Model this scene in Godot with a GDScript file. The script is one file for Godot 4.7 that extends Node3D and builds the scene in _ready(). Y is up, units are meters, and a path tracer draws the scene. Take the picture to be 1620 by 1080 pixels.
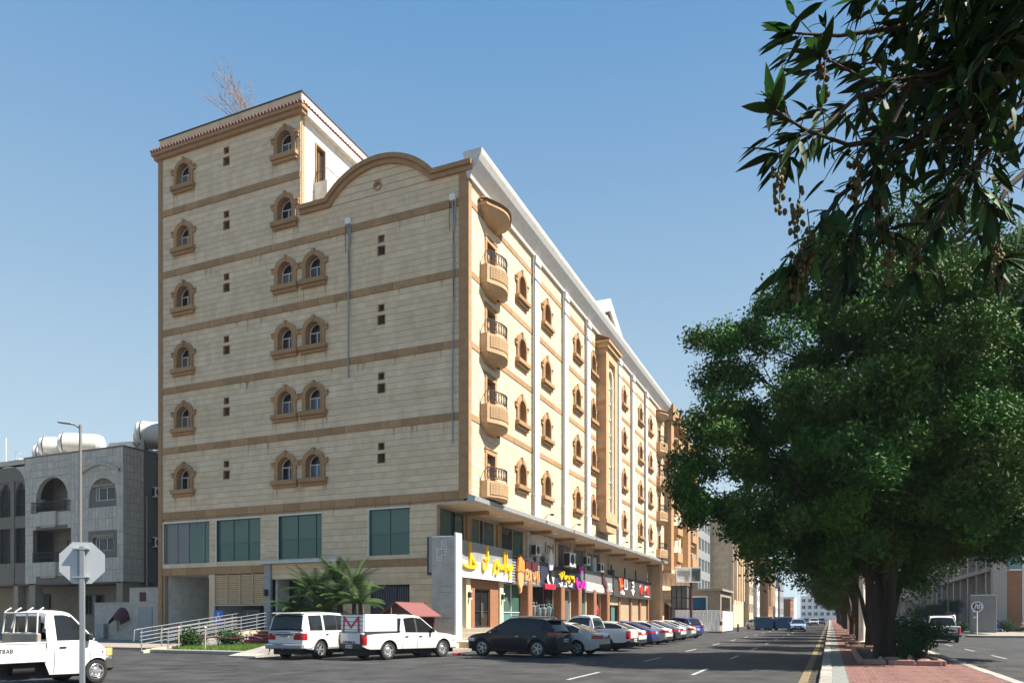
extends Node3D
# Apartment block on a street corner, seen from the planted median. -Z runs up the street, -X to the left.

const ID := Transform3D.IDENTITY
var M := {}
var names := {}
var rng := RandomNumberGenerator.new()
var cache := {}

class B:
	var v := PackedVector3Array()
	var n := PackedVector3Array()
	var c := PackedColorArray()
	var uv := PackedVector2Array()
	var col := Color(1, 1, 1)
	var coloured := false
	func tri(a: Vector3, b: Vector3, d: Vector3) -> void:
		var k := (b - a).cross(d - a).normalized()
		for p in [a, d, b]:
			v.append(p); n.append(k)
			if coloured: c.append(col)
	func tri3(a: Vector3, b: Vector3, d: Vector3, na: Vector3, nb: Vector3, nd: Vector3) -> void:
		v.append(a); v.append(d); v.append(b)
		n.append(na); n.append(nd); n.append(nb)
		if coloured:
			for i in 3: c.append(col)
	func quad(a: Vector3, b: Vector3, d: Vector3, e: Vector3) -> void:
		tri(a, b, d); tri(a, d, e)
	func box(at: Vector3, s: Vector3, t := Transform3D.IDENTITY) -> void:
		var h := s * 0.5
		var p := []
		for i in 8:
			p.append(t * (at + Vector3(h.x if i & 1 else -h.x, h.y if i & 2 else -h.y, h.z if i & 4 else -h.z)))
		quad(p[4], p[5], p[7], p[6]); quad(p[1], p[0], p[2], p[3])
		quad(p[5], p[1], p[3], p[7]); quad(p[0], p[4], p[6], p[2])
		quad(p[6], p[7], p[3], p[2]); quad(p[0], p[1], p[5], p[4])
	func bx(x0: float, x1: float, y0: float, y1: float, z0: float, z1: float, t := Transform3D.IDENTITY) -> void:
		box(Vector3((x0 + x1) / 2, (y0 + y1) / 2, (z0 + z1) / 2), Vector3(absf(x1 - x0), absf(y1 - y0), absf(z1 - z0)), t)
	# a box whose edges are chamfered by r
	func cbox(at: Vector3, s: Vector3, r: float, t := Transform3D.IDENTITY) -> void:
		var h := s * 0.5
		var f := []
		for ax in 3:
			for sg in [-1.0, 1.0]:
				var a := Vector3.ZERO; a[ax] = sg
				var b := Vector3.ZERO; b[(ax + 1) % 3] = 1.0
				var d := Vector3.ZERO; d[(ax + 2) % 3] = 1.0
				var hb: float = h[(ax + 1) % 3] - r
				var hd: float = h[(ax + 2) % 3] - r
				var o := at + a * h[ax]
				var q := [t * (o - b * hb - d * hd), t * (o + b * hb - d * hd), t * (o + b * hb + d * hd), t * (o - b * hb + d * hd)]
				if sg > 0: quad(q[0], q[1], q[2], q[3])
				else: quad(q[3], q[2], q[1], q[0])
		for ax in 3:
			var i1 := (ax + 1) % 3
			var i2 := (ax + 2) % 3
			for s1 in [-1.0, 1.0]:
				for s2 in [-1.0, 1.0]:
					var e0 := Vector3.ZERO; var e1 := Vector3.ZERO
					e0[i1] = s1 * h[i1]; e0[i2] = s2 * (h[i2] - r)
					e1[i1] = s1 * (h[i1] - r); e1[i2] = s2 * h[i2]
					var l := Vector3.ZERO; l[ax] = h[ax] - r
					var q := [t * (at + e0 - l), t * (at + e0 + l), t * (at + e1 + l), t * (at + e1 - l)]
					if s1 * s2 < 0: quad(q[0], q[1], q[2], q[3])
					else: quad(q[3], q[2], q[1], q[0])
	# flat polygon pushed from z0 to z1
	func prism(poly: PackedVector2Array, z0: float, z1: float, t := Transform3D.IDENTITY) -> void:
		var pl := poly
		if Geometry2D.is_polygon_clockwise(pl):
			pl = pl.duplicate(); pl.reverse()
		var ix := Geometry2D.triangulate_polygon(pl)
		for i in range(0, ix.size(), 3):
			var a := pl[ix[i]]; var b := pl[ix[i + 1]]; var d := pl[ix[i + 2]]
			if (b - a).cross(d - a) < 0:
				var k := b; b = d; d = k
			tri(t * Vector3(a.x, a.y, z1), t * Vector3(b.x, b.y, z1), t * Vector3(d.x, d.y, z1))
			tri(t * Vector3(a.x, a.y, z0), t * Vector3(d.x, d.y, z0), t * Vector3(b.x, b.y, z0))
		for i in pl.size():
			var a := pl[i]; var b := pl[(i + 1) % pl.size()]
			quad(t * Vector3(a.x, a.y, z0), t * Vector3(b.x, b.y, z0), t * Vector3(b.x, b.y, z1), t * Vector3(a.x, a.y, z1))
	# strip between two outlines of equal length (open), front at z1; inner side goes back to zi, outer side to zo
	func ring(o: PackedVector2Array, i: PackedVector2Array, z1: float, zo: float, zi: float, t := Transform3D.IDENTITY) -> void:
		for k in o.size() - 1:
			quad(t * Vector3(o[k].x, o[k].y, z1), t * Vector3(i[k].x, i[k].y, z1), t * Vector3(i[k + 1].x, i[k + 1].y, z1), t * Vector3(o[k + 1].x, o[k + 1].y, z1))
			quad(t * Vector3(o[k].x, o[k].y, zo), t * Vector3(o[k].x, o[k].y, z1), t * Vector3(o[k + 1].x, o[k + 1].y, z1), t * Vector3(o[k + 1].x, o[k + 1].y, zo))
			quad(t * Vector3(i[k].x, i[k].y, z1), t * Vector3(i[k].x, i[k].y, zi), t * Vector3(i[k + 1].x, i[k + 1].y, zi), t * Vector3(i[k + 1].x, i[k + 1].y, z1))
	func grid(p: Array, closed := false) -> void:   # rows of points, smooth normals
		var nr := p.size(); var nc: int = p[0].size()
		var q := []
		for r in nr:
			var row := PackedVector3Array()
			for k in nc:
				var a: Vector3 = p[mini(r + 1, nr - 1)][k] - p[maxi(r - 1, 0)][k]
				var k1 := (k + 1) % nc if closed else mini(k + 1, nc - 1)
				var k0 := (k + nc - 1) % nc if closed else maxi(k - 1, 0)
				var b: Vector3 = p[r][k1] - p[r][k0]
				row.append(b.cross(a).normalized())
			q.append(row)
		for r in nr - 1:
			for k in (nc if closed else nc - 1):
				var k2 := (k + 1) % nc
				tri3(p[r][k], p[r][k2], p[r + 1][k2], q[r][k], q[r][k2], q[r + 1][k2])
				tri3(p[r][k], p[r + 1][k2], p[r + 1][k], q[r][k], q[r + 1][k2], q[r + 1][k])
	func tube(pts: Array, r: float, sides := 6, r1 := -1.0, t := Transform3D.IDENTITY) -> void:
		var rows := []
		var ref := Vector3.UP
		for i in pts.size():
			var d: Vector3 = (pts[mini(i + 1, pts.size() - 1)] - pts[maxi(i - 1, 0)]).normalized()
			if i == 0 and absf(d.dot(ref)) > 0.9: ref = Vector3.RIGHT
			var x := (ref - d * ref.dot(d)).normalized()
			ref = x
			var y := d.cross(x)
			var rr := r if r1 < 0 else lerpf(r, r1, float(i) / (pts.size() - 1))
			var row := PackedVector3Array()
			for k in sides:
				var a := TAU * k / sides
				row.append(t * (pts[i] + (x * cos(a) + y * sin(a)) * rr))
			rows.append(row)
		grid(rows, true)
		for e in [0, pts.size() - 1]:
			var m: Vector3 = t * pts[e]
			for k in sides:
				if e == 0: tri(m, rows[0][(k + 1) % sides], rows[0][k])
				else: tri(m, rows[e][k], rows[e][(k + 1) % sides])
	func lathe(prof: Array, segs: int, t := Transform3D.IDENTITY) -> void:   # [radius, height] up the y axis
		for i in prof.size() - 1:
			var a: Vector2 = prof[i]; var b: Vector2 = prof[i + 1]
			var d := b - a
			var nn := Vector2(d.y, -d.x).normalized()
			for k in segs:
				var c0 := Vector3(cos(TAU * k / segs), 0, -sin(TAU * k / segs))
				var c1 := Vector3(cos(TAU * (k + 1) / segs), 0, -sin(TAU * (k + 1) / segs))
				var n0 := (t.basis * (c0 * nn.x + Vector3.UP * nn.y)).normalized()
				var n1 := (t.basis * (c1 * nn.x + Vector3.UP * nn.y)).normalized()
				var p00 := t * (c0 * a.x + Vector3.UP * a.y); var p01 := t * (c1 * a.x + Vector3.UP * a.y)
				var p10 := t * (c0 * b.x + Vector3.UP * b.y); var p11 := t * (c1 * b.x + Vector3.UP * b.y)
				tri3(p00, p01, p11, n0, n1, n1)
				tri3(p00, p11, p10, n0, n1, n0)
	func blob(at: Vector3, s: Vector3, t := Transform3D.IDENTITY, seg := 8) -> void:
		var rows := []
		for i in 6:
			var a := -PI / 2 + PI * i / 5
			var row := PackedVector3Array()
			for k in seg:
				var w := TAU * k / seg
				row.append(t * (at + Vector3(cos(a) * cos(w) * s.x, sin(a) * s.y, -cos(a) * sin(w) * s.z)))
			rows.append(row)
		grid(rows, true)
	func mesh() -> ArrayMesh:
		var a := []
		a.resize(Mesh.ARRAY_MAX)
		a[Mesh.ARRAY_VERTEX] = v
		a[Mesh.ARRAY_NORMAL] = n
		if coloured: a[Mesh.ARRAY_COLOR] = c
		if uv.size() == v.size() and uv.size() > 0: a[Mesh.ARRAY_TEX_UV] = uv
		var m := ArrayMesh.new()
		m.add_surface_from_arrays(Mesh.PRIMITIVE_TRIANGLES, a)
		return m

func numbered(called: String) -> String:
	var k: int = names.get(called, 0)
	names[called] = k + 1
	return called if k == 0 else "%s_%03d" % [called, k]
func tag(o: Node, label: String, category: String, group := "") -> void:
	o.set_meta("label", label); o.set_meta("category", category)
	if group != "": o.set_meta("group", group)
func thing(called: String, label: String, category: String, at := Vector3.ZERO, turn := 0.0, group := "") -> Node3D:
	var o := Node3D.new()
	o.name = numbered(called); add_child(o)
	o.position = at; o.rotation.y = turn
	tag(o, label, category, group)
	return o
func piece(called: String, mesh: Mesh, m: Material, parent: Node, t := ID) -> MeshInstance3D:
	var o := MeshInstance3D.new()
	o.name = called; o.mesh = mesh; o.material_override = m; o.transform = t
	parent.add_child(o, true)
	return o
func part(called: String, b: B, m: Material, parent: Node, t := ID) -> MeshInstance3D:
	return piece(called, b.mesh(), m, parent, t)
func solo(called: String, b: B, m: Material, label: String, category: String, t := ID, group := "") -> MeshInstance3D:
	var o := piece(numbered(called), b.mesh(), m, self, t)
	tag(o, label, category, group)
	return o
func struct(called: String, b: B, m: Material) -> MeshInstance3D:
	var o := piece(numbered(called), b.mesh(), m, self)
	o.set_meta("kind", "structure")
	return o
func stuff(o: Node) -> Node:
	o.set_meta("kind", "stuff"); return o
func dup(o: Node3D, at: Vector3, turn: float, label: String, base := "") -> Node3D:
	var r: Node3D = o.duplicate()
	r.name = numbered(base if base != "" else str(o.name).rstrip("0123456789").trim_suffix("_")); add_child(r)
	r.position = at; r.rotation.y = turn
	r.set_meta("label", label)
	return r
func multi(called: String, mesh: Mesh, m: Material, xs: Array, cols: Array, parent: Node) -> MultiMeshInstance3D:
	var mm := MultiMesh.new()
	mm.transform_format = MultiMesh.TRANSFORM_3D
	mm.use_colors = cols.size() > 0
	mm.mesh = mesh
	mm.instance_count = xs.size()
	for i in xs.size():
		mm.set_instance_transform(i, xs[i])
		if cols.size(): mm.set_instance_color(i, cols[i])
	var o := MultiMeshInstance3D.new()
	o.name = called; o.multimesh = mm; o.material_override = m
	parent.add_child(o, true)
	return o
func lin(r: float, g: float, b: float) -> Color:
	return Color(r, g, b).linear_to_srgb()
func V(x: float, y: float, z: float) -> Vector3:
	return Vector3(x, y, z)
func P(a: Array) -> PackedVector2Array:
	var r := PackedVector2Array()
	for i in range(0, a.size(), 2): r.append(Vector2(a[i], a[i + 1]))
	return r
func move(x: float, y: float, z: float, turn := 0.0) -> Transform3D:
	return Transform3D(Basis(Vector3.UP, turn), Vector3(x, y, z))

var noises := {}
func noise_tex(key: String, freq: float, oct: int, lo: Color, hi: Color, seed_ := 1, kind := FastNoiseLite.TYPE_SIMPLEX_SMOOTH) -> NoiseTexture2D:
	if noises.has(key): return noises[key]
	var f := FastNoiseLite.new()
	f.seed = seed_; f.frequency = freq; f.fractal_octaves = oct; f.noise_type = kind; f.fractal_gain = 0.6
	var t := NoiseTexture2D.new()
	t.width = 512; t.height = 512; t.seamless = true; t.noise = f
	var g := Gradient.new()
	g.set_color(0, lo); g.set_color(1, hi)
	t.color_ramp = g
	noises[key] = t
	return t
func mat(key: String, c: Color, rough := 0.8, metal := 0.0, tex: Texture2D = null, scale := 0.3, bump: Texture2D = null, bs := 1.0) -> StandardMaterial3D:
	var m := StandardMaterial3D.new()
	m.resource_name = key
	m.albedo_color = c; m.roughness = rough; m.metallic = metal
	if tex:
		m.albedo_texture = tex
	if bump:
		m.heightmap_enabled = true; m.heightmap_texture = bump; m.heightmap_scale = bs
	if tex or bump:
		m.uv1_triplanar = true; m.uv1_world_triplanar = true
		m.uv1_scale = Vector3.ONE * scale
	m.cull_mode = BaseMaterial3D.CULL_DISABLED
	M[key] = m
	return m
func paint(key: String, c: Color) -> StandardMaterial3D:
	var m := mat(key, c, 0.3)
	m.clearcoat_enabled = true; m.clearcoat = 0.7; m.clearcoat_roughness = 0.06
	return m
func glassy(key: String, c: Color) -> StandardMaterial3D:
	var m := mat(key, c, 0.06)
	m.metallic_specular = 0.5
	return m

func materials() -> void:
	var mott := noise_tex("mottle", 0.012, 6, Color(0.86, 0.85, 0.83), Color(1, 1, 1), 3)
	var fine := noise_tex("fine", 0.06, 4, Color(0.8, 0.8, 0.8), Color(1, 1, 1), 5)
	var rough := noise_tex("rough", 0.12, 4, Color(0.3, 0.3, 0.3), Color(1, 1, 1), 7)
	var aspt := noise_tex("aspt", 0.02, 7, Color(0.48, 0.48, 0.49), Color(1, 1, 1), 11)
	var tones := [[0.78, 0.615, 0.43], [0.755, 0.595, 0.41], [0.80, 0.635, 0.45], [0.765, 0.60, 0.41]]
	for i in 4:
		mat("stone%d" % i, lin(tones[i][0], tones[i][1], tones[i][2]), 0.85, 0, mott, 0.11 + 0.03 * i)
		M["stone%d" % i].uv1_scale = Vector3(0.10 + 0.02 * i, 0.035 + 0.01 * i, 0.10 + 0.02 * i)
	mat("joint", lin(0.46, 0.345, 0.235), 0.95, 0, mott, 0.5)
	for i in 3:
		mat("tan%d" % i, lin([0.43, 0.39, 0.47][i], [0.26, 0.235, 0.285][i], [0.13, 0.115, 0.145][i]), 0.85, 0, mott, 0.2 + 0.05 * i)
	for i in 2: mat("ochre%d" % i, lin([0.60, 0.56][i], [0.41, 0.375][i], [0.235, 0.21][i]), 0.85, 0, mott, 0.2)
	mat("white_render", lin(0.78, 0.765, 0.73), 0.8, 0, mott, 0.2)
	mat("white_stone", lin(0.74, 0.70, 0.62), 0.8, 0, mott, 0.25)
	mat("metal_white", lin(0.66, 0.655, 0.64), 0.5, 0, mott, 0.3)
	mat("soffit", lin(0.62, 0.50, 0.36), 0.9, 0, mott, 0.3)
	mat("frame_white", lin(0.78, 0.78, 0.76), 0.45)
	glassy("pane_dark", lin(0.018, 0.018, 0.02))
	glassy("pane_brown", lin(0.05, 0.038, 0.028))
	glassy("pane_blue", lin(0.03, 0.11, 0.32))
	glassy("pane_green", lin(0.045, 0.115, 0.088))
	glassy("pane_green2", lin(0.075, 0.135, 0.11))
	glassy("pane_teal", lin(0.10, 0.22, 0.21))
	glassy("pane_grey", lin(0.14, 0.15, 0.145))
	glassy("pane_net", lin(0.16, 0.15, 0.14))
	mat("black", lin(0.012, 0.012, 0.013), 0.7)
	mat("iron", lin(0.035, 0.033, 0.032), 0.55, 0.3)
	mat("dark_wood", lin(0.045, 0.026, 0.016), 0.6)
	mat("asphalt", lin(0.058, 0.057, 0.057), 0.92, 0, aspt, 0.055, rough, 0.6)
	mat("ground", lin(0.24, 0.20, 0.155), 0.95, 0, mott, 0.05)
	mat("sidewalk", lin(0.30, 0.265, 0.22), 0.9, 0, mott, 0.3, fine, 0.3)
	mat("line_white", lin(0.60, 0.60, 0.57), 0.8, 0, aspt, 0.8)
	mat("line_yellow", lin(0.36, 0.27, 0.14), 0.8, 0, aspt, 0.8)
	for i in 3:
		mat("kerb%d" % i, lin(0.40 - 0.05 * i, 0.38 - 0.05 * i, 0.345 - 0.045 * i), 0.9, 0, mott, 0.6, fine, 0.4)
	mat("kerb_grey", lin(0.22, 0.235, 0.22), 0.9, 0, mott, 0.6, fine, 0.3)
	mat("planter", lin(0.36, 0.21, 0.165), 0.9, 0, mott, 0.7, fine, 0.3)
	mat("soil", lin(0.075, 0.055, 0.04), 1.0, 0, mott, 1.0, rough, 2.0)
	mat("bark", lin(0.06, 0.045, 0.032), 0.95, 0, mott, 1.4, rough, 4.0)
	mat("terracotta", lin(0.33, 0.15, 0.075), 0.75, 0, mott, 0.4)
	mat("tile_red", lin(0.22, 0.055, 0.035), 0.8, 0, mott, 0.8)
	mat("tile_tan", lin(0.20, 0.11, 0.055), 0.85, 0, mott, 0.8)
	mat("hut_red", lin(0.13, 0.016, 0.02), 0.55, 0, fine, 0.8)
	mat("hut_roof", lin(0.24, 0.085, 0.08), 0.6, 0, fine, 0.6)
	mat("steel", lin(0.50, 0.50, 0.50), 0.3, 0.8)
	mat("galv", lin(0.36, 0.38, 0.40), 0.45, 0.4, fine, 1.5)
	mat("galv_light", lin(0.50, 0.51, 0.52), 0.5, 0.2, mott, 0.3)
	mat("pole_grey", lin(0.19, 0.19, 0.18), 0.6, 0.2)
	mat("panel_grey", lin(0.47, 0.445, 0.415), 0.55, 0, mott, 0.2)
	mat("panel_light", lin(0.34, 0.35, 0.37), 0.5, 0, mott, 0.3)
	mat("panel_white", lin(0.76, 0.76, 0.76), 0.4)
	mat("yellow", lin(0.85, 0.52, 0.02), 0.45)
	mat("orange", lin(0.80, 0.27, 0.05), 0.5)
	mat("red", lin(0.62, 0.03, 0.015), 0.45)
	mat("crimson", lin(0.48, 0.015, 0.05), 0.5)
	mat("magenta", lin(0.55, 0.03, 0.38), 0.5)
	mat("navy_panel", lin(0.03, 0.034, 0.06), 0.5)
	mat("charcoal", lin(0.07, 0.065, 0.062), 0.6, 0, mott, 0.3)
	mat("sign_grey", lin(0.21, 0.21, 0.215), 0.5, 0, mott, 0.3)
	mat("shutter", lin(0.46, 0.36, 0.245), 0.7, 0, mott, 0.3)
	mat("villa_tile0", lin(0.60, 0.555, 0.49), 0.7, 0, mott, 0.35)
	mat("villa_tile1", lin(0.56, 0.515, 0.455), 0.7, 0, mott, 0.4)
	mat("villa_tile2", lin(0.63, 0.58, 0.515), 0.7, 0, mott, 0.3)
	mat("villa_joint", lin(0.17, 0.155, 0.14), 0.95)
	mat("villa_dark", lin(0.22, 0.195, 0.165), 0.85, 0, mott, 0.4)
	mat("villa_beige", lin(0.36, 0.31, 0.245), 0.9, 0, mott, 0.3)
	mat("tank", lin(0.76, 0.75, 0.71), 0.6, 0, mott, 0.5)
	mat("tank_beige", lin(0.56, 0.47, 0.35), 0.6, 0, mott, 0.5)
	mat("compound", lin(0.50, 0.465, 0.415), 0.9, 0, mott, 0.25)
	mat("compound_grey", lin(0.16, 0.155, 0.145), 0.9, 0, mott, 0.4)
	mat("maroon", lin(0.085, 0.016, 0.025), 0.7)
	mat("blue_sign", lin(0.02, 0.13, 0.50), 0.5)
	mat("grass", lin(0.085, 0.17, 0.03), 0.9)
	M["grass"].backlight_enabled = true; M["grass"].backlight = Color(0.15, 0.3, 0.05)
	mat("tyre", lin(0.016, 0.016, 0.017), 0.85)
	mat("rim", lin(0.52, 0.52, 0.53), 0.3, 0.75)
	mat("rim_dark", lin(0.06, 0.06, 0.062), 0.5)
	mat("trim", lin(0.022, 0.022, 0.024), 0.6)
	mat("chrome", lin(0.68, 0.68, 0.68), 0.15, 0.95)
	mat("plate", lin(0.62, 0.62, 0.58), 0.5)
	glassy("car_glass", lin(0.014, 0.016, 0.018))
	glassy("tail", lin(0.34, 0.012, 0.014))
	glassy("lamp", lin(0.55, 0.56, 0.57))
	glassy("lamp_amber", lin(0.58, 0.44, 0.17))
	paint("car_white", lin(0.64, 0.64, 0.63))
	paint("car_silver", lin(0.52, 0.51, 0.49))
	paint("car_black", lin(0.011, 0.013, 0.021))
	M["car_black"].clearcoat = 0.35; M["car_black"].metallic_specular = 0.3
	paint("car_blue", lin(0.02, 0.045, 0.24))
	paint("car_navy", lin(0.014, 0.018, 0.05))
	paint("car_sky", lin(0.22, 0.33, 0.58))
	mat("dumpster", lin(0.02, 0.075, 0.17), 0.6, 0, mott, 0.5)
	for k in [["leaf", 0.055, 0.105, 0.022, 0.20], ["leaf_near", 0.022, 0.05, 0.014, 0.10], ["palm_leaf", 0.07, 0.14, 0.035, 0.2]]:
		var m := mat(k[0], Color(1, 1, 1), 0.62)
		m.vertex_color_use_as_albedo = true
		m.backlight_enabled = true
		m.metallic_specular = 0.3
		m.backlight = lin(k[1] * k[4] * 5.0, k[2] * k[4] * 5.0, k[3] * k[4] * 3.0)
	mat("twig", lin(0.05, 0.036, 0.022), 0.9)
	mat("pod", lin(0.09, 0.075, 0.02), 0.7)
	mat("pod_brown", lin(0.06, 0.034, 0.018), 0.7)
	mat("dead_twig", lin(0.22, 0.165, 0.155), 0.9)
	mat("brick_paving", lin(0.28, 0.145, 0.12), 0.9, 0, paving_tex(), 1.0, fine, 0.3)
	var dm := mat("drip", Color(0.16, 0.11, 0.065, 0.22), 0.9)
	dm.transparency = BaseMaterial3D.TRANSPARENCY_ALPHA
	mat("curtain", lin(0.10, 0.10, 0.13), 0.8)

# red interlocking pavers: tone per block and a dark joint, one tile is 1.6 m
func paving_tex() -> ImageTexture:
	var r := RandomNumberGenerator.new(); r.seed = 8
	var im := Image.create(512, 512, false, Image.FORMAT_RGB8)
	for row in 16:
		for cl in 8:
			var k := r.randf_range(0.72, 1.0)
			var x0 := cl * 64 + (32 if row % 2 else 0)
			for part_ in [x0, x0 - 512]:
				im.fill_rect(Rect2i(part_ + 2, row * 32 + 2, 60, 28), Color(k, k * r.randf_range(0.93, 1.0), k * 0.97))
	for y in 512:
		for x in 512:
			var p := im.get_pixel(x, y)
			if p.r < 0.05: p = Color(0.5, 0.45, 0.4)
			var j := r.randf_range(0.9, 1.0)
			im.set_pixel(x, y, Color(p.r * j, p.g * j, p.b * j))
	return ImageTexture.create_from_image(im)

func _ready() -> void:
	rng.seed = 20
	# camera: 1.7 m above the road at the edge of the median, looking up the left side of the street, lens shifted upwards
	var cam := Camera3D.new()
	cam.name = "camera"
	cam.projection = Camera3D.PROJECTION_FRUSTUM
	cam.keep_aspect = Camera3D.KEEP_HEIGHT
	cam.near = 0.1
	cam.size = 0.1 * 1080.0 / 1169.0
	cam.frustum_offset = Vector2(0, 0.1 * 436.0 / 1169.0)
	cam.far = 4000.0
	add_child(cam)
	cam.position = Vector3(0, 1.7, 0)
	cam.rotation.y = deg_to_rad(23.3)
	cam.current = true
	var sun_el := 54.0
	var sun_az := 11.0
	var sun := DirectionalLight3D.new()
	sun.name = "sun"
	add_child(sun)
	var sd := Vector3(cos(deg_to_rad(sun_el)) * cos(deg_to_rad(sun_az)), sin(deg_to_rad(sun_el)), -cos(deg_to_rad(sun_el)) * sin(deg_to_rad(sun_az)))
	sun.look_at_from_position(sd * 200.0, Vector3.ZERO)
	sun.light_energy = 1.28
	sun.light_color = Color(1.0, 0.965, 0.91)
	sun.light_angular_distance = 0.5
	sun.shadow_enabled = true
	var env := Environment.new()
	env.background_mode = Environment.BG_SKY
	var sky := Sky.new()
	var sm := ProceduralSkyMaterial.new()
	sm.sky_top_color = lin(0.003, 0.070, 0.185)
	sm.sky_horizon_color = lin(0.24, 0.295, 0.31)
	sm.sky_curve = 0.38
	sm.ground_bottom_color = lin(0.10, 0.09, 0.08)
	sm.ground_horizon_color = lin(0.205, 0.25, 0.30)
	sm.ground_curve = 0.02
	sm.sun_angle_max = 8.0
	sm.sky_energy_multiplier = 1.0
	sky.sky_material = sm
	env.sky = sky
	env.tonemap_mode = Environment.TONE_MAPPER_LINEAR
	env.tonemap_exposure = 3.0
	env.fog_enabled = true
	env.fog_density = 0.0002
	env.fog_light_color = Color(0.80, 0.87, 0.95)
	env.sdfgi_enabled = true; env.ssao_enabled = true; env.ssil_enabled = true
	var we := WorldEnvironment.new()
	we.name = "world_environment"
	we.environment = env
	add_child(we)

	materials()
	M["brick_paving"].uv1_scale = Vector3.ONE * 0.625
	build_ground()
	build_apartment_block()
	build_shops()
	build_entrance()
	build_villa()
	build_street_row()
	build_right_side()
	build_trees()
	build_vehicles()
	build_street_furniture()
	build_branch()

# ---------------------------------------------------------------- ground
func build_ground() -> void:
	var b := B.new()
	b.quad(V(-1500, -0.03, 300), V(1500, -0.03, 300), V(1500, -0.03, -2500), V(-1500, -0.03, -2500))
	struct("ground", b, M.ground)
	b = B.new()   # left carriageway with its parking bays
	b.quad(V(-15.6, 0.0, 60), V(-0.05, 0.0, 60), V(-0.05, 0.0, -900), V(-15.6, 0.0, -900))
	struct("road", b, M.asphalt)
	b = B.new()
	b.quad(V(4.2, 0.0, 60), V(13.4, 0.0, 60), V(13.4, 0.0, -900), V(4.2, 0.0, -900))
	b.quad(V(13.4, 0.0, -44), V(70, 0.0, -44), V(70, 0.0, -76.5), V(13.4, 0.0, -76.5))
	struct("road", b, M.asphalt)
	b = B.new()   # side street in front of the block
	b.quad(V(-160, 0.0, 40), V(-15.6, 0.0, 40), V(-15.6, 0.0, -34.6), V(-160, 0.0, -34.6))
	struct("road", b, M.asphalt)
	# painted marks
	for x in [-3.72, -6.55]:
		var z := -13.0 if x > -5 else -19.0
		for k in 16:
			var m := B.new()
			m.bx(x - 0.06, x + 0.06, 0.004, 0.006, z, z - 3.0)
			struct("lane_marking", m, M.line_white)
			z -= 9.0
	var zz := -14.0
	for k in 16:
		var m := B.new()
		m.bx(6.55, 6.67, 0.004, 0.006, zz, zz - 3.0)
		struct("lane_marking", m, M.line_white)
		zz -= 7.2
	var yl := B.new()
	yl.bx(-0.75, -0.53, 0.004, 0.006, -5, -600)
	struct("yellow_edge_line", yl, M.line_yellow)
	var wl := B.new()
	wl.bx(4.42, 4.54, 0.004, 0.006, -5, -600)
	struct("white_edge_line", wl, M.line_white)
	for k in 8:
		var m := B.new()
		m.bx(-14.2, -9.6, 0.004, 0.006, -33.4 - k * 3.1, -33.5 - k * 3.1)
		struct("parking_line", m, M.line_white)
	# median: core, red paving on top, kerb stones on both sides
	b = B.new()
	b.bx(0.03, 3.97, -0.02, 0.14, 0.5, -600)
	var md := struct("median", b, M.kerb_grey)
	b = B.new()
	b.bx(0.42, 3.92, 0.141, 0.15, 0.5, -600)
	part("brick_paving", b, M.brick_paving, md)
	b = B.new()
	b.bx(0.055, 0.418, 0.141, 0.147, 0.5, -600)
	part("edge_strip", b, M.kerb_grey, md)
	var ks := B.new()
	ks.cbox(V(0, 0.075, -0.495), V(0.3, 0.17, 0.985), 0.02)
	var kmesh := ks.mesh()
	var far_l := B.new()
	for side in 2:
		for k in 150:
			var x: float = -0.1 if side == 0 else 4.1
			var z := -10.0 - k
			if k < 55:
				piece("kerb_stone", kmesh, M["kerb%d" % rng.randi_range(0, 2)], md, move(x + rng.randf_range(-0.006, 0.006), rng.randf_range(-0.004, 0.004), z))
			else:
				far_l.bx(x - 0.15, x + 0.15, 0, 0.16, z, z - 0.985)
	far_l.bx(-0.25, 0.05, 0, 0.16, -160, -600)
	far_l.bx(3.95, 4.25, 0, 0.16, -160, -600)
	far_l.bx(-0.25, 0.05, 0, 0.16, 0.5, -9.985)
	far_l.bx(3.95, 4.25, 0, 0.16, 0.5, -9.985)
	stuff(part("far_kerb", far_l, M.kerb0, md))
	# raised pavement along the shops and further up, with its kerb
	b = B.new()
	b.bx(-19.9, -15.75, -0.02, 0.14, -34.6, -900)
	b.bx(-20.5, -15.75, -0.02, 0.14, -34.6, -35.4)
	var sw := struct("sidewalk", b, M.sidewalk)
	var fk := B.new()
	for k in 90:
		var z := -34.6 - k
		if k < 50: piece("kerb_stone", kmesh, M["kerb%d" % rng.randi_range(0, 2)], sw, move(-15.6, 0, z))
		else: fk.bx(-15.75, -15.45, 0, 0.16, z, z - 0.985)
	fk.bx(-15.75, -15.45, 0, 0.16, -124.6, -900)
	stuff(part("far_kerb", fk, M.kerb0, sw))
	# pavement to the left of the block
	b = B.new()
	b.bx(-160, -31.6, -0.02, 0.13, -27.4, -60)
	struct("sidewalk", b, M.sidewalk)
	# right-hand pavement and traffic island
	b = B.new()
	b.bx(13.4, 60, -0.02, 0.13, -76.5, -500)
	struct("sidewalk", b, M.sidewalk)
	b = B.new()
	b.prism(P([10.6, 73.0, 12.0, 71.8, 30.0, 74.5, 30.0, 76.6, 12.6, 76.6, 11.2, 75.4]), 0.0, 0.16, Transform3D(Basis(Vector3(1, 0, 0), Vector3(0, 0, -1), Vector3(0, 1, 0)), Vector3.ZERO))
	struct("traffic_island", b, M.sidewalk)
	# loose sand and leaf litter against the kerbs
	var cols := []; var xs := []
	var lm := B.new()
	lm.quad(V(-0.04, 0.004, 0.02), V(0.04, 0.004, 0.02), V(0.04, 0.008, -0.02), V(-0.04, 0.006, -0.02))
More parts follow.
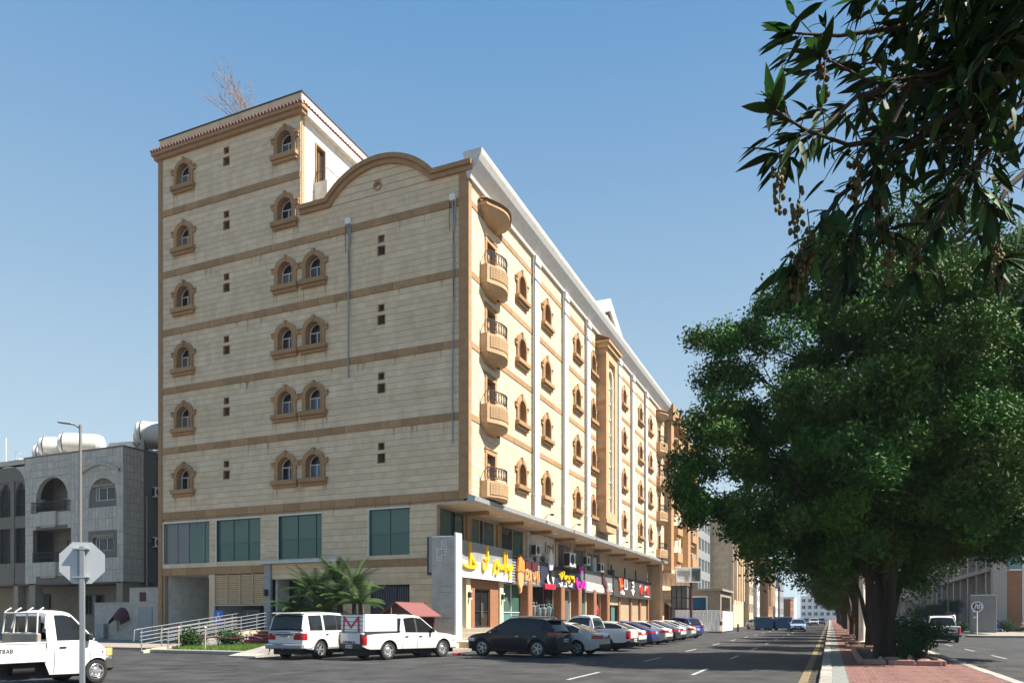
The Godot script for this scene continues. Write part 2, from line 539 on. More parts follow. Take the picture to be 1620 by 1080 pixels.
	for i in 1500:
		var p := Vector3.ZERO
		if i % 2: p = V(rng.randf_range(0.45, 3.9), 0.151, -rng.randf_range(14, 60))
		else: p = V(-0.27 - absf(rng.randfn(0, 0.25)), 0.001, -rng.randf_range(14, 60))
		xs.append(Transform3D(Basis(Vector3.UP, rng.randf() * TAU).scaled(Vector3.ONE * rng.randf_range(0.5, 1.5)), p))
		cols.append(Color(0.12, 0.075, 0.03).lerp(Color(0.2, 0.17, 0.06), rng.randf()))
	var ll := multi("leaf_litter", lm.mesh(), M.palm_leaf, xs, cols, self)
	tag(ll, "dry fallen leaves scattered along the kerb and red median paving", "leaf litter")
	stuff(ll)
	# repaired patches in the carriageway
	var sm := mat("asphalt_patch", lin(0.045, 0.045, 0.046), 0.95, 0, noises["aspt"], 0.2)
	for q in [[-8.6, -25.0, 1.6, 4.0], [-5.2, -41.0, 1.2, 6.0], [-20.5, -18.0, 5.0, 1.4]]:
		var pb := B.new()
		pb.bx(q[0], q[0] + q[2], 0.003, 0.0045, q[1], q[1] - q[3])
		struct("asphalt_patch", pb, sm)
	# sealed cracks and worn wheel paths
	var ck := mat("crack_seal", lin(0.022, 0.022, 0.023), 0.7)
	for q in [[-4.6, -17.0, 0.3, 9], [-7.8, -24.0, -0.2, 10], [-2.2, -30.0, 0.1, 12], [-10.5, -21.0, 0.5, 8], [-13.0, -16.0, 0.9, 9], [6.0, -26.0, 0.1, 12], [9.0, -40.0, -0.1, 10], [-24.0, -19.0, 1.3, 10], [-5.2, -50.0, 0.05, 12]]:
		var cb := B.new()
		var pt := Vector2(q[0], q[1])
		var dir: float = q[2]
		for k in q[3]:
			var d := Vector2(sin(dir + rng.randfn(0, 0.35)), -cos(dir + rng.randfn(0, 0.35))) * 0.8
			var n := d.orthogonal().normalized() * rng.randf_range(0.012, 0.03)
			var e := pt + d
			cb.quad(V(pt.x + n.x, 0.005, pt.y + n.y), V(e.x + n.x, 0.005, e.y + n.y), V(e.x - n.x, 0.005, e.y - n.y), V(pt.x - n.x, 0.005, pt.y - n.y))
			pt = e
		struct("crack_seal", cb, ck)
	var oil := mat("oil_stain", lin(0.03, 0.03, 0.031), 0.6, 0, noises["aspt"], 0.5)
	for k in 16:
		var ob := B.new()
		var c0 := V(-rng.randf_range(9.8, 13.0), 0.0035, -30.0 - k * 2.2) if k < 10 else V(-rng.randf_range(2, 24), 0.0035, -rng.randf_range(15, 28))
		var pts := []
		for j in 11: pts.append(c0 + V(cos(TAU * j / 11), 0, sin(TAU * j / 11)) * rng.randf_range(0.12, 0.42))
		for j in 11: ob.tri(c0, pts[(j + 1) % 11], pts[j])
		struct("oil_stain", ob, oil)

# ---------------------------------------------------------------- the corner apartment block
const LF := Transform3D(Basis.IDENTITY, Vector3(0, 0, -35.8))
var RF := Transform3D(Basis(Vector3.UP, PI / 2), Vector3(-18, 0, 0))
var block: Node3D
var spare := []
var course_count := 0

func cut(r: Rect2, holes: Array) -> Array:
	var out := [r]
	for h: Rect2 in holes:
		var nx := []
		for q: Rect2 in out:
			var i := q.intersection(h)
			if not q.intersects(h) or i.size.x < 0.002 or i.size.y < 0.002:
				nx.append(q); continue
			if i.position.x - q.position.x > 0.004: nx.append(Rect2(q.position.x, q.position.y, i.position.x - q.position.x, q.size.y))
			if q.end.x - i.end.x > 0.004: nx.append(Rect2(i.end.x, q.position.y, q.end.x - i.end.x, q.size.y))
			if i.position.y - q.position.y > 0.004: nx.append(Rect2(i.position.x, q.position.y, i.size.x, i.position.y - q.position.y))
			if q.end.y - i.end.y > 0.004: nx.append(Rect2(i.position.x, i.end.y, i.size.x, q.end.y - i.end.y))
		out = nx
	return out
func span(x0: float, x1: float, y0: float, y1: float) -> Rect2:
	return Rect2(x0, y0, x1 - x0, y1 - y0)
# stone courses between y0 and y1, each course a piece; joints are gaps over a recessed backing
func courses(parent: Node, t: Transform3D, x0: float, x1: float, y0: float, y1: float, holes: Array, bulk: B = null, stone := "stone") -> void:
	var n := maxi(1, roundi((y1 - y0) / 0.357))
	var p := (y1 - y0) / n
	for k in n:
		for q: Rect2 in cut(span(x0, x1, y0 + k * p + 0.009, y0 + (k + 1) * p - 0.009), holes):
			if q.size.x < 0.02 or q.size.y < 0.02: continue
			var single := course_count < 290 and not bulk and q.size.y > 0.12 and q.size.x > 0.3
			if spare.is_empty(): spare = [B.new(), B.new(), B.new(), B.new()]
			var b: B = B.new() if single else bulk if bulk else spare[(k * 3 + int(q.position.x)) & 3]
			b.bx(q.position.x, q.end.x, q.position.y, q.end.y, -0.045, rng.randf_range(-0.003, 0.003), t)
			if single:
				course_count += 1
				part("stone_course", b, M[stone + str(rng.randi_range(0, 3))], parent)
func backing(b: B, t: Transform3D, x0: float, x1: float, y0: float, y1: float, holes: Array, depth := 0.3) -> void:
	for q: Rect2 in cut(span(x0, x1, y0, y1), holes):
		b.bx(q.position.x, q.end.x, q.position.y, q.end.y, -0.047 - depth, -0.047, t)
func band(parent: Node, t: Transform3D, x0: float, x1: float, y: float, h := 0.42, long := 1.25, proud := 0.05) -> void:
	var x := x0
	while x < x1 - 0.05:
		var w := minf(long * rng.randf_range(0.75, 1.25), x1 - x)
		if x1 - x - w < 0.4: w = x1 - x
		var b := B.new()
		b.bx(x + 0.008, x + w - 0.008, y - h / 2, y + h / 2, -0.05, proud + rng.randf_range(-0.004, 0.004), t)
		part("band_stone", b, M["tan%d" % rng.randi_range(0, 2)], parent)
		x += w

func arch_pts(hw: float, y0: float, hy: float, n: int, pointed := 0.0) -> Array:   # from left spring over the top to right spring
	var r := []
	for k in n + 1:
		var a := PI - PI * k / n
		var y := sin(a)
		r.append(Vector2(hw * cos(a), y0 + hy * (y + pointed * (1.0 - absf(cos(a))) * 0.35)))
	return r
# meshes of the arched window: surround, sill, frame and panes; local origin at the middle of the opening's sill
func window_meshes() -> Dictionary:
	if cache.has("win"): return cache.win
	var o := PackedVector2Array([Vector2(-0.82, 0), Vector2(-0.82, 0.84), Vector2(-1.03, 0.84), Vector2(-1.03, 1.10), Vector2(-0.82, 1.11)])
	var i := PackedVector2Array([Vector2(-0.54, 0), Vector2(-0.54, 0.7), Vector2(-0.54, 0.75), Vector2(-0.54, 0.8), Vector2(-0.54, 0.83)])
	o.append_array(PackedVector2Array(arch_pts(0.78, 1.13, 0.54, 10, 0.15)))
	i.append_array(PackedVector2Array(arch_pts(0.54, 0.85, 0.53, 10, 0.12)))
	for k in [4, 3, 2, 1, 0]:
		o.append(Vector2(-o[k].x, o[k].y)); i.append(Vector2(-i[k].x, i[k].y))
	var s := B.new()
	s.ring(o, i, 0.11, -0.04, -0.42)
	var io := PackedVector2Array(); var ii := PackedVector2Array()
	for q in i:
		io.append(Vector2(q.x * 1.12, q.y + (0.06 if q.y > 0.84 else 0.0))); ii.append(Vector2(q.x, q.y))
	s.ring(io, ii, 0.145, 0.11, 0.11)
	s.prism(P([-0.07, 1.46, 0.07, 1.46, 0.10, 1.80, -0.10, 1.80]), 0.0, 0.16)
	s.bx(-1.06, -0.8, 1.05, 1.13, 0.0, 0.16); s.bx(0.8, 1.06, 1.05, 1.13, 0.0, 0.16)
	var sl := B.new()
	sl.cbox(V(0, -0.14, 0.12), V(1.98, 0.28, 0.36), 0.025)
	sl.cbox(V(0, -0.37, 0.06), V(1.84, 0.18, 0.24), 0.025)
	var f := B.new()   # white aluminium frame
	var z := -0.30
	f.bx(-0.54, -0.49, 0, 0.85, z - 0.04, z); f.bx(0.49, 0.54, 0, 0.85, z - 0.04, z)
	f.bx(-0.49, 0.49, 0, 0.045, z - 0.04, z); f.bx(-0.49, 0.49, 0.82, 0.87, z - 0.04, z + 0.01)
	f.bx(-0.022, 0.022, 0.045, 0.82, z - 0.04, z + 0.004)
	f.ring(PackedVector2Array(arch_pts(0.54, 0.85, 0.53, 10, 0.12)), PackedVector2Array(arch_pts(0.49, 0.85, 0.48, 10, 0.12)), z, z - 0.04, z - 0.04)
	var pa := B.new(); pa.bx(-0.49, -0.022, 0.045, 0.82, z - 0.03, z - 0.02)
	var pb := B.new(); pb.bx(0.022, 0.49, 0.045, 0.82, z - 0.028, z - 0.018)
	var ap := PackedVector2Array(arch_pts(0.49, 0.87, 0.46, 10, 0.12))
	var pc := B.new(); pc.prism(ap, z - 0.03, z - 0.02)
	var rv := B.new()  # sill bottom of the reveal
	rv.bx(-0.54, 0.54, -0.02, 0.0, -0.42, -0.04)
	cache.win = {"s": s.mesh(), "sill": sl.mesh(), "f": f.mesh(), "a": pa.mesh(), "b": pb.mesh(), "c": pc.mesh(), "rv": rv.mesh()}
	return cache.win
func arched_window(t: Transform3D, pane := "pane_dark", k := 0) -> void:
	var w := window_meshes()
	var o := piece("window", w.s, M["tan%d" % (k % 3)], block, t)
	piece("sill", w.sill, M["tan%d" % ((k + 1) % 3)], o)
	piece("frame", w.f, M.frame_white, o)
	piece("pane", w.a, M[["pane_net", pane, "curtain", pane, "pane_grey"][k * 7 % 5]], o)
	piece("pane", w.b, M[pane], o)
	piece("pane", w.c, M.pane_dark, o)
func whole(x: float, y: float) -> Rect2:
	return span(x - 0.6, x + 0.6, y - 0.05, y + 1.42)
func vents(x: float, y: float, open := true) -> void:   # a small square vent above a larger one
	var lo := 0.02
	for q in [[0.36, 0.36, 0.40], [0.46, 0.5, -0.28]]:
		var b := B.new()
		var w: float = q[0] / 2; var h: float = q[1] / 2
		for s in [-1, 1]:
			b.bx(s * w, s * (w + 0.035), -h - 0.035, h + 0.035, -0.2, lo, Transform3D(LF.basis, LF * V(x, y + q[2], 0)))
			b.bx(-w, w, s * h, s * (h + 0.035), -0.2, lo - 0.003, Transform3D(LF.basis, LF * V(x, y + q[2], 0)))
		var o := part("vent", b, M.tan1, block)
		var d := B.new()
		d.bx(-w, w, -h, h, -0.22, -0.2, Transform3D(LF.basis, LF * V(x, y + q[2], 0)))
		part("opening", d, M.black if (q[0] > 0.4 or open) else M.pane_grey, o)
		if q[0] > 0.4:
			d = B.new()
			d.bx(-w, w * 0.1, -h, h, -0.17, -0.16, Transform3D(LF.basis, LF * V(x, y + q[2], 0)))
			part("shutter_leaf", d, M.dark_wood, o)
func vent_holes(x: float, y: float) -> Array:
	return [span(x - 0.2, x + 0.2, y + 0.2, y + 0.6), span(x - 0.25, x + 0.25, y - 0.55, y - 0.01)]

# bulging balcony: plan outline points [along, outward]
func balcony_plan(s := 1.0) -> PackedVector2Array:
	var r := PackedVector2Array([Vector2(-1.42 * s, -0.02), Vector2(-1.42 * s, 0.46 * s)])
	for k in 13:
		var a := k / 12.0
		r.append(Vector2(lerpf(-1.22, 1.22, a) * s, (0.54 + 0.42 * sin(PI * a)) * s))
	r.append(Vector2(1.42 * s, 0.46 * s)); r.append(Vector2(1.42 * s, -0.02))
	return r
func stack(b: B, levels: Array) -> void:   # [y, scale] outlines joined one above the other
	var rows := []
	for l in levels:
		var row := PackedVector3Array()
		for q in balcony_plan(l[1]): row.append(V(q.x, l[0], q.y))
		rows.append(row)
	for r in rows.size() - 1:
		for k in rows[0].size() - 1:
			b.quad(rows[r][k], rows[r][k + 1], rows[r + 1][k + 1], rows[r + 1][k])
	for e in [0, rows.size() - 1]:
		for k in range(1, rows[0].size() - 1):
			if e == 0: b.tri(rows[e][0], rows[e][k + 1], rows[e][k])
			else: b.tri(rows[e][0], rows[e][k], rows[e][k + 1])
func balcony_meshes() -> Dictionary:
	if cache.has("balc"): return cache.balc
	var b := B.new()   # floor, corbelled underside; origin on the wall at floor level
	stack(b, [[-0.64, 0.25], [-0.56, 0.50], [-0.42, 0.74], [-0.26, 0.91], [-0.2, 0.93], [-0.18, 1.0], [0.02, 1.0]])
	var bl := B.new()   # the lowest one stands on the canopy and has no underside
	stack(bl, [[-0.12, 0.95], [-0.05, 1.0], [0.02, 1.0]])
	var w := B.new()   # parapet shell
	var pl := balcony_plan(0.985)
	for k in pl.size() - 1:
		var a := V(pl[k].x, 0, pl[k].y); var c := V(pl[k + 1].x, 0, pl[k + 1].y)
		var ai := a * V(0.93, 1, 0.86); var ci := c * V(0.93, 1, 0.86)
		var u := V(0, 0.86, 0); var g := V(0, 0.02, 0)
		w.quad(a + g, c + g, c + u, a + u)
		w.quad(ci + g, ai + g, ai + u, ci + u)
		w.quad(a + u, c + u, ci + u, ai + u)
	var rb := B.new()   # fluted front: small upright ribs with little blocks between
	for k in range(2, 14):
		for j in 2:
			var q := pl[k].lerp(pl[k + 1], 0.25 + 0.5 * j)
			var d := (pl[k + 1] - pl[k]).normalized()
			var t := Transform3D(Basis(V(d.x, 0, d.y), V(0, 1, 0), V(-d.y, 0, d.x)), V(q.x, 0, q.y))
			rb.bx(-0.035, 0.035, 0.10, 0.76, -0.01, 0.045, t)
			for m in 4: rb.bx(0.05, 0.10, 0.14 + m * 0.16, 0.22 + m * 0.16, -0.01, 0.03, t)
	var cp := B.new()   # coping
	stack(cp, [[0.86, 1.01], [0.93, 1.03], [0.95, 1.0]])
	# keep the coping a ring: the inside is the balcony floor, so draw a dark recess is not needed from below
	var ir := B.new()   # wrought iron rail of hoops
	var rail := []; var mid := []
	for q in balcony_plan(0.95).slice(1, 16):
		rail.append(V(q.x, 1.62, q.y)); mid.append(V(q.x, 1.0, q.y))
	ir.tube(rail, 0.034, 5); ir.tube(mid, 0.024, 4)
	for k in rail.size() - 1:
		var a: Vector3 = mid[k]; var c: Vector3 = mid[k + 1]; var h := V(0, 0.62, 0)
		ir.tube([a, a + h], 0.02, 4)
		var loop := []
		for m in 9:
			var g := TAU * m / 8
			loop.append(a.lerp(c, 0.5 + 0.42 * cos(g)) + V(0, 0.31 + 0.27 * sin(g), 0))
		ir.tube(loop, 0.018, 4)
	for s in [-1, 1]:
		ir.tube([V(s * 1.35, 0.95, 0.02), V(s * 1.38, 1.3, 0.18), V(s * 1.35, 1.62, 0.44)], 0.018, 4)
		ir.tube([V(s * 1.35, 0.95, 0.22), V(s * 1.38, 1.62, 0.3)], 0.012, 4)
	var df := B.new()   # door surround
	for s in [-1, 1]: df.bx(s * 0.55, s * 0.78, 0, 2.62, -0.35, 0.06)
	df.bx(-0.78, 0.78, 2.55, 2.80, -0.35, 0.065)
	df.bx(-0.85, 0.85, 2.80, 2.87, -0.05, 0.10)
	var dr := B.new(); dr.bx(-0.55, -0.02, 0, 2.55, -0.30, -0.25)
	var d2 := B.new(); d2.bx(0.02, 0.55, 0, 2.55, -0.28, -0.24)
	var dg := B.new()
	dg.bx(-0.02, 0.02, 0, 2.55, -0.29, -0.22)
	for m in 3: dg.bx(0.1, 0.47, 0.2 + 0.8 * m, 0.8 + 0.8 * m, -0.24, -0.225)
	var drip := B.new()
	drip.tube([V(0, -0.72, 0.42), V(0, -0.78, 0.60)], 0.05, 6)
	cache.balc = {"b": b.mesh(), "bl": bl.mesh(), "w": w.mesh(), "rb": rb.mesh(), "cp": cp.mesh(), "ir": ir.mesh(), "df": df.mesh(), "dr": dr.mesh(), "d2": d2.mesh(), "dg": dg.mesh(), "drip": drip.mesh()}
	return cache.balc
func balcony(t: Transform3D, k := 0) -> void:
	var m := balcony_meshes()
	var o := piece("balcony", m.bl if k == 3 else m.b, M["ochre%d" % (k % 2)], block, t)
	piece("parapet", m.w, M["ochre%d" % ((k + 1) % 2)], o)
	piece("parapet_ribs", m.rb, M["ochre%d" % ((k + 1) % 2)], o)
	piece("railing", m.ir, M.iron, o)
	if k < 3: piece("drain_spout", m.drip, M.black, o)
	var d := piece("balcony_door", m.dr, M.dark_wood, block, t)
	piece("surround", m.df, M.tan2, d); piece("open_leaf", m.d2, M.pane_grey, d); piece("glazing_bars", m.dg, M.tan0, d)
func tile_hood(t: Transform3D, hw: float, out: float) -> void:   # curved hood over the balcony column, roofed with small tiles
	var b := B.new()
	var sc := hw / 1.42
	stack(b, [[-0.75, 0.35 * sc], [-0.6, 0.62 * sc], [-0.35, 0.85 * sc], [-0.15, 0.95 * sc], [-0.1, 1.05 * sc], [0.08, 1.05 * sc]])
	var o := part("balcony_hood", b, M.ochre1, block, t)
	var tl := B.new()
	var pl := balcony_plan(1.12 * sc)
	for k in pl.size() - 1:
		var n := 3 if k > 1 and k < 14 else 2
		for j in n:
			var q := pl[k].lerp(pl[k + 1], (j + 0.5) / n)
			tl.tube([V(q.x, 0.12, q.y), V(q.x * 0.82, 0.42, maxf(q.y - 0.45, -0.02))], 0.075, 6)
	stuff(part("roof_tiles", tl, M.tile_tan, o))
	var tb := B.new()
	stack(tb, [[0.06, 1.06 * sc], [0.12, 1.06 * sc], [0.36, 0.8 * sc]])
	part("tile_bed", tb, M.tan1, o)

func build_apartment_block() -> void:
	block = thing("apartment_building", "tall cream stone corner apartment block with brown bands, arched windows and shops below", "building")
	var wy := [29.85, 25.8, 21.85, 17.9, 14.0, 10.0]
	var by := [28.35, 24.3, 20.45, 16.6, 12.65, 8.36]
	# ---- openings of the end wall
	var holes := []
	var win := []   # x, y, pane
	for k in 6:
		win.append([-38.72, wy[k], "pane_dark"])
		if k < 2: win.append([-30.42, wy[k] - 0.05, "pane_dark"])
		else:
			win.append([-30.39, wy[k], ["", "", "pane_dark", "pane_brown", "pane_brown", "pane_dark"][k]])
			win.append([-28.28, wy[k], ["", "", "pane_dark", "pane_dark", "pane_blue", "pane_blue"][k]])
	for q in win: holes.append(whole(q[0], q[1]))
	for k in 6: holes.append_array(vent_holes(-35.11, wy[k] + 0.98))
	for k in range(2, 6): holes.append_array(vent_holes(-23.55, wy[k] + 1.05))
	holes.append(span(-24.0, -23.6, 26.15, 26.58))
	var x0 := -40.65
	# ---- walls behind the stone
	var w := B.new()
	backing(w, LF, -40.95, -18.31, 8.0, 25.9, holes)
	backing(w, LF, -40.95, -29.25, 25.9, 33.1, holes)
	var arc := PackedVector2Array([Vector2(-27.1, 25.9)])
	for k in 19:
		var a := deg_to_rad(141.5 - 103.0 * k / 18)
		arc.append(Vector2(-23.7 + 4.45 * cos(a), 23.14 + 4.45 * sin(a)))
	arc.append(Vector2(-20.3, 25.9))
	# the gable is cut round the porthole
	var gb := Geometry2D.clip_polygons(arc, P([-24.0, 26.15, -23.6, 26.15, -23.6, 29, -24.0, 29]))
	for g in gb: w.prism(g, -0.35, -0.047, LF)
	w.bx(-24.0, -23.6, 26.58, 27.55, -0.35, -0.047, LF)
	var rholes := []
	var rwin := []
	for zc in [43.26, 47.8, 54.5, 58.6, 64.4, 68.6, 75.2, 79.8]:
		for k in 4: rwin.append([zc, wy[k + 2]])
	for q in rwin: rholes.append(whole(q[0], q[1]))
	for zc in [38.65, 84.4]:
		for k in 4: rholes.append(span(zc - 0.57, zc + 0.57, by[k + 2] + 0.12, by[k + 2] + 2.7))
	backing(w, RF, 36.11, 87.2, 8.0, 26.3, rholes)
	backing(w, Transform3D(Basis(Vector3.UP, -PI / 2), V(-40.95, 0, 0)), -52.0, -36.15, 0.0, 33.1, [])   # left flank
	part("wall", w, M.joint, block)
	var core := B.new()
	core.bx(-40.5, -18.8, 8.1, 25.6, -36.6, -86.9)
	core.bx(-40.5, -29.7, 25.5, 32.9, -36.6, -51.6)
	core.bx(-40.7, -20.4, 0.0, 8.0, -45.0, -87.0)
	part("inner_structure", core, M.charcoal, block)
	# ---- stone courses of the end wall, brown bands between
	for k in 7:
		var lo: float = 28.56 if k == 0 else by[k] + 0.21 if k < 6 else 8.02
		var hi: float = 31.95 if k == 0 else by[k - 1] - 0.21 if k < 6 else by[5] - 0.21
		if k < 2: courses(block, LF, x0, -29.3, lo, hi, holes)
		elif k < 6: courses(block, LF, x0, -18.55, lo, hi, holes)
	courses(block, LF, -29.3, -18.55, by[1] + 0.21, 25.88, holes)
	for k in 4:   # courses inside the curved gable
		var ya := 25.9 + k * 0.42 + 0.016; var yb := 25.9 + (k + 1) * 0.42 - 0.016
		var ha := sqrt(maxf(0.01, 4.4 * 4.4 - pow(ya - 23.14, 2))); var hb := sqrt(maxf(0.01, 4.4 * 4.4 - pow(yb - 23.14, 2)))
		var poly := P([-23.7 - ha, ya, -23.7 + ha, ya, -23.7 + hb, yb, -23.7 - hb, yb])
		for g in ([P([-23.7 - ha, ya, -24.02, ya, -24.02, yb, -23.7 - hb, yb]), P([-23.58, ya, -23.7 + ha, ya, -23.7 + hb, yb, -23.58, yb])] if k == 1 else [poly]):
			var b := B.new()
			b.prism(g, -0.045, 0.0, LF)
			part("stone_course", b, M["stone%d" % rng.randi_range(0, 3)], block)
	for k in 6:
		if k == 0: band(block, LF, x0, -29.3, by[0])
		else: band(block, LF, x0, -18.55, by[k], 0.46 if k == 5 else 0.42)
	# ---- corner strips
	var cs := B.new()
	cs.bx(-40.98, -40.65, 0.1, 31.95, -0.5, 0.07, LF)
	part("corner_strip", cs, M.tan1, block)
	cs = B.new()
	cs.bx(-18.55, -17.95, 8.14, 25.86, -0.32, 0.05, LF)
	part("corner_strip", cs, M.tan0, block)
	# ---- moulded top of the end wall with its curved gable
	for lay in [[0.0, 0.26, 0.30], [0.26, 0.50, 0.16]]:
		var o := PackedVector2Array([Vector2(-29.25, 26.34 - lay[0])])
		var i := PackedVector2Array([Vector2(-29.25, 26.34 - lay[1])])
		for pass_ in [[o, lay[0]], [i, lay[1]]]:
			var r: float = 4.84 - pass_[1]
			var yf: float = 26.34 - pass_[1]
			var a0 := asin((yf - 23.14) / r)
			for k in 25: pass_[0].append(Vector2(-23.7 - r * cos(lerpf(a0, PI - a0, k / 24.0)), 23.14 + r * sin(lerpf(a0, PI - a0, k / 24.0))))
			pass_[0].append(Vector2(-17.72, yf))
			if pass_[1] == lay[0]: o = pass_[0]
			else: i = pass_[0]
		var b := B.new()
		b.ring(o, i, lay[2], -0.4, -0.05, LF)
		for k in o.size() - 1: b.quad(LF * V(o[k].x, o[k].y, -0.4), LF * V(i[k].x, i[k].y, -0.4), LF * V(i[k + 1].x, i[k + 1].y, -0.4), LF * V(o[k + 1].x, o[k + 1].y, -0.4))
		var e := o.size() - 1
		b.quad(LF * V(o[e].x, i[e].y, -0.4), LF * V(o[e].x, o[e].y, -0.4), LF * V(o[e].x, o[e].y, lay[2]), LF * V(o[e].x, i[e].y, lay[2]))
		part("gable_moulding", b, M["tan%d" % (1 if lay[0] == 0.0 else 0)], block)
	var ph := B.new()
	for k in 16:
		var a := TAU * k / 16; var a1 := TAU * (k + 1) / 16
		var c0 := V(-23.8 + 0.27 * cos(a), 26.365 + 0.27 * sin(a), 0.06); var c1 := V(-23.8 + 0.27 * cos(a1), 26.365 + 0.27 * sin(a1), 0.06)
		var d0 := V(-23.8 + 0.2 * cos(a), 26.365 + 0.2 * sin(a), 0.06); var d1 := V(-23.8 + 0.2 * cos(a1), 26.365 + 0.2 * sin(a1), 0.06)
		ph.quad(LF * c0, LF * d0, LF * d1, LF * c1)
		var bk := V(0, 0, -0.10)
		ph.quad(LF * (c0 + bk), LF * c0, LF * c1, LF * (c1 + bk)); ph.quad(LF * d0, LF * (d0 + bk * 3), LF * (d1 + bk * 3), LF * d1)
	part("porthole", ph, M.tan1, block)
	# ---- windows and vents of the end wall
	for k in win.size(): arched_window(LF * move(win[k][0], win[k][1], 0), win[k][2], k)
	for k in 6: vents(-35.11, wy[k] + 0.98)
	for k in range(2, 6): vents(-23.55, wy[k] + 1.05, k > 2)
	# rain and dust streaks below sills, vents and bands
	var dr := B.new()
	for q in win:
		for sg in [-1.0, 1.0]:
			for j in 3:
				var xd: float = q[0] + sg * (0.95 - 0.13 * j) + rng.randfn(0, 0.04)
				var ln := rng.randf_range(0.3, 1.3)
				var wd := rng.randf_range(0.02, 0.06)
				dr.tri(LF * V(xd - wd, q[1] - 0.47, 0.0055), LF * V(xd + wd * 0.2, q[1] - 0.47 - ln, 0.0055), LF * V(xd + wd, q[1] - 0.47, 0.0055))
	for k in 90:
		var xd := rng.randf_range(-40.4, -18.8)
		var yb: float = by[rng.randi_range(1, 5)] - 0.22
		var ln := rng.randf_range(0.2, 1.0)
		var wd := rng.randf_range(0.03, 0.12)
		var clear := true
		for h: Rect2 in holes:
			if h.grow(0.5).intersects(Rect2(xd - wd, yb - ln, wd * 2, ln)): clear = false
		if clear: dr.tri(LF * V(xd - wd, yb, 0.006), LF * V(xd, yb - ln, 0.006), LF * V(xd + wd, yb, 0.006))
	stuff(part("drip_stains", dr, M.drip, block))
	# ---- taller left part: eaves with red tiles, parapet, white flank with a balcony
	var ev := B.new()
	var TR := Transform3D(Basis(Vector3.UP, PI / 2), V(-29.2, 0, 0))
	ev.bx(-41.2, -29.0, 31.95, 32.18, -0.2, 0.22, LF); ev.bx(-41.3, -28.9, 32.18, 32.38, -0.2, 0.36, LF)
	ev.bx(-41.2, -40.9, 31.95, 32.38, -51, -36.0)
	part("eaves", ev, M.tan0, block)
	var e2 := B.new()
	e2.bx(36.0, 52, 31.9, 32.36, -0.3, 0.3, TR)
	part("eaves", e2, M.white_stone, block)
	var pp := B.new()
	pp.bx(-40.95, -29.24, 32.38, 33.32, -0.3, -0.03, LF)
	pp.bx(-40.95, -40.65, 32.38, 33.32, -36.1, -52)
	part("parapet", pp, M.stone1, block)
	pp = B.new(); pp.bx(35.83, 52, 32.36, 33.32, -0.3, -0.02, TR)
	part("parapet", pp, M.white_render, block)
	pp = B.new(); pp.bx(-41.0, -29.15, 33.32, 33.38, -0.35, 0.03, LF); pp.bx(36.15, 52, 33.32, 33.38, -0.35, 0.03, TR)
	part("parapet_coping", pp, M.charcoal, block)
	var rt := B.new(); var pan := B.new()
	var x := -41.25
	while x < -28.9:
		rt.tube([LF * V(x, 32.45, 0.40), LF * V(x, 32.66, -0.02)], 0.095, 6)
		pan.bx(x + 0.09, x + 0.17, 32.36, 32.46, 0.2, 0.39, LF)
		x += 0.26
	rt.bx(-41.3, -28.95, 32.38, 32.50, -0.03, 0.3, LF)
	x = 35.6
	while x < 50:
		rt.tube([TR * V(x, 32.43, 0.34), TR * V(x, 32.62, -0.02)], 0.09, 6)
		x += 0.26
	stuff(part("eave_tiles", rt, M.tile_red, block))
	stuff(part("eave_tile_ends", pan, M.line_white, block))
	var fl := B.new()
	backing(fl, TR, 36.15, 52, 26.0, 32.4, [span(37.1, 38.1, 28.3, 31.0)], 0.25)
	part("flank_wall", fl, M.white_render, block)
	var bb := B.new()   # its small balcony
	bb.bx(37.0, 39.7, 27.5, 27.65, -0.02, 0.95, TR); bb.bx(37.0, 39.7, 27.65, 28.45, 0.85, 0.95, TR)
	bb.bx(37.0, 37.1, 27.65, 28.45, -0.02, 0.85, TR); bb.bx(39.6, 39.7, 27.65, 28.45, -0.02, 0.85, TR)
	bb.prism(P([36.99, 27.5, 39.71, 27.5, 39.2, 27.1, 37.5, 27.1]), -0.02, 0.7, TR)
	var fb := part("balcony", bb, M.white_stone, block)
	var fr := B.new()
	var hoop := [TR * V(37.05, 28.45, 0.05), TR * V(37.05, 29.1, 0.1), TR * V(37.05, 29.2, 0.9), TR * V(39.65, 29.2, 0.9), TR * V(39.65, 29.1, 0.1)]
	fr.tube(hoop, 0.025, 5)
	for k in 9: fr.tube([TR * V(37.05 + 0.325 * k, 28.4, 0.9), TR * V(37.05 + 0.325 * k, 29.2, 0.9)], 0.016, 4)
	for k in 3: fr.tube([TR * V(37.05, 28.4, 0.2 + 0.25 * k), TR * V(37.05, 29.15, 0.2 + 0.25 * k)], 0.016, 4)
	part("railing", fr, M.iron, fb)
	var fd := B.new(); fd.bx(37.14, 38.06, 28.3, 30.95, -0.22, -0.17, TR)
	var fdo := part("balcony_door", fd, M.pane_brown, block)
	fd = B.new()
	fd.bx(37.1, 37.18, 28.3, 31.0, -0.28, 0.03, TR); fd.bx(38.02, 38.1, 28.3, 31.0, -0.28, 0.03, TR); fd.bx(37.18, 38.02, 30.92, 31.0, -0.28, 0.03, TR); fd.bx(37.58, 37.62, 28.3, 30.92, -0.19, -0.14, TR)
	part("frame", fd, M.tan0, fdo)
	# ---- street side: piers, bays of stone, windows, balconies
	var piers := [[45.15, 45.95], [51.05, 51.85], [56.55, 57.35], [66.15, 66.95], [71.25, 72.05], [77.05, 77.85]]
	var bays := [[36.12, 45.15], [45.95, 51.05], [51.85, 56.55], [57.35, 59.75], [63.25, 66.15], [66.95, 71.25], [72.05, 77.05], [77.85, 87.2]]
	var bulk := []
	for k in 4: bulk.append(B.new())
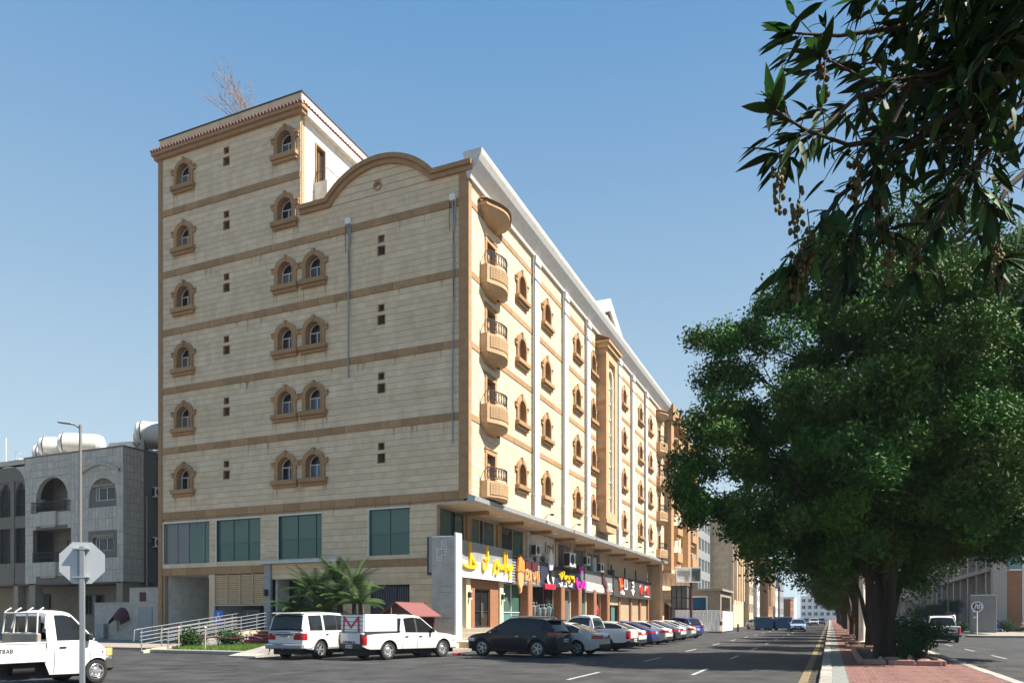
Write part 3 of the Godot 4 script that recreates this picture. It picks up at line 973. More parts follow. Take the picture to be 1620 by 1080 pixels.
	for j in bays.size():
		for k in range(1, 6):
			var lo: float = by[k] + 0.17
			var hi: float = 25.5 if k == 1 else by[k - 1] - 0.17
			courses(block, RF, bays[j][0], bays[j][1], lo, hi, rholes, null if j < 2 else bulk[(j + k) % 4], "stone")
			if k < 5: band(block, RF, bays[j][0], bays[j][1], by[k] , 0.34, 3.0, 0.035)
		courses(block, RF, bays[j][0], bays[j][1], 8.3, by[5] + 0.16, [], null if j < 2 else bulk[j % 4])
	for k in 4: stuff(part("far_stone_courses", bulk[k], M["stone%d" % k], block))
	for p in piers:
		var b := B.new()
		b.bx(p[0], p[1], 8.3, 25.0, -0.05, 0.22, RF)
		b.bx(p[0] - 0.09, p[1] + 0.09, 23.9, 24.1, -0.05, 0.28, RF); b.bx(p[0] - 0.05, p[1] + 0.05, 24.95, 25.45, -0.05, 0.32, RF)
		b.bx(p[0] - 0.09, p[1] + 0.09, 9.6, 9.75, -0.05, 0.29, RF); b.bx(p[0] - 0.12, p[1] + 0.12, 8.3, 9.6, -0.05, 0.27, RF)
		part("pier", b, M.white_render, block)
		b = B.new(); b.tube([RF * V(p[0] - 0.12, 8.4, 0.12), RF * V(p[0] - 0.12, 25.3, 0.12)], 0.06, 6)
		part("downpipe", b, M.galv, block)
	for k in rwin.size(): arched_window(RF * move(rwin[k][0], rwin[k][1], 0), "pane_brown" if k % 3 else "pane_dark", k)
	for zc in [38.65, 84.4]:
		for k in 4: balcony(RF * move(zc, by[k + 2] + 0.12, 0), k)
		tile_hood(RF * move(zc, 24.75, 0), 1.5, 1.0)
	# white cornice, its profile swept along the street side
	var co := B.new()
	var prof := [Vector2(-0.02, 25.42), Vector2(0.16, 25.42), Vector2(0.20, 25.62), Vector2(0.42, 25.95), Vector2(0.66, 26.3), Vector2(0.80, 26.62), Vector2(0.84, 26.8), Vector2(0.84, 26.9), Vector2(-0.3, 26.9)]
	for k in prof.size() - 1:
		co.quad(RF * V(35.72, prof[k].y, prof[k].x), RF * V(87.4, prof[k].y, prof[k].x), RF * V(87.4, prof[k + 1].y, prof[k + 1].x), RF * V(35.72, prof[k + 1].y, prof[k + 1].x))
	for e in [35.72, 87.4]:
		for k in range(1, prof.size() - 1):
			co.tri(RF * V(e, prof[0].y, prof[0].x), RF * V(e, prof[k + 1].y, prof[k + 1].x), RF * V(e, prof[k].y, prof[k].x)) if e < 40 else co.tri(RF * V(e, prof[0].y, prof[0].x), RF * V(e, prof[k].y, prof[k].x), RF * V(e, prof[k + 1].y, prof[k + 1].x))
	part("cornice", co, M.metal_white, block)
	var rf := B.new(); rf.bx(-40.9, -18.3, 25.7, 25.85, -36.3, -87.2)
	part("roof", rf, M.sidewalk, block)
	# triangular dormer gable over the projecting bay
	var dg := B.new()
	dg.ring(P([57.0, 26.92, 61.5, 29.0, 66.0, 26.92]), P([59.2, 26.92, 61.5, 27.95, 63.8, 26.92]), 0.72, -8, 0.45, RF)
	var dgo := part("roof_gable", dg, M.metal_white, block)
	dg = B.new(); dg.prism(P([58.9, 26.91, 61.5, 28.05, 64.1, 26.91]), -0.4, 0.5, RF)
	part("tympanum", dg, M.stone1, dgo)
	dg = B.new()
	dg.ring(P([59.6, 26.95, 61.5, 27.82, 63.4, 26.95]), P([60.0, 26.95, 61.5, 27.64, 63.0, 26.95]), 0.54, 0.48, 0.48, RF)
	dg.bx(61.46, 61.54, 26.95, 27.7, 0.5, 0.53, RF)
	part("tympanum_moulding", dg, M.dark_wood, dgo)
	# projecting brown bay with a tall arched glazing
	var tw := B.new()
	tw.bx(59.75, 60.0, 9.9, 24.2, -0.04, 0.85, RF); tw.bx(63.0, 63.25, 9.9, 24.2, -0.04, 0.85, RF)
	tw.bx(60.0, 60.55, 9.9, 24.2, 0.5, 0.851, RF); tw.bx(62.45, 63.0, 9.9, 24.2, 0.5, 0.851, RF)
	tw.bx(60.55, 62.45, 9.9, 10.6, 0.5, 0.85, RF); tw.bx(60.55, 62.45, 23.4, 24.2, 0.5, 0.85, RF)
	var tp := part("projecting_bay", tw, M.ochre0, block)
	tw = B.new()
	tw.prism(P([59.6, 9.6, 63.4, 9.6, 63.4, 9.9, 59.6, 9.9]), -0.04, 0.95, RF)
	tw.prism(P([60.2, 8.9, 62.8, 8.9, 63.3, 9.6, 59.7, 9.6]), -0.04, 0.8, RF)
	tw.bx(59.55, 63.45, 24.2, 24.55, -0.04, 1.05, RF); tw.bx(59.4, 63.6, 24.55, 24.75, -0.04, 1.2, RF)
	part("bay_moulding", tw, M.ochre1, tp)
	for k in 36:
		var y := 9.95 + k * 0.395
		tw = B.new(); tw.bx(0.02, 0.80, y + 0.015, y + 0.38, -0.0, 0.012, Transform3D(Basis.IDENTITY, V(-18, 0, -59.75)))
		part("bay_course", tw, M["tan0" if k % 10 == 4 else "ochre1"], tp)
	tw = B.new(); tw.bx(60.55, 62.45, 10.6, 23.4, 0.45, 0.5, RF)
	part("bay_glazing", tw, M.soffit, tp)
	tw = B.new()
	var oo := PackedVector2Array([Vector2(60.55, 10.6)]); var ii := PackedVector2Array([Vector2(60.85, 10.6)])
	for q in arch_pts(0.95, 22.0, 0.95, 10): oo.append(Vector2(61.5 + q.x, q.y))
	for q in arch_pts(0.65, 22.0, 0.75, 10): ii.append(Vector2(61.5 + q.x, q.y))
	oo.append(Vector2(62.45, 10.6)); ii.append(Vector2(62.15, 10.6))
	tw.ring(oo, ii, 0.72, 0.5, 0.5, RF)
	for k in 8: tw.bx(60.85, 62.15, 11.9 + k * 1.35, 12.02 + k * 1.35, 0.5, 0.56, RF)
	part("white_arch_frame", tw, M.white_stone, tp)
	var th := B.new()
	x = 59.45
	while x < 63.6:
		th.tube([RF * V(x, 24.82, 1.2), RF * V(x, 25.3, 0.1)], 0.085, 6)
		x += 0.24
	th.bx(59.4, 63.6, 24.75, 24.85, 0.0, 1.15, RF)
	th.prism(P([-18, 24.8, -16.85, 24.8, -18, 25.25]), -63.6, -59.4)
	stuff(part("bay_roof_tiles", th, M.tile_tan, tp))
	# canopy over the shops: edge, soffit, beams
	var cn := B.new()
	var cp := [Vector2(-2.0, 7.92), Vector2(0.30, 7.92), Vector2(0.42, 8.0), Vector2(0.46, 8.22), Vector2(0.10, 8.36), Vector2(-0.02, 8.36)]
	for k in cp.size() - 1:
		cn.quad(RF * V(35.75, cp[k].y, cp[k].x), RF * V(87.3, cp[k].y, cp[k].x), RF * V(87.3, cp[k + 1].y, cp[k + 1].x), RF * V(35.75, cp[k + 1].y, cp[k + 1].x)) if k > 0 else null
	var ends := P([-0.02, 7.92, 0.30, 7.92, 0.42, 8.0, 0.46, 8.22, 0.10, 8.36, -0.02, 8.36])
	for e in [35.75, 87.3]:
		cn.prism(ends, -0.005, 0.005, Transform3D(Basis(V(1, 0, 0), V(0, 1, 0), V(0, 0, 1)), V(-18, 0, -e)))
	part("canopy_edge", cn, M.galv_light, block)
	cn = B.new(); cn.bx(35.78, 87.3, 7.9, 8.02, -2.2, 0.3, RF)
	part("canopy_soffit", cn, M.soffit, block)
	for k in 10:
		cn = B.new(); cn.bx(38.9 + k * 5.3, 39.25 + k * 5.3, 7.66, 7.9, -1.9, -0.35, RF)
		part("canopy_beam", cn, M.tan1, block)
		cn = B.new(); cn.lathe([Vector2(0.0, -0.05), Vector2(0.13, -0.05), Vector2(0.16, 0.0)], 10, Transform3D(Basis.IDENTITY, RF * V(41.4 + k * 5.1, 7.9, -0.7)))
		part("canopy_downlight", cn, M.frame_white, block)
	cn = B.new(); cn.bx(36.3, 87.0, 8.36, 8.39, -0.02, 0.1, RF)
	part("canopy_flashing", cn, M.galv, block)
	# small spotlights on the canopy edge
	for z in [46.8, 52.6, 58.4, 66.8, 72.0, 77.6]:
		cn = B.new()
		cn.tube([RF * V(z, 8.35, 0.25), RF * V(z, 8.6, 0.5), RF * V(z, 8.62, 0.75)], 0.025, 5)
		cn.cbox(RF * V(z, 8.6, 0.8), V(0.22, 0.12, 0.2), 0.02)
		part("spotlight", cn, M.black, block)
	# pipes and boxes on the end wall
	for q in [[-18.9, 24.55, 11.2, 0.11], [-25.75, 24.7, 15.6, 0.07]]:
		var b := B.new()
		b.cbox(LF * V(q[0], q[1], 0.12), V(0.34, 0.36, 0.22), 0.03)
		part("junction_box", b, M.panel_white, block)
		b = B.new()
		for j in 2:
			var pts := []
			for k in 12:
				var f := k / 11.0
				pts.append(LF * V(q[0] + 0.08 * j + q[3] * sin(f * 5.0 + j * 1.7) * (1.0 - f), lerpf(q[1] - 0.2, q[2] if j == 0 else lerpf(q[1], q[2], 0.42), f), 0.10))
			b.tube(pts, 0.045, 6)
		part("cable_conduit", b, M.galv, block)
		b = B.new()
		b.tube([LF * V(q[0] - 0.15, q[1] - 0.1, 0.12), LF * V(q[0] - 0.22, q[1] - 1.2, 0.09), LF * V(q[0] - 0.2, q[1] - 1.75, 0.09)], 0.018, 4)
		part("loose_cable", b, M.black, block)
	# leafless shoots growing out of the roof
	var tg := B.new()
	for s in 16:
		var p := V(-35.0 + rng.randfn(0, 0.25), 33.3, -38.4 + rng.randfn(0, 0.2))
		var d := V(-0.42 + rng.randfn(0, 0.14), 1.0, rng.randfn(0, 0.1)).normalized()
		var pts := [p]
		for k in 7:
			d = (d + V(rng.randfn(-0.03, 0.05), rng.randfn(0, 0.03), rng.randfn(0, 0.05))).normalized()
			p += d * 0.74
			pts.append(p)
			if k > 0:
				for m in 4:
					var e := (d + V(rng.randfn(-0.05, 0.45), rng.randfn(0, 0.25), rng.randfn(0, 0.45))).normalized()
					var e1 := p + e * rng.randf_range(0.3, 0.75)
					tg.tube([p, p + e * 0.2, e1 + V(0, 0.08, 0)], 0.016, 3, 0.006)
					tg.tube([e1, e1 + (e + V(rng.randfn(0, 0.5), 0.3, rng.randfn(0, 0.4))).normalized() * 0.35], 0.010, 3, 0.005)
		tg.tube(pts, 0.03, 4, 0.008)
	solo("bare_shrub", tg, M.dead_twig, "leafless pinkish dry shrub sprouting above the roof of the tall corner block", "shrub")

# ---------------------------------------------------------------- ground floor: glazing helper
# a framed window of cols x rows panes; x, y from the lower left corner, splits as fractions
func glazed(parent: Node, t: Transform3D, w: float, h: float, xs: Array, ys: Array, panes: Array, frame: Material, fw := 0.05, called := "window") -> MeshInstance3D:
	var b := B.new()
	b.bx(0, fw, 0, h, -0.10, 0.02, t); b.bx(w - fw, w, 0, h, -0.10, 0.02, t)
	b.bx(fw, w - fw, 0, fw, -0.10, 0.02, t); b.bx(fw, w - fw, h - fw, h, -0.10, 0.02, t)
	var gx := [fw]
	for q in xs: gx.append(q * w)
	gx.append(w - fw)
	var gy := [fw]
	for q in ys: gy.append(q * h)
	gy.append(h - fw)
	for k in range(1, gx.size() - 1): b.bx(gx[k] - 0.02, gx[k] + 0.02, fw, h - fw, -0.09, 0.0, t)
	for k in range(1, gy.size() - 1): b.bx(fw, w - fw, gy[k] - 0.02, gy[k] + 0.02, -0.088, 0.004, t)
	var o := part(called, b, frame, parent)
	var n := 0
	for j in gy.size() - 1:
		for i in gx.size() - 1:
			var q := B.new()
			q.bx(gx[i], gx[i + 1], gy[j], gy[j + 1], -0.07, -0.06 + 0.003 * ((i + j) % 2), t)
			part("pane", q, M[panes[n % panes.size()]], o)
			n += 1
	return o

func build_shops() -> void:
	var SF := Transform3D(Basis(Vector3.UP, PI / 2), V(-19.9, 0, 0))   # x = distance up the street, z = out over the pavement
	# wall above the shops and openings
	var holes := [span(36.15, 38.95, 1.05, 7.75), span(40.0, 43.3, 4.0, 7.75), span(44.4, 48.25, 1.05, 7.75), span(55.4, 58.3, 4.0, 7.6), span(58.9, 62.1, 4.0, 7.5), span(62.9, 66.7, 4.0, 7.5),
		span(39.3, 43.6, 1.05, 4.0), span(49.2, 54.4, 1.05, 4.0), span(55.6, 58.7, 1.05, 4.0), span(60.0, 63.0, 1.05, 4.0), span(64.4, 67.4, 1.05, 4.0), span(69.4, 86.6, 1.05, 4.0)]
	for z in [70.95, 76.2, 81.0]: holes.append(span(z, z + 0.55, 5.4, 6.9))
	var w := B.new()
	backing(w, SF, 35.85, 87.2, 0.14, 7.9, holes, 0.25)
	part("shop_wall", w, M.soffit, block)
	for z in [70.95, 76.2, 81.0]: glazed(block, SF * move(z, 5.4, -0.06), 0.55, 1.5, [], [0.5], ["pane_dark"], M.trim)
	# raised walk in front of the shops with three steps
	var st := B.new()
	st.bx(35.6, 87.0, 0.14, 1.05, 0.0, 1.3, SF)
	var wk := part("shop_walk", st, M.sidewalk, block)
	for k in 3:
		st = B.new(); st.cbox(SF * V(61.3, 0.28 + 0.0 * k, 1.45), V(0.30, 0.28, 51.4), 0.015) if k == 0 else st.cbox(SF * V(61.3, 0.22 + 0.3 * k, 1.305), V(0.012, 0.02, 51.4), 0.003)
		part("step", st, M["stone%d" % k], wk)
	# mezzanine glazing
	glazed(block, SF * move(36.15, 4.0, 0), 2.8, 3.75, [0.5, 0.62], [0.5], ["pane_green", "pane_dark", "pane_green", "pane_green2", "pane_dark", "pane_green2"], M.charcoal)
	glazed(block, SF * move(40.0, 4.0, 0), 3.3, 3.75, [0.34, 0.52], [0.5], ["pane_green2", "pane_dark", "pane_green2"], M.soffit)
	glazed(block, SF * move(44.4, 4.0, 0), 3.85, 3.75, [0.5], [0.5], ["pane_green", "pane_dark", "pane_dark", "pane_green"], M.soffit)
	glazed(block, SF * move(55.4, 4.0, 0), 2.9, 3.6, [0.5], [], ["pane_grey"], M.soffit)
	glazed(block, SF * move(58.9, 4.0, 0), 3.2, 3.5, [0.5], [], ["pane_green2", "pane_grey"], M.soffit)
	glazed(block, SF * move(62.9, 4.0, 0), 3.8, 3.5, [0.5], [], ["pane_green2"], M.soffit)
	for z in [39.45, 43.85, 54.9, 58.6, 62.5, 67.0, 70.2]:
		var b := B.new(); b.bx(z - 0.2, z + 0.2, 4.0, 7.66, -0.05, 0.12, SF)
		part("mezzanine_pilaster", b, M.tan2 if z < 45 else M.soffit, block)
	# white printed wall panel with pale letters
	var b := B.new(); b.bx(48.9, 54.6, 4.0, 7.8, -0.02, 0.05, SF)
	var wp := part("white_wall_panel", b, M.white_render, block)
	b = B.new()
	for q in [[52.4, 7.0, 0.16, 0.8], [52.8, 7.1, 0.7, 0.14], [52.85, 6.75, 0.14, 0.55], [53.3, 6.9, 0.16, 0.6], [53.6, 6.85, 0.5, 0.5], [54.1, 7.0, 0.16, 0.7]]: b.bx(q[0], q[0] + q[2], q[1] - q[3] / 2, q[1] + q[3] / 2, 0.05, 0.09, SF)
	part("letter", b, M.tan1, wp)
	for k in 12:
		b = B.new(); b.prism(P([0, 0, 0.22, 0.1, 0.3, 0.42, 0.12, 0.34, -0.1, 0.5, -0.16, 0.2]), 0.05, 0.062, SF * move(50.0 + rng.randf() * 3.6, 5.4 + rng.randf() * 1.1, 0) * Transform3D(Basis(Vector3.BACK, rng.randf() * TAU), Vector3.ZERO))
		part("printed_flower", b, M[["crimson", "tan1", "panel_light", "hut_red"][k % 4]], wp)
	# pillars
	for q in [[48.05, "terracotta"], [54.95, "terracotta"], [59.3, "terracotta"], [63.65, "terracotta"], [67.95, "terracotta"]]:
		b = B.new(); b.cbox(SF * V(q[0], 2.6, 0.28), V(0.72, 3.1, 0.78), 0.06)
		var p := part("pillar", b, M[q[1]], block)
		b = B.new(); b.cbox(SF * V(q[0], 1.15, 0.28), V(0.82, 0.24, 0.88), 0.03)
		part("base", b, M.tan1, p)
	# first shop: door in a terracotta portal, cream pilasters with wall lamps
	b = B.new()
	b.bx(39.3, 40.15, 1.05, 4.0, -0.1, 0.16, SF); b.bx(42.35, 43.6, 1.05, 4.0, -0.1, 0.16, SF); b.bx(40.15, 42.35, 3.45, 4.0, -0.1, 0.16, SF)
	part("door_portal", b, M.terracotta, block)
	for z in [39.1, 43.9]:
		b = B.new(); b.bx(z - 0.28, z + 0.28, 1.05, 4.0, -0.05, 0.26, SF)
		part("pilaster", b, M.stone2, block)
		b = B.new(); b.cbox(SF * V(z, 3.0, 0.36), V(0.14, 0.5, 0.16), 0.02)
		var l := part("wall_lamp", b, M.dark_wood, block)
		for s in [0.21, -0.21]:
			b = B.new(); b.cbox(SF * V(z, 3.0 + s, 0.37), V(0.18, 0.1, 0.2), 0.02); part("lamp_glass", b, M.frame_white, l)
	var d := glazed(block, SF * move(40.15, 1.05, 0.05), 2.2, 2.4, [0.5], [0.42], ["pane_dark", "pane_brown", "pane_dark", "pane_dark"], M.dark_wood, 0.09, "shop_door")
	b = B.new(); b.tube([SF * V(41.18, 1.7, 0.12), SF * V(41.18, 2.6, 0.12)], 0.025, 6); b.tube([SF * V(41.34, 1.7, 0.12), SF * V(41.34, 2.6, 0.12)], 0.025, 6)
	part("pull_handle", b, M.steel, d)
	glazed(block, SF * move(36.15, 1.05, 0), 2.7, 2.95, [0.5], [], ["pane_teal"], M.frame_white, 0.06, "shop_window")
	glazed(block, SF * move(44.4, 1.05, 0), 3.4, 2.95, [0.5], [0.33], ["pane_teal", "pane_teal", "pane_green2", "pane_green"], M.frame_white, 0.05, "shop_window")
	glazed(block, SF * move(49.2, 1.05, -0.1), 5.2, 2.95, [0.25, 0.5, 0.75], [], ["pane_dark"], M.trim, 0.05, "shop_window")
	glazed(block, SF * move(55.6, 1.05, -0.1), 3.1, 2.95, [0.45], [], ["pane_teal", "pane_grey"], M.frame_white, 0.05, "shop_window")
	glazed(block, SF * move(60.0, 1.05, -0.1), 3.0, 2.95, [0.5], [], ["pane_green2"], M.frame_white, 0.05, "shop_window")
	glazed(block, SF * move(64.4, 1.05, -0.3), 3.0, 2.95, [0.5], [], ["pane_dark"], M.trim, 0.05, "shop_door")
	b = B.new(); b.bx(69.4, 73.4, 2.9, 4.0, -0.1, 0.06, SF); b.bx(69.4, 69.6, 1.05, 2.9, -0.1, 0.06, SF)
	part("shop_lintel", b, M.shutter, block)
	glazed(block, SF * move(69.6, 1.05, -0.05), 3.2, 1.85, [0.34, 0.5], [], ["pane_teal", "pane_dark", "pane_teal"], M.trim, 0.05, "shop_door")
	for q in [[74.0, 78.2], [78.9, 82.4], [83.1, 86.4]]:
		for k in 22:
			b = B.new(); b.cbox(SF * V((q[0] + q[1]) / 2, 1.12 + k * 0.133, -0.06), V(0.05, 0.126, q[1] - q[0]), 0.012)
			part("shutter_slat", b, M.shutter, block)
	for z in [73.7, 78.55, 82.75, 86.7]:
		b = B.new(); b.bx(z - 0.28, z + 0.28, 1.05, 4.0, -0.1, 0.16, SF)
		part("shutter_post", b, M.terracotta, block)
	# goods on show inside the dark shop windows
	for k in 9:
		var z := 49.7 + k * 0.54
		var o := B.new()
		o.lathe([Vector2(0.02, 0), Vector2(0.16, 0.02), Vector2(0.13, 0.4), Vector2(0.2, 0.75), Vector2(0.22, 1.1), Vector2(0.06, 1.2), Vector2(0.09, 1.35), Vector2(0.0, 1.46)], 8, Transform3D(Basis.IDENTITY, SF * V(z, 1.2 + rng.randf_range(0, 0.2), -0.02)))
		solo("shop_mannequin", o, M[["navy_panel", "sign_grey", "charcoal", "pane_teal"][k % 4]], "dressed mannequin in the dark shop window between the brown pillars", "mannequin", ID, "mannequins in the dark shop window")
	for k in 2:
		var o := B.new()
		o.lathe([Vector2(0.05, 0), Vector2(0.3, 0.05), Vector2(0.34, 0.5), Vector2(0.24, 0.9), Vector2(0.05, 1.0)], 9, Transform3D(Basis.IDENTITY, SF * V(65.2 + k * 1.1, 1.9, -0.2)))
		solo("garment", o, M.crimson, ["bright pink garment hanging in a dark shop doorway, nearer one", "bright pink garment hanging in a dark shop doorway, farther one"][k], "garment")
	# ---------------- sign boards
	# 1: grey cladding over a white strip with yellow letters, turning the corner
	var s1 := thing("shop_sign", "grey and white fascia board with raised yellow Arabic letters beside the grey pylon", "sign", V(-19.4, 0, 0))
	var T := Transform3D(Basis(Vector3.UP, PI / 2), Vector3.ZERO)
	b = B.new(); b.bx(35.45, 44.95, 4.0, 6.1, -0.5, 0.0, T); b.bx(-0.9, 0.0, 4.0, 6.1, -35.5, -35.35)
	part("board", b, M.charcoal, s1)
	for k in 6:
		b = B.new(); b.bx(35.4 + k * 1.592, 36.97 + k * 1.592, 5.03, 6.12, 0.002, 0.06, T)
		part("cladding_panel", b, M.panel_light, s1)
		b = B.new(); b.bx(35.4 + k * 1.592, 36.985 + k * 1.592, 4.0, 5.02, 0.002, 0.05, T)
		part("lower_panel", b, M.panel_white, s1)
	b = B.new(); b.bx(-0.75, 0.06, 4.15, 6.12, -35.34, -35.30)
	part("return_panel", b, M.panel_light, s1)
	# strokes of the letters, right to left, as [u, y] pairs in metres on the board
	var yl := [
		[[38.55, 6.02, 38.55, 4.75], [37.7, 4.72, 38.1, 4.62, 38.9, 4.62, 39.35, 4.75, 39.1, 4.95, 38.85, 5.1, 38.7, 5.3]],
		[[40.9, 6.0, 40.95, 5.2, 40.8, 4.8, 40.5, 4.55, 40.3, 4.65, 40.25, 5.0], [40.55, 5.2, 40.75, 5.3]],
		[[42.0, 5.15, 41.9, 4.85, 41.85, 4.5], [42.5, 5.25, 42.3, 5.0, 42.5, 4.85, 42.6, 5.05, 42.45, 4.55, 42.2, 4.4], [42.6, 4.85, 43.1, 4.8, 43.15, 5.0, 43.35, 4.8, 43.6, 4.85, 43.65, 5.05]],
		[[43.45, 5.9, 43.45, 4.85], [43.8, 5.95, 43.8, 4.8, 43.6, 4.55], [43.8, 4.8, 44.3, 4.85, 44.45, 5.1, 44.75, 4.95, 44.3, 4.6], [44.35, 4.3, 44.42, 4.36]]]
	for g in yl:
		var lb := B.new()
		for s in g: stroke(lb, s, 0.17, 0.05, 0.2, T)
		part("letter", lb, M.yellow, s1)
	# 2: glass and steel fascia with an orange butterfly-like emblem and red and orange lettering
	var s2 := thing("shop_sign", "pale louvred fascia with a tall orange emblem and red and orange lettering", "sign", V(-19.4, 0, 0))
	for k in 9:
		b = B.new(); b.bx(45.05, 50.15, 4.05 + k * 0.18, 4.17 + k * 0.18, -0.1, 0.0, T)
		part("slat", b, M.panel_light, s2)
	b = B.new()
	b.bx(45.05, 50.15, 3.9, 4.05, -0.5, 0.06, T)
	for z in [45.1, 46.6, 48.2, 50.1]: b.bx(z - 0.03, z + 0.03, 4.05, 5.7, -0.14, -0.1, T)
	b.tube([T * V(46.6, 5.75, 0), T * V(48.5, 5.72, 0.05), T * V(50.1, 5.6, 0)], 0.03, 5)
	part("frame", b, M.steel, s2)
	b = B.new(); b.prism(P([45.6, 4.75, 45.75, 5.6, 46.1, 5.95, 46.3, 5.7, 46.7, 5.5, 46.75, 4.9, 46.5, 4.72, 46.2, 4.85]), 0.06, 0.22, T)
	part("emblem_upper", b, M.orange, s2)
	b = B.new(); b.prism(P([45.65, 4.68, 46.2, 4.76, 46.6, 4.64, 46.55, 3.9, 46.35, 3.75, 46.3, 3.45, 46.05, 3.3, 46.1, 3.6, 45.75, 3.95]), 0.06, 0.2, T)
	part("emblem_lower", b, mat("peach", lin(0.72, 0.36, 0.14), 0.5), s2)
	for q in [[47.3, 48.3], [48.5, 49.6]]:
		b = B.new(); b.cbox(T * V((q[0] + q[1]) / 2, 5.3, 0.04), V(0.1, 0.55, q[1] - q[0]), 0.02); part("red_letter_block", b, M.hut_red, s2)
	for g in [[[47.2, 4.3, 47.3, 4.9, 47.6, 5.0, 47.7, 4.6, 47.4, 4.4]], [[47.9, 4.9, 48.1, 4.5, 47.9, 4.2], [48.15, 4.9, 48.3, 4.2]], [[48.7, 4.8, 48.75, 4.4, 49.1, 4.5, 49.1, 4.9]], [[49.4, 4.9, 49.5, 4.2], [49.7, 4.8, 49.85, 4.25]]]:
		var lb := B.new()
		for s in g: stroke(lb, s, 0.15, 0.0, 0.12, T)
		part("letter", lb, M.peach, s2)
	# 3: dark fascia, black and white figure, yellow script on dark railings, magenta letters
	var s3 := thing("shop_sign", "dark blue fascia with a black and white cut-out, yellow script and magenta letters", "sign", V(-19.4, 0, 0))
	b = B.new(); b.bx(50.3, 60.8, 4.0, 4.75, -0.4, 0.0, T); b.bx(50.3, 52.4, 4.75, 5.75, -0.1, 0.0, T); b.bx(59.2, 60.8, 4.75, 6.1, -0.1, 0.0, T)
	part("board", b, M.navy_panel, s3)
	b = B.new(); b.bx(52.4, 59.2, 5.55, 5.62, -0.06, 0.0, T)
	for k in 34: b.bx(52.5 + k * 0.2, 52.53 + k * 0.2, 4.75, 5.55, -0.05, -0.02, T)
	b.bx(52.4, 59.2, 4.75, 5.5, -0.12, -0.08, T)
	part("railing", b, M.trim, s3)
	b = B.new(); b.prism(P([52.0, 5.2, 51.85, 5.8, 52.0, 6.5, 52.3, 6.85, 52.65, 6.4, 52.75, 5.8, 52.6, 5.3]), 0.02, 0.12, T); part("white_cutout", b, M.panel_white, s3)
	b = B.new(); b.prism(P([52.2, 5.1, 52.7, 5.3, 53.0, 5.0, 52.6, 4.3, 51.8, 4.2, 51.2, 4.5, 51.5, 4.55, 52.0, 4.5]), 0.03, 0.15, T); part("black_cutout", b, M.black, s3)
	b = B.new(); b.prism(P([52.25, 4.75, 52.8, 4.7, 52.6, 4.15]), 0.15, 0.17, T); b.prism(P([51.2, 4.6, 51.5, 4.9, 51.6, 4.4, 52.0, 4.2, 51.6, 4.15, 51.3, 4.35]), 0.15, 0.17, T); part("white_cutout", b, M.panel_white, s3)
	b = B.new(); b.cbox(T * V(52.0, 3.98, 0.1), V(0.14, 0.42, 2.3), 0.03); part("red_name_panel", b, M.crimson, s3)
	for g in [[[54.3, 5.0, 54.6, 4.7, 54.9, 5.0, 54.7, 5.15]], [[55.2, 5.25, 55.3, 4.8, 55.7, 4.75, 55.9, 4.95]], [[56.3, 4.95, 56.6, 4.6, 56.3, 4.45, 56.1, 4.55]], [[56.9, 5.0, 57.2, 4.85, 57.6, 5.0, 57.7, 4.6]]]:
		var lb := B.new()
		for s in g: stroke(lb, s, 0.17, 0.02, 0.14, T)
		part("letter", lb, M.yellow, s3)
	for g in [[[54.3, 4.3, 54.5, 4.1, 54.8, 4.2, 54.9, 4.4]], [[55.3, 4.15, 55.9, 4.15, 55.8, 4.4]], [[56.5, 4.2, 57.2, 4.2, 57.3, 4.4]]]:
		var lb := B.new()
		for s in g: stroke(lb, s, 0.12, 0.0, 0.1, T)
		part("letter", lb, M.panel_white, s3)
	for g in [[[58.5, 4.9, 58.3, 4.5, 58.7, 4.2, 59.0, 4.5, 58.6, 4.6], [58.6, 4.1, 59.0, 4.05]], [[59.3, 4.6, 59.5, 4.2, 59.8, 4.25, 59.9, 4.7]], [[60.1, 4.7, 60.2, 4.2, 60.5, 4.2, 60.6, 4.75, 60.3, 4.7]]]:
		var lb := B.new()
		for s in g: stroke(lb, s, 0.2, 0.0, 0.15, T)
		part("letter", lb, M.magenta, s3)
	b = B.new(); b.prism(P([59.3, 5.9, 60.3, 6.1, 60.2, 5.5, 59.7, 5.3]), 0.02, 0.1, T); part("purple_motif", b, M.magenta, s3)
	b = B.new(); b.prism(P([59.4, 5.3, 60.3, 5.4, 60.1, 4.8, 59.6, 4.75]), 0.02, 0.1, T); part("teal_motif", b, M.pane_teal, s3)
	# 4: grey fascia with white stripes
	var s4 := thing("shop_sign", "grey fascia with white diagonal stripes and a slim maroon figure cut-out", "sign", V(-19.4, 0, 0))
	b = B.new(); b.bx(61.0, 69.7, 3.85, 5.75, -0.4, 0.0, T); part("board", b, M.sign_grey, s4)
	for k in 6:
		b = B.new(); b.prism(P([61.3, 4.0 + k * 0.14, 67.4 - k * 0.2, 3.98 + k * 0.12, 67.2 - k * 0.2, 4.05 + k * 0.12, 61.3, 4.09 + k * 0.14]), 0.002, 0.03, T); part("stripe", b, M.panel_white, s4)
	b = B.new(); b.prism(P([65.9, 5.95, 66.4, 5.6, 67.2, 5.0, 67.6, 4.5, 67.2, 4.0, 66.8, 3.9, 66.9, 4.5, 66.1, 4.9]), 0.04, 0.12, T); part("figure_cutout", b, M.maroon, s4)
	for g in [[[67.9, 4.2, 68.0, 4.8, 68.4, 4.85, 68.5, 4.2]], [[68.8, 4.2, 68.8, 4.9]], [[69.2, 4.9, 69.2, 4.2, 69.5, 4.2]]]:
		var lb := B.new()
		for s in g: stroke(lb, s, 0.14, 0.0, 0.08, T)
		part("letter", lb, M.panel_white, s4)
	# 5: long dark brown fascia with red and white marks
	var s5 := thing("shop_sign", "long dark brown fascia with red emblems and white lettering above the shutters", "sign", V(-19.4, 0, 0))
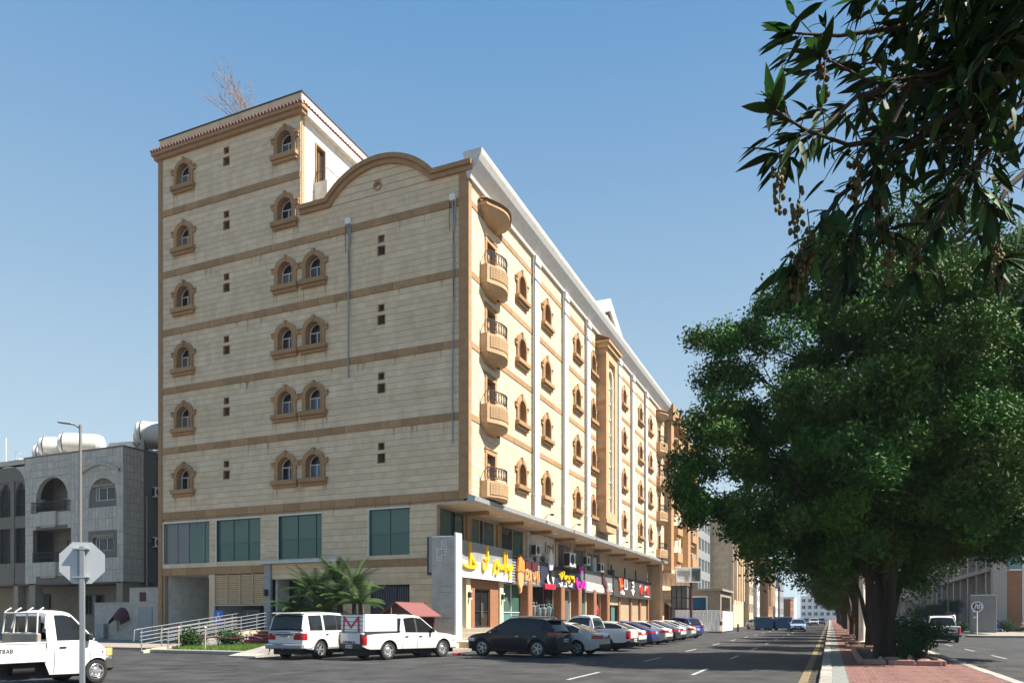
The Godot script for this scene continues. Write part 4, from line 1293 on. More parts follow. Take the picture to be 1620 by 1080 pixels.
	b = B.new(); b.bx(70.3, 86.7, 3.75, 5.75, -0.4, 0.0, T); b.bx(69.9, 70.3, 3.75, 6.3, -0.7, 0.06, T); part("board", b, M.charcoal, s5)
	b = B.new(); b.lathe([Vector2(0, 0.14), Vector2(0.68, 0.12), Vector2(0.72, 0.0)], 14, Transform3D(Basis(V(0, 0, 1), V(1, 0, 0), V(0, 1, 0)), T * V(72.6, 5.05, 0.0))); part("round_emblem", b, M.red, s5)
	for g in [[[71.9, 5.5, 72.3, 4.8, 73.2, 4.9]], [[73.9, 5.5, 73.9, 4.6, 74.5, 4.6]], [[74.7, 5.5, 74.9, 4.6]], [[77.0, 5.3, 77.6, 5.4, 77.7, 4.9, 77.1, 4.9]]]:
		var lb := B.new()
		for s in g: stroke(lb, s, 0.22, 0.1, 0.16, T)
		part("letter", lb, M.panel_white if g[0][0] > 73 else M.orange, s5)
	var tm := TextMesh.new()
	tm.text = "PHOa"; tm.font_size = 36; tm.pixel_size = 0.018; tm.depth = 0.05
	var sf := SystemFont.new(); sf.font_names = PackedStringArray(["Droid Sans"]); sf.font_weight = 700
	tm.font = sf
	piece("lettering", tm, M.panel_white, s5, T * move(73.3, 4.2, 0.05))
	b = B.new(); b.prism(P([77.0, 4.5, 77.3, 4.7, 77.6, 4.5, 77.9, 4.7, 78.3, 4.5, 77.65, 3.95]), 0.0, 0.08, T); part("white_motif", b, M.panel_white, s5)
	for z in [81.4, 84.6]:
		b = B.new(); b.lathe([Vector2(0, 0.12), Vector2(0.55, 0.1), Vector2(0.62, 0.0)], 12, Transform3D(Basis(V(0, 0, 1), V(1, 0, 0), V(0, 1, 0)), T * V(z, 4.75, 0.0))); part("round_emblem", b, M.red, s5)
	b = B.new(); b.bx(83.0, 85.6, 4.0, 4.12, 0.0, 0.05, T); stroke(b, [83.2, 4.7, 83.5, 5.2, 83.8, 5.3], 0.12, 0.0, 0.08, T); part("letter", b, M.panel_white, s5)
	# air conditioners on the sign boards
	var ac := ac_unit("white air conditioner with a dark grille above the striped grey sign")
	ac.position = V(-19.3, 5.8, -65.3); ac.rotation.y = PI / 2
	dup(ac, V(-19.35, 6.15, -61.3), PI / 2, "white air conditioner beside the purple motif of the dark sign")
	var big := dup(ac, V(-19.3, 5.7, -56.6), PI / 2, "large dark-sided air conditioner above the yellow script on dark railings")
	big.scale = Vector3.ONE * 1.45
	dup(ac, V(-19.5, 6.1, -49.7), PI / 2, "air conditioner on a bracket by the white printed panel")

# a bent stroke of constant width, raised from z0 to z1; ends rounded
func stroke(b: B, p: Array, w: float, z0: float, z1: float, t: Transform3D) -> void:
	for i in range(0, p.size() - 2, 2):
		var a := Vector2(p[i], p[i + 1]); var c := Vector2(p[i + 2], p[i + 3])
		var d := (c - a).normalized(); var s := d.orthogonal() * w * 0.5
		var dz := 0.003 * ((i / 2) % 3)
		b.prism(PackedVector2Array([a - s, a - s * 0.7 - d * w * 0.35, a + s * 0.7 - d * w * 0.35, a + s, c + s, c + s * 0.7 + d * w * 0.35, c - s * 0.7 + d * w * 0.35, c - s]), z0, z1 - dz, t)

func ac_unit(label: String) -> Node3D:
	var o := thing("air_conditioner", label, "air conditioner")
	var b := B.new(); b.cbox(V(0, 0.42, 0), V(1.0, 0.8, 0.42), 0.03)
	part("casing", b, M.frame_white, o)
	b = B.new(); b.lathe([Vector2(0, 0.012), Vector2(0.3, 0.012), Vector2(0.32, 0.0)], 14, Transform3D(Basis(V(1, 0, 0), V(0, 0, 1), V(0, -1, 0)), V(-0.12, 0.42, 0.21)))
	part("fan_grille", b, M.trim, o)
	b = B.new(); b.bx(-0.51, -0.5, 0.08, 0.76, -0.17, 0.17)
	for k in 7: b.bx(0.3, 0.45, 0.12 + k * 0.09, 0.16 + k * 0.09, 0.208, 0.218)
	part("vent_slots", b, M.trim, o)
	b = B.new(); b.bx(-0.4, -0.32, -0.02, 0.02, -0.3, 0.25); b.bx(0.32, 0.4, -0.02, 0.02, -0.3, 0.25)
	part("bracket", b, M.galv, o)
	return o

# ---------------------------------------------------------------- end wall at street level: glazing, car ramp, entrance
func build_entrance() -> void:
	var holes := [span(-40.55, -36.55, 5.18, 7.86), span(-35.93, -32.37, 5.22, 7.86), span(-30.95, -27.72, 5.22, 7.86), span(-24.4, -21.68, 5.22, 7.86),
		span(-40.5, -36.5, 0.0, 4.4), span(-36.1, -31.95, 0.9, 4.42), span(-31.45, -27.0, 0.9, 4.0), span(-24.32, -21.68, 1.2, 3.95)]
	var w := B.new()
	backing(w, LF, -40.95, -19.9, 0.0, 8.0, holes, 0.28)
	part("wall", w, M.joint, block)
	courses(block, LF, -40.65, -31.95, 4.9, 8.0, holes)
	courses(block, LF, -31.95, -19.95, 4.98, 8.0, holes)
	courses(block, LF, -27.0, -19.95, 1.1, 4.56, holes)
	band(block, LF, -40.65, -31.95, 4.66, 0.44)
	band(block, LF, -27.0, -19.95, 4.77, 0.40, 0.9)
	for q in [[-40.55, 4.0, 5.18, 2.68, [0.27, 0.52, 0.86], [], ["pane_grey", "pane_grey", "pane_green2", "pane_green2"]], [-35.93, 3.56, 5.22, 2.64, [0.36, 0.70], [0.44], ["pane_green"]], [-30.95, 3.23, 5.22, 2.64, [0.42, 0.84], [0.46], ["pane_green"]], [-24.4, 2.72, 5.22, 2.64, [0.5], [0.48], ["pane_green"]]]:
		var panes: Array = q[6]
		if panes.size() == 1:
			panes = []
			for j in 2:
				for i in q[4].size() + 1: panes.append("pane_green" if j == 0 else "pane_green2")
		glazed(block, LF * move(q[0], q[2], -0.10), q[1], q[3], q[4], q[5], panes, M.pane_green2 if q[0] > -39 else M.panel_light, 0.03)
		var b := B.new()
		b.bx(q[0] - 0.05, q[0], q[2] - 0.05, q[2] + q[3] + 0.05, -0.2, 0.03, LF); b.bx(q[0] - 0.05, q[0] + q[1] + 0.05, q[2] + q[3], q[2] + q[3] + 0.06, -0.2, 0.04, LF)
		part("window_trim", b, M.panel_white, block)
	# car passage on the left: white walls and ceiling
	var g := B.new()
	g.bx(-36.5, -36.3, 0.0, 4.4, -44.5, -36.1); g.bx(-40.75, -40.5, 0.0, 4.4, -44.5, -36.1); g.bx(-40.5, -36.5, 0.0, 4.4, -44.7, -44.5); g.bx(-40.5, -36.5, 4.41, 4.6, -44.5, -36.1)
	part("car_passage", g, M.white_render, block)
	g = B.new(); g.bx(-36.55, -36.1, 0.0, 4.42, -0.3, 0.02, LF)
	part("passage_pier", g, M.stone3, block)
	g = B.new(); g.blob(V(-37.6, 4.35, -36.9), V(0.14, 0.09, 0.14))
	part("ceiling_lamp", g, M.frame_white, block)
	# slatted screen over the parking opening
	g = B.new()
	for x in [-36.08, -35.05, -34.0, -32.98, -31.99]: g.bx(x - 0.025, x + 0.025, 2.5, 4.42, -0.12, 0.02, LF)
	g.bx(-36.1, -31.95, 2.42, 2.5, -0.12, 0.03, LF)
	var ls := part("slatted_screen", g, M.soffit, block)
	for k in 14:
		g = B.new(); g.cbox(Vector3.ZERO, V(4.05, 0.13, 0.018), 0.004, Transform3D(Basis(Vector3.RIGHT, 0.65), V(-34.02, 2.58 + k * 0.133, -35.87)))
		part("slat", g, M["stone%d" % (k % 4)], ls)
	g = B.new(); g.bx(-36.1, -31.95, 0.0, 4.4, -40.2, -40.0); g.bx(-31.95, -31.75, 0.0, 4.4, -40, -36.1)
	part("parking_back_wall", g, M.charcoal, block)
	g = B.new(); g.bx(-33.2, -32.0, 0.9, 2.3, -37.9, -37.7); g.bx(-36.05, -34.6, 0.9, 2.2, -38.5, -38.2)
	part("inner_partition", g, M.panel_light, block)
	# entrance: grey pilasters, ledge, stone panel, recess with glass doors
	g = B.new()
	g.bx(-31.95, -31.45, 0.3, 4.95, -0.28, 0.16, LF)
	part("entrance_pilaster", g, M.panel_light, block)
	g = B.new(); g.bx(-27.0, -26.55, 0.3, 4.95, -0.28, 0.16, LF)
	part("entrance_pilaster", g, M.panel_light, block)
	g = B.new(); g.bx(-32.1, -26.3, 4.95, 5.06, -0.1, 0.5, LF); g.bx(-32.1, -26.3, 5.06, 5.12, -0.1, 0.42, LF)
	part("entrance_ledge", g, M.metal_white, block)
	for k in 3:
		g = B.new(); g.bx(-31.45, -27.0, 4.02 + k * 0.31, 4.315 + k * 0.31, -0.28, 0.03, LF)
		part("stone_course", g, M["stone%d" % k], block)
	g = B.new(); g.bx(-31.5, -31.3, 0.9, 4.0, -37.6, -36.1); g.bx(-27.0, -26.8, 0.9, 4.0, -37.6, -36.1); g.bx(-31.5, -26.8, 4.0, 4.1, -37.6, -36.1)
	part("entrance_recess", g, M.white_render, block)
	glazed(block, Transform3D(Basis.IDENTITY, V(-31.3, 0.95, -37.2)), 4.3, 3.05, [0.25, 0.5, 0.75], [0.8], ["pane_dark", "pane_brown", "pane_dark", "pane_brown"], M.trim, 0.06, "entrance_door")
	g = B.new(); g.cbox(V(-31.7, 3.2, -35.5), V(0.18, 0.4, 0.2), 0.02)
	part("wall_lamp", g, M.trim, block)
	# curtained window on the right
	g = B.new(); g.bx(-24.32, -21.68, 3.55, 3.95, -0.2, -0.02, LF)
	part("blind_box", g, M.stone3, block)
	var cw := glazed(block, LF * move(-24.32, 1.2, -0.14), 2.64, 2.35, [0.33, 0.66], [], ["pane_dark"], M.trim, 0.04, "curtained_window")
	g = B.new()
	for k in 22:
		g.cbox(V(-24.22 + k * 0.115, 2.35, -35.985), V(0.07, 2.2, 0.03), 0.012)
	part("curtain", g, M.curtain, cw)
	# terrace in front of the entrance
	g = B.new()
	g.bx(-32.2, -25.6, 0.0, 0.95, -35.75, -33.0)
	g.bx(-36.4, -32.2, 0.0, 0.9, -39.9, -34.0)
	part("terrace", g, M.sidewalk, block)
	for k in 6:
		g = B.new(); g.cbox(V(-28.2, 0.08 + 0.15 * k - 0.075 * 0, -30.9 - k * 0.36 - 0.55), V(3.4, 0.16, 1.1), 0.015)
		var s := part("stair", g, M.hut_red, block)
		g = B.new(); g.bx(-29.9, -26.5, 0.161 + 0.15 * k, 0.172 + 0.15 * k, -30.36 - k * 0.36, -30.44 - k * 0.36)
		part("nosing", g, M.planter, s)
	# long access ramp with steel handrails
	var rp := thing("access_ramp", "long grey wheelchair ramp rising to the building entrance between steel handrails", "ramp")
	g = B.new()
	g.prism(P([26.6, 0.0, 34.0, 0.0, 34.0, 0.92, 26.6, 0.03]), -0.9, 0.9, Transform3D(Basis(V(0, 0, -1), V(0, 1, 0), V(1, 0, 0)), V(-30.8, 0, 0)))
	part("slab", g, M.sidewalk, rp)
	g = B.new()
	g.prism(P([26.6, 0.0, 34.0, 0.0, 34.0, 1.0, 26.6, 0.11]), 0.9, 1.05, Transform3D(Basis(V(0, 0, -1), V(0, 1, 0), V(1, 0, 0)), V(-30.8, 0, 0)))
	part("upstand", g, M.panel_light, rp)
	for sx in [-0.85, 0.97]:
		g = B.new()
		for k in 5: g.tube([V(-30.8 + sx, 0.35 + 0.19 * k, -26.5), V(-30.8 + sx, 1.25 + 0.19 * k, -34.0)], 0.022, 6)
		g.tube([V(-30.8 + sx, 1.11, -26.5), V(-30.8 + sx, 1.06, -26.2), V(-30.8 + sx, 0.5, -26.15)], 0.025, 6)
		var hr := part("handrail", g, M.galv, rp)
		for k in 7:
			g = B.new(); g.tube([V(-30.8 + sx, 0.03 + 0.1466 * k, -26.6 - 1.22 * k), V(-30.8 + sx, 1.13 + 0.1466 * k, -26.6 - 1.22 * k)], 0.028, 6)
			part("baluster_post", g, M.galv, hr)
	# planting bed with its kerb
	var bed := B.new(); bed.bx(-30.1, -24.2, 0.0, 0.10, -25.9, -30.6)
	struct("planting_bed", bed, M.soil)
	var kb := B.new(); kb.cbox(V(-27.1, 0.09, -25.7), V(6.2, 0.18, 0.26), 0.03); kb.cbox(V(-24.1, 0.09, -28.0), V(0.24, 0.18, 4.6), 0.03)
	struct("bed_kerb", kb, M.kerb0)
	kb = B.new(); kb.prism(P([25.2, 0.0, 33.0, 0.0, 33.0, 0.95, 31.4, 0.95, 30.6, 0.45, 26.0, 0.22, 25.2, 0.1]), -0.1, 0.1, Transform3D(Basis(V(0, 0, -1), V(0, 1, 0), V(1, 0, 0)), V(-29.95, 0, 0)))
	struct("bed_wall", kb, M.soffit)
	var xs := []; var cols := []
	var gm := B.new()
	for k in 5:
		var a := k * 1.3
		gm.tri(V(cos(a) * 0.02 - 0.012, 0, sin(a) * 0.02), V(cos(a) * 0.02 + 0.012, 0, sin(a) * 0.02), V(cos(a) * 0.07, 0.16 + 0.02 * k, sin(a) * 0.07))
	for k in 3200:
		xs.append(Transform3D(Basis(Vector3.UP, rng.randf() * TAU).scaled(Vector3.ONE * rng.randf_range(0.6, 1.3)), V(rng.randf_range(-28.9, -24.4), 0.10, -rng.randf_range(26.0, 30.2))))
		cols.append(Color(0.07, 0.16, 0.02).lerp(Color(0.14, 0.22, 0.05), rng.randf()))
	var gr := multi("grass", gm.mesh(), M.palm_leaf, xs, cols, self)
	tag(gr, "bright green grass in the bed before the entrance stairs", "grass"); stuff(gr)
	shrub("shrub", V(-29.2, 0.1, -27.4), 0.75, 240, "dark low shrub beside the ramp near the two thin stakes")
	shrub("shrub", V(-28.3, 0.1, -29.2), 0.7, 220, "dark low shrub below the entrance stairs")
	for k in 2:
		var sp := B.new(); sp.tube([V(-28.8 + k * 1.7, 0.05, -26.3), V(-28.8 + k * 1.7, 1.15, -26.3)], 0.03, 5); sp.blob(V(-28.8 + k * 1.7, 1.2, -26.3), V(0.06, 0.07, 0.06))
		solo("garden_stake", sp, M.soffit, ["thin beige stake in the planting bed, nearer the ramp", "thin beige stake in the planting bed, nearer the stairs"][k], "stake")
	var hs := B.new()
	hs.tube([V(-28.9, 0.6, -27.4), V(-28.0, 0.72, -27.8), V(-27.2, 0.62, -28.2), V(-26.3, 0.75, -28.5), V(-26.0, 0.62, -28.9)], 0.035, 6)
	solo("red_hose", hs, M.maroon, "dark red cloth strip trailing across the planting bed by the ramp", "hose")
	# blue parking sign
	var bs := thing("blue_sign", "small blue square sign with a white wheelchair symbol behind the ramp rail", "sign", V(-33.2, 0, -33.2))
	g = B.new(); g.bx(-0.34, 0.34, 1.25, 2.1, -0.02, 0.0); part("panel", g, M.blue_sign, bs)
	g = B.new(); g.tube([V(0, 0, -0.04), V(0, 1.3, -0.04)], 0.03, 6); part("post", g, M.galv, bs)
	g = B.new(); g.blob(V(0.0, 1.93, 0.004), V(0.05, 0.05, 0.004)); stroke(g, [0.0, 1.86, 0.02, 1.66, 0.14, 1.66, 0.18, 1.5], 0.045, 0.001, 0.008, ID)
	stroke(g, [-0.08, 1.7, -0.13, 1.55, -0.04, 1.43, 0.08, 1.46, 0.12, 1.55], 0.04, 0.001, 0.007, ID); part("symbol", g, M.panel_white, bs)
	# tan paved ramp with a little rail by the parked wagon
	var pr := thing("paved_ramp", "short tan paved ramp with a small dark rail beside the parked white wagon", "ramp")
	for k in 9:
		g = B.new(); g.prism(P([24.2 + k * 0.6, 0.0, 24.79 + k * 0.6, 0.0, 24.79 + k * 0.6, 0.06 + (k + 1) * 0.09, 24.2 + k * 0.6, 0.06 + k * 0.09]), -0.75, 0.75, Transform3D(Basis(V(0, 0, -1), V(0, 1, 0), V(1, 0, 0)), V(-22.9, 0, 0)))
		part("paving_slab", g, M["kerb%d" % (k % 3)], pr)
	g = B.new()
	g.tube([V(-22.1, 0.2, -25.0), V(-22.1, 0.95, -25.0), V(-22.1, 1.5, -28.5), V(-22.1, 0.6, -28.5)], 0.03, 6)
	g.tube([V(-22.1, 0.6, -25.0), V(-22.1, 1.15, -28.5)], 0.022, 5)
	part("rail", g, M.iron, pr)
	var pv := B.new(); pv.bx(-25.5, -19.9, 0.0, 0.5, -35.7, -30.0); pv.bx(-24.0, -16.4, 0.0, 0.14, -30.0, -35.6)
	struct("forecourt", pv, M.sidewalk)
	for k in 4: stuff(part("far_stone_courses", spare[k], M["stone%d" % k], block))

# ---------------------------------------------------------------- grey tiled villa on the left
func tiles(parent: Node, t: Transform3D, x0: float, x1: float, y0: float, y1: float, tw: float, th: float, holes: Array, bulk = null, proud := 0.02) -> void:
	var nx := maxi(1, roundi((x1 - x0) / tw)); var ny := maxi(1, roundi((y1 - y0) / th))
	var w := (x1 - x0) / nx; var h := (y1 - y0) / ny
	for j in ny:
		for i in nx:
			var b: B = bulk[rng.randi_range(0, 2)] if bulk else B.new()
			for q: Rect2 in cut(span(x0 + i * w + 0.012, x0 + (i + 1) * w - 0.012, y0 + j * h + 0.012, y0 + (j + 1) * h - 0.012), holes):
				b.bx(q.position.x, q.end.x, q.position.y, q.end.y, 0.0, proud + rng.randf_range(-0.004, 0.004), t)
			if not bulk and b.v.size(): part("wall_tile", b, M["villa_tile%d" % rng.randi_range(0, 2)], parent)
func hole_arch(cx: float, hw: float, ys: float, rise: float, n := 12) -> PackedVector2Array:
	var r := PackedVector2Array()
	for q in arch_pts(hw, ys, rise, n): r.append(Vector2(cx + q.x, q.y))
	return r
# filler between an arch and the rectangle round it
func spandrel(b: B, cx: float, hw: float, ys: float, rise: float, top: float, z0: float, z1: float, t: Transform3D) -> void:
	var a := hole_arch(cx, hw, ys, rise)
	for s in [0, 1]:
		var p := PackedVector2Array()
		for k in 7: p.append(a[k] if s == 0 else a[12 - k])
		p.append(Vector2(cx, top)); p.append(Vector2(cx - hw if s == 0 else cx + hw, top))
		b.prism(p, z0, z1, t)
func villa_rail(parent: Node, t: Transform3D, x0: float, x1: float, y0: float, h: float) -> void:
	var b := B.new()
	b.bx(x0, x1, y0 + h - 0.06, y0 + h, -0.03, 0.03, t); b.bx(x0, x1, y0 + 0.02, y0 + 0.07, -0.02, 0.02, t); b.bx(x0, x1, y0 + h * 0.55, y0 + h * 0.55 + 0.03, -0.02, 0.02, t)
	var n := int((x1 - x0) / 0.16)
	for k in n + 1: b.bx(x0 + (x1 - x0) * k / n - 0.014, x0 + (x1 - x0) * k / n + 0.014, y0 + 0.05, y0 + h - 0.03, -0.013, 0.013, t)
	part("balcony_rail", b, M.iron, parent)

func build_villa() -> void:
	var vl := thing("villa", "grey tile-clad house with arched balconies and white water tanks on its roof", "house")
	var T := Transform3D(Basis.IDENTITY, V(0, 0, -41.2))
	var bulk := [B.new(), B.new(), B.new()]
	# bays, right to left: window bay, pilaster, balcony bay, dark screened bay
	var wb := [span(-54.95, -51.72, 10.55, 12.9), span(-54.95, -51.72, 6.5, 8.55)]
	var holes := [span(-61.3, -57.4, 10.4, 13.35), span(-61.7, -57.05, 6.25, 9.0)]
	holes.append_array(wb)
	var w := B.new()
	for q: Rect2 in cut(span(-62.7, -50.98, 4.5, 15.1), holes): w.bx(q.position.x, q.end.x, q.position.y, q.end.y, -0.35, -0.001, T)
	w.bx(-51.3, -50.98, 4.5, 15.1, -44.2, -41.55)
	part("wall", w, M.villa_joint, vl)
	w = B.new(); w.bx(-80, -51.6, 4.6, 14.9, -44.0, -54.0); w.bx(-85, -57.0, 0.0, 4.6, -46.0, -54.0); w.bx(-80.0, -51.4, 4.4, 4.6, -41.3, -54.0)
	part("inner_structure", w, M.villa_dark, vl)
	tiles(vl, T, -57.0, -55.75, 4.5, 15.1, 0.42, 0.95, [])
	tiles(vl, T, -55.75, -50.98, 8.6, 10.5, 0.40, 0.95, holes)
	tiles(vl, T, -55.75, -50.98, 4.5, 6.45, 0.40, 0.95, holes)
	tiles(vl, T, -55.75, -50.98, 13.9, 15.1, 0.60, 0.6, holes, bulk)
	tiles(vl, T, -55.75, -54.95, 10.5, 13.9, 0.4, 0.9, holes, bulk); tiles(vl, T, -51.72, -50.98, 6.45, 15.1, 0.37, 0.95, holes, bulk)
	tiles(vl, T, -55.75, -54.95, 6.45, 8.6, 0.4, 0.9, holes, bulk); tiles(vl, T, -54.95, -51.72, 12.9, 13.9, 0.6, 0.5, holes, bulk)
	tiles(vl, T, -62.7, -57.0, 13.4, 15.2, 0.7, 0.6, holes, bulk)
	tiles(vl, T, -62.7, -61.3, 4.5, 13.4, 0.47, 0.7, holes, bulk); tiles(vl, T, -57.4, -57.0, 9.0, 13.4, 0.4, 0.7, holes, bulk)
	var side := Transform3D(Basis(Vector3.UP, PI / 2), V(-50.98, 0, 0))
	tiles(vl, side, 41.2, 43.05, 4.5, 15.1, 0.31, 0.62, [])
	for k in 3: stuff(part("wall_tiles", bulk[k], M["villa_tile%d" % k], vl))
	# darker set-back strip with pipes and air conditioners
	w = B.new(); w.bx(-53.0, -51.3, 0, 15.0, -44.2, -50); part("rear_wall", w, M.villa_dark, vl)
	w = B.new(); w.tube([V(-50.9, 2, -43.3), V(-50.9, 11.5, -43.3)], 0.07, 6); w.tube([V(-50.85, 7.9, -43.4), V(-50.85, 7.9, -46)], 0.05, 6)
	part("drain_pipe", w, M.villa_beige, vl)
	for k in 2:
		var ac := ac_unit(["grey air conditioner high on the flank of the tiled house", "small air conditioner low on the flank of the tiled house"][k])
		ac.position = V(-50.75, [11.5, 7.4][k], -44.3); ac.rotation.y = PI / 2
	# parapet coping and big shallow relief arch over the window bay
	w = B.new(); w.bx(-62.8, -50.9, 15.1, 15.2, -0.4, 0.07, T); w.bx(-51.35, -50.9, 15.1, 15.2, -50, -41.6)
	part("parapet_coping", w, M.villa_dark, vl)
	var o := PackedVector2Array(); var i := PackedVector2Array()
	for k in 13:
		var f := k / 12.0
		o.append(Vector2(lerpf(-55.7, -51.3, f), 13.35 + 0.62 * sin(PI * f))); i.append(Vector2(lerpf(-55.7, -51.3, f), 13.22 + 0.62 * sin(PI * f)))
	w = B.new(); w.ring(o, i, 0.22, 0.0, 0.0, T); part("relief_arch", w, M.villa_tile1, vl)
	# arched window with dark surround, plain window below
	for k in 2:
		var cx := -53.33
		var y: float = [10.57, 6.55][k]
		w = B.new()
		if k == 0:
			spandrel(w, cx, 1.58, 11.3, 1.5, 12.9, -0.3, 0.012, T)
			w.bx(-54.95, -54.91, 10.55, 12.9, -0.3, 0.012, T); w.bx(-51.75, -51.72, 10.55, 12.9, -0.3, 0.012, T)
		var wo := part("window", w, M.villa_tile0, vl) if k == 0 else null
		w = B.new()
		var fr := [span(-54.35, -52.1, y + 0.45, y + 1.5)]
		for q: Rect2 in cut(span(-54.93, -51.73, y - 0.05, y + 2.3 if k == 0 else y + 2.0), fr): w.bx(q.position.x, q.end.x, q.position.y, q.end.y, -0.3, -0.12 if k == 0 else 0.05, T)
		if k == 0: part("surround", w, M.villa_dark, wo)
		else: wo = part("window", w, M.villa_dark, vl)
		glazed(wo, T * move(-54.35, y + 0.45, -0.2), 2.25, 1.05, [0.18, 0.58], [], ["pane_net", "pane_dark", "pane_dark"], M.frame_white, 0.05, "frame")
		w = B.new(); w.cbox(T * V(-53.2, y + 1.62, -0.05), V(2.4, 0.22, 0.3), 0.02); part("shutter_box", w, M.villa_beige, wo)
	# arched balcony, square balcony below
	w = B.new(); spandrel(w, -59.35, 1.95, 11.6, 1.72, 13.36, -0.35, 0.015, T)
	part("balcony_arch", w, M.villa_tile0, vl)
	w = B.new()
	for k in 4: w.bx(-61.3 + 0.0, -60.9 + 0.16 * k, 11.0 + 0.13 * k, 11.12 + 0.13 * k, -0.3, 0.0, T); w.bx(-57.75 - 0.06 * k, -57.4, 11.0 + 0.13 * k, 11.12 + 0.13 * k, -0.3, 0.0, T)
	part("corbel", w, M.villa_dark, vl)
	w = B.new()
	w.bx(-62.0, -57.0, 6.2, 14.5, -43.4, -43.2); w.bx(-62.0, -57.0, 10.2, 10.4, -43.2, -41.55); w.bx(-62.0, -57.0, 6.05, 6.25, -43.2, -41.55); w.bx(-62.0, -57.0, 9.05, 9.3, -43.2, -41.55)
	part("balcony_recess", w, M.villa_beige, vl)
	glazed(vl, Transform3D(Basis.IDENTITY, V(-60.2, 6.3, -43.15)), 2.2, 2.0, [0.5], [], ["pane_dark"], M.trim, 0.06, "balcony_door")
	glazed(vl, Transform3D(Basis.IDENTITY, V(-60.0, 10.4, -43.15)), 1.4, 2.1, [0.5], [], ["pane_brown"], M.trim, 0.06, "balcony_door")
	for y in [9.3, 5.1]:
		w = B.new(); w.bx(-60.7, -59.0 + 0.4, y, y + 1.15, 0.0, 0.22, T); w.prism(P([-60.7, y, -58.6, y, -58.9, y - 0.15, -60.4, y - 0.15]), 0.0, 0.15, T)
		part("balcony_apron", w, M.villa_tile1, vl)
		w = B.new(); w.bx(-61.7, -57.05, y, y + 1.2, -0.1, 0.03, T); part("spandrel_panel", w, M.villa_tile0, vl)
		for k in 8:
			w = B.new(); w.cbox(T * V(-60.57 + k * 0.265, y + 0.57, 0.225), V(0.24, 1.08, 0.02), 0.004); part("apron_tile", w, M["villa_tile%d" % (k % 3)], vl)
	villa_rail(vl, T * move(0, 0, 0.05), -61.9, -57.1, 10.4, 0.9)
	villa_rail(vl, T * move(0, 0, 0.05), -61.7, -57.1, 6.25, 0.85)
	# left bay: dark arch over two screened openings
	w = B.new()
	w.bx(-67.5, -62.7, 13.2, 14.9, -0.3, -0.05, T); w.bx(-64.58, -64.1, 4.5, 13.3, -0.3, 0.05, T); w.bx(-67.5, -62.7, 9.3, 10.3, -0.3, 0.0, T); w.bx(-67.5, -62.7, 4.5, 6.3, -0.3, 0.0, T)
	spandrel(w, -63.4, 0.72, 11.7, 1.45, 13.25, -0.3, -0.05, T); spandrel(w, -65.4, 0.82, 11.7, 1.45, 13.25, -0.3, -0.05, T)
	w.bx(-75, -66.2, 4.5, 15.0, -0.3, 0.0, T)
	part("screen_bay", w, M.villa_dark, vl)
	w = B.new(); w.bx(-67.5, -62.75, 14.5, 15.1, -0.3, 0.03, T); spandrel(w, -65.0, 2.3, 12.9, 1.75, 14.68, -0.3, 0.03, T)
	part("bay_arch", w, M.villa_tile0, vl)
	for q in [[-66.2, -64.6, 10.3, 12.6], [-64.1, -62.75, 10.3, 12.6], [-66.2, -64.6, 6.3, 9.3], [-64.1, -62.75, 6.3, 9.3]]:
		w = B.new()
		var n := 9
		for k in n + 1: w.bx(lerpf(q[0], q[1], float(k) / n) - 0.02, lerpf(q[0], q[1], float(k) / n) + 0.02, q[2], q[3], -0.2, -0.16, T)
		w.bx(q[0], q[1], q[2] + 1.0, q[2] + 1.06, -0.2, -0.14, T)
		part("window_screen", w, M.iron, vl)
		w = B.new(); w.bx(q[0], q[1], q[2], q[3] + 0.6, -0.5, -0.4, T); part("pane", w, M.curtain, vl)
	# ground floor under the overhang
	w = B.new()
	w.bx(-85, -51.3, 0.1, 4.5, -45.2, -44.8)
	w.bx(-62.4, -61.6, 0.1, 4.5, -42.0, -41.3); w.bx(-64.4, -63.8, 0.1, 4.5, -42.0, -41.3); w.bx(-51.9, -51.2, 0.1, 4.5, -43.0, -41.3)
	part("ground_floor_wall", w, M.villa_beige, vl)
	glazed(vl, Transform3D(Basis.IDENTITY, V(-54.8, 1.9, -44.7)), 2.6, 1.8, [0.34, 0.67], [], ["pane_dark"], M.villa_dark, 0.1)
	glazed(vl, Transform3D(Basis.IDENTITY, V(-60.6, 1.9, -44.7)), 2.8, 1.8, [0.34, 0.67], [], ["pane_dark"], M.villa_dark, 0.1)
	w = B.new(); w.bx(-66.2, -64.7, 0.1, 3.8, -44.75, -44.65); part("door", w, M.trim, vl)
	w = B.new(); w.bx(-66.5, -51.3, 15.0, 15.05, -41.6, -54.0); part("roof", w, M.sidewalk, vl)
	w = B.new(); w.bx(-58.5, -51.5, 15.05, 16.2, -46.8, -54.0); part("roof_hut", w, M.panel_white, vl)
	# water tanks: domed barrels lying on the roof
	var k2 := 0
	for q in [[-67.4, 45.0, 0.95, 2.2, "tank", "leftmost white barrel water tank on the grey house roof"], [-65.5, 44.2, 0.9, 2.3, "tank", "white dark-ringed water tank second from the left on the grey house roof"], [-63.0, 44.3, 0.98, 3.8, "tank", "longest white water tank in the middle of the grey house roof"], [-55.2, 45.6, 0.85, 3.0, "tank_beige", "small beige water tank at the right of the grey house roof"], [-53.6, 44.4, 0.95, 3.6, "tank", "large white water tank at the right corner of the grey house roof"]]:
		var y0: float = [16.6, 16.95, 17.0, 17.0, 17.1][k2]
		var tk := thing("water_tank", q[5], "water tank", V(q[0], y0, -q[1]), deg_to_rad([-52, -50, -52, -52, -50][k2]), "water tanks on the grey house")
		var r: float = q[2]; var L: float = q[3]
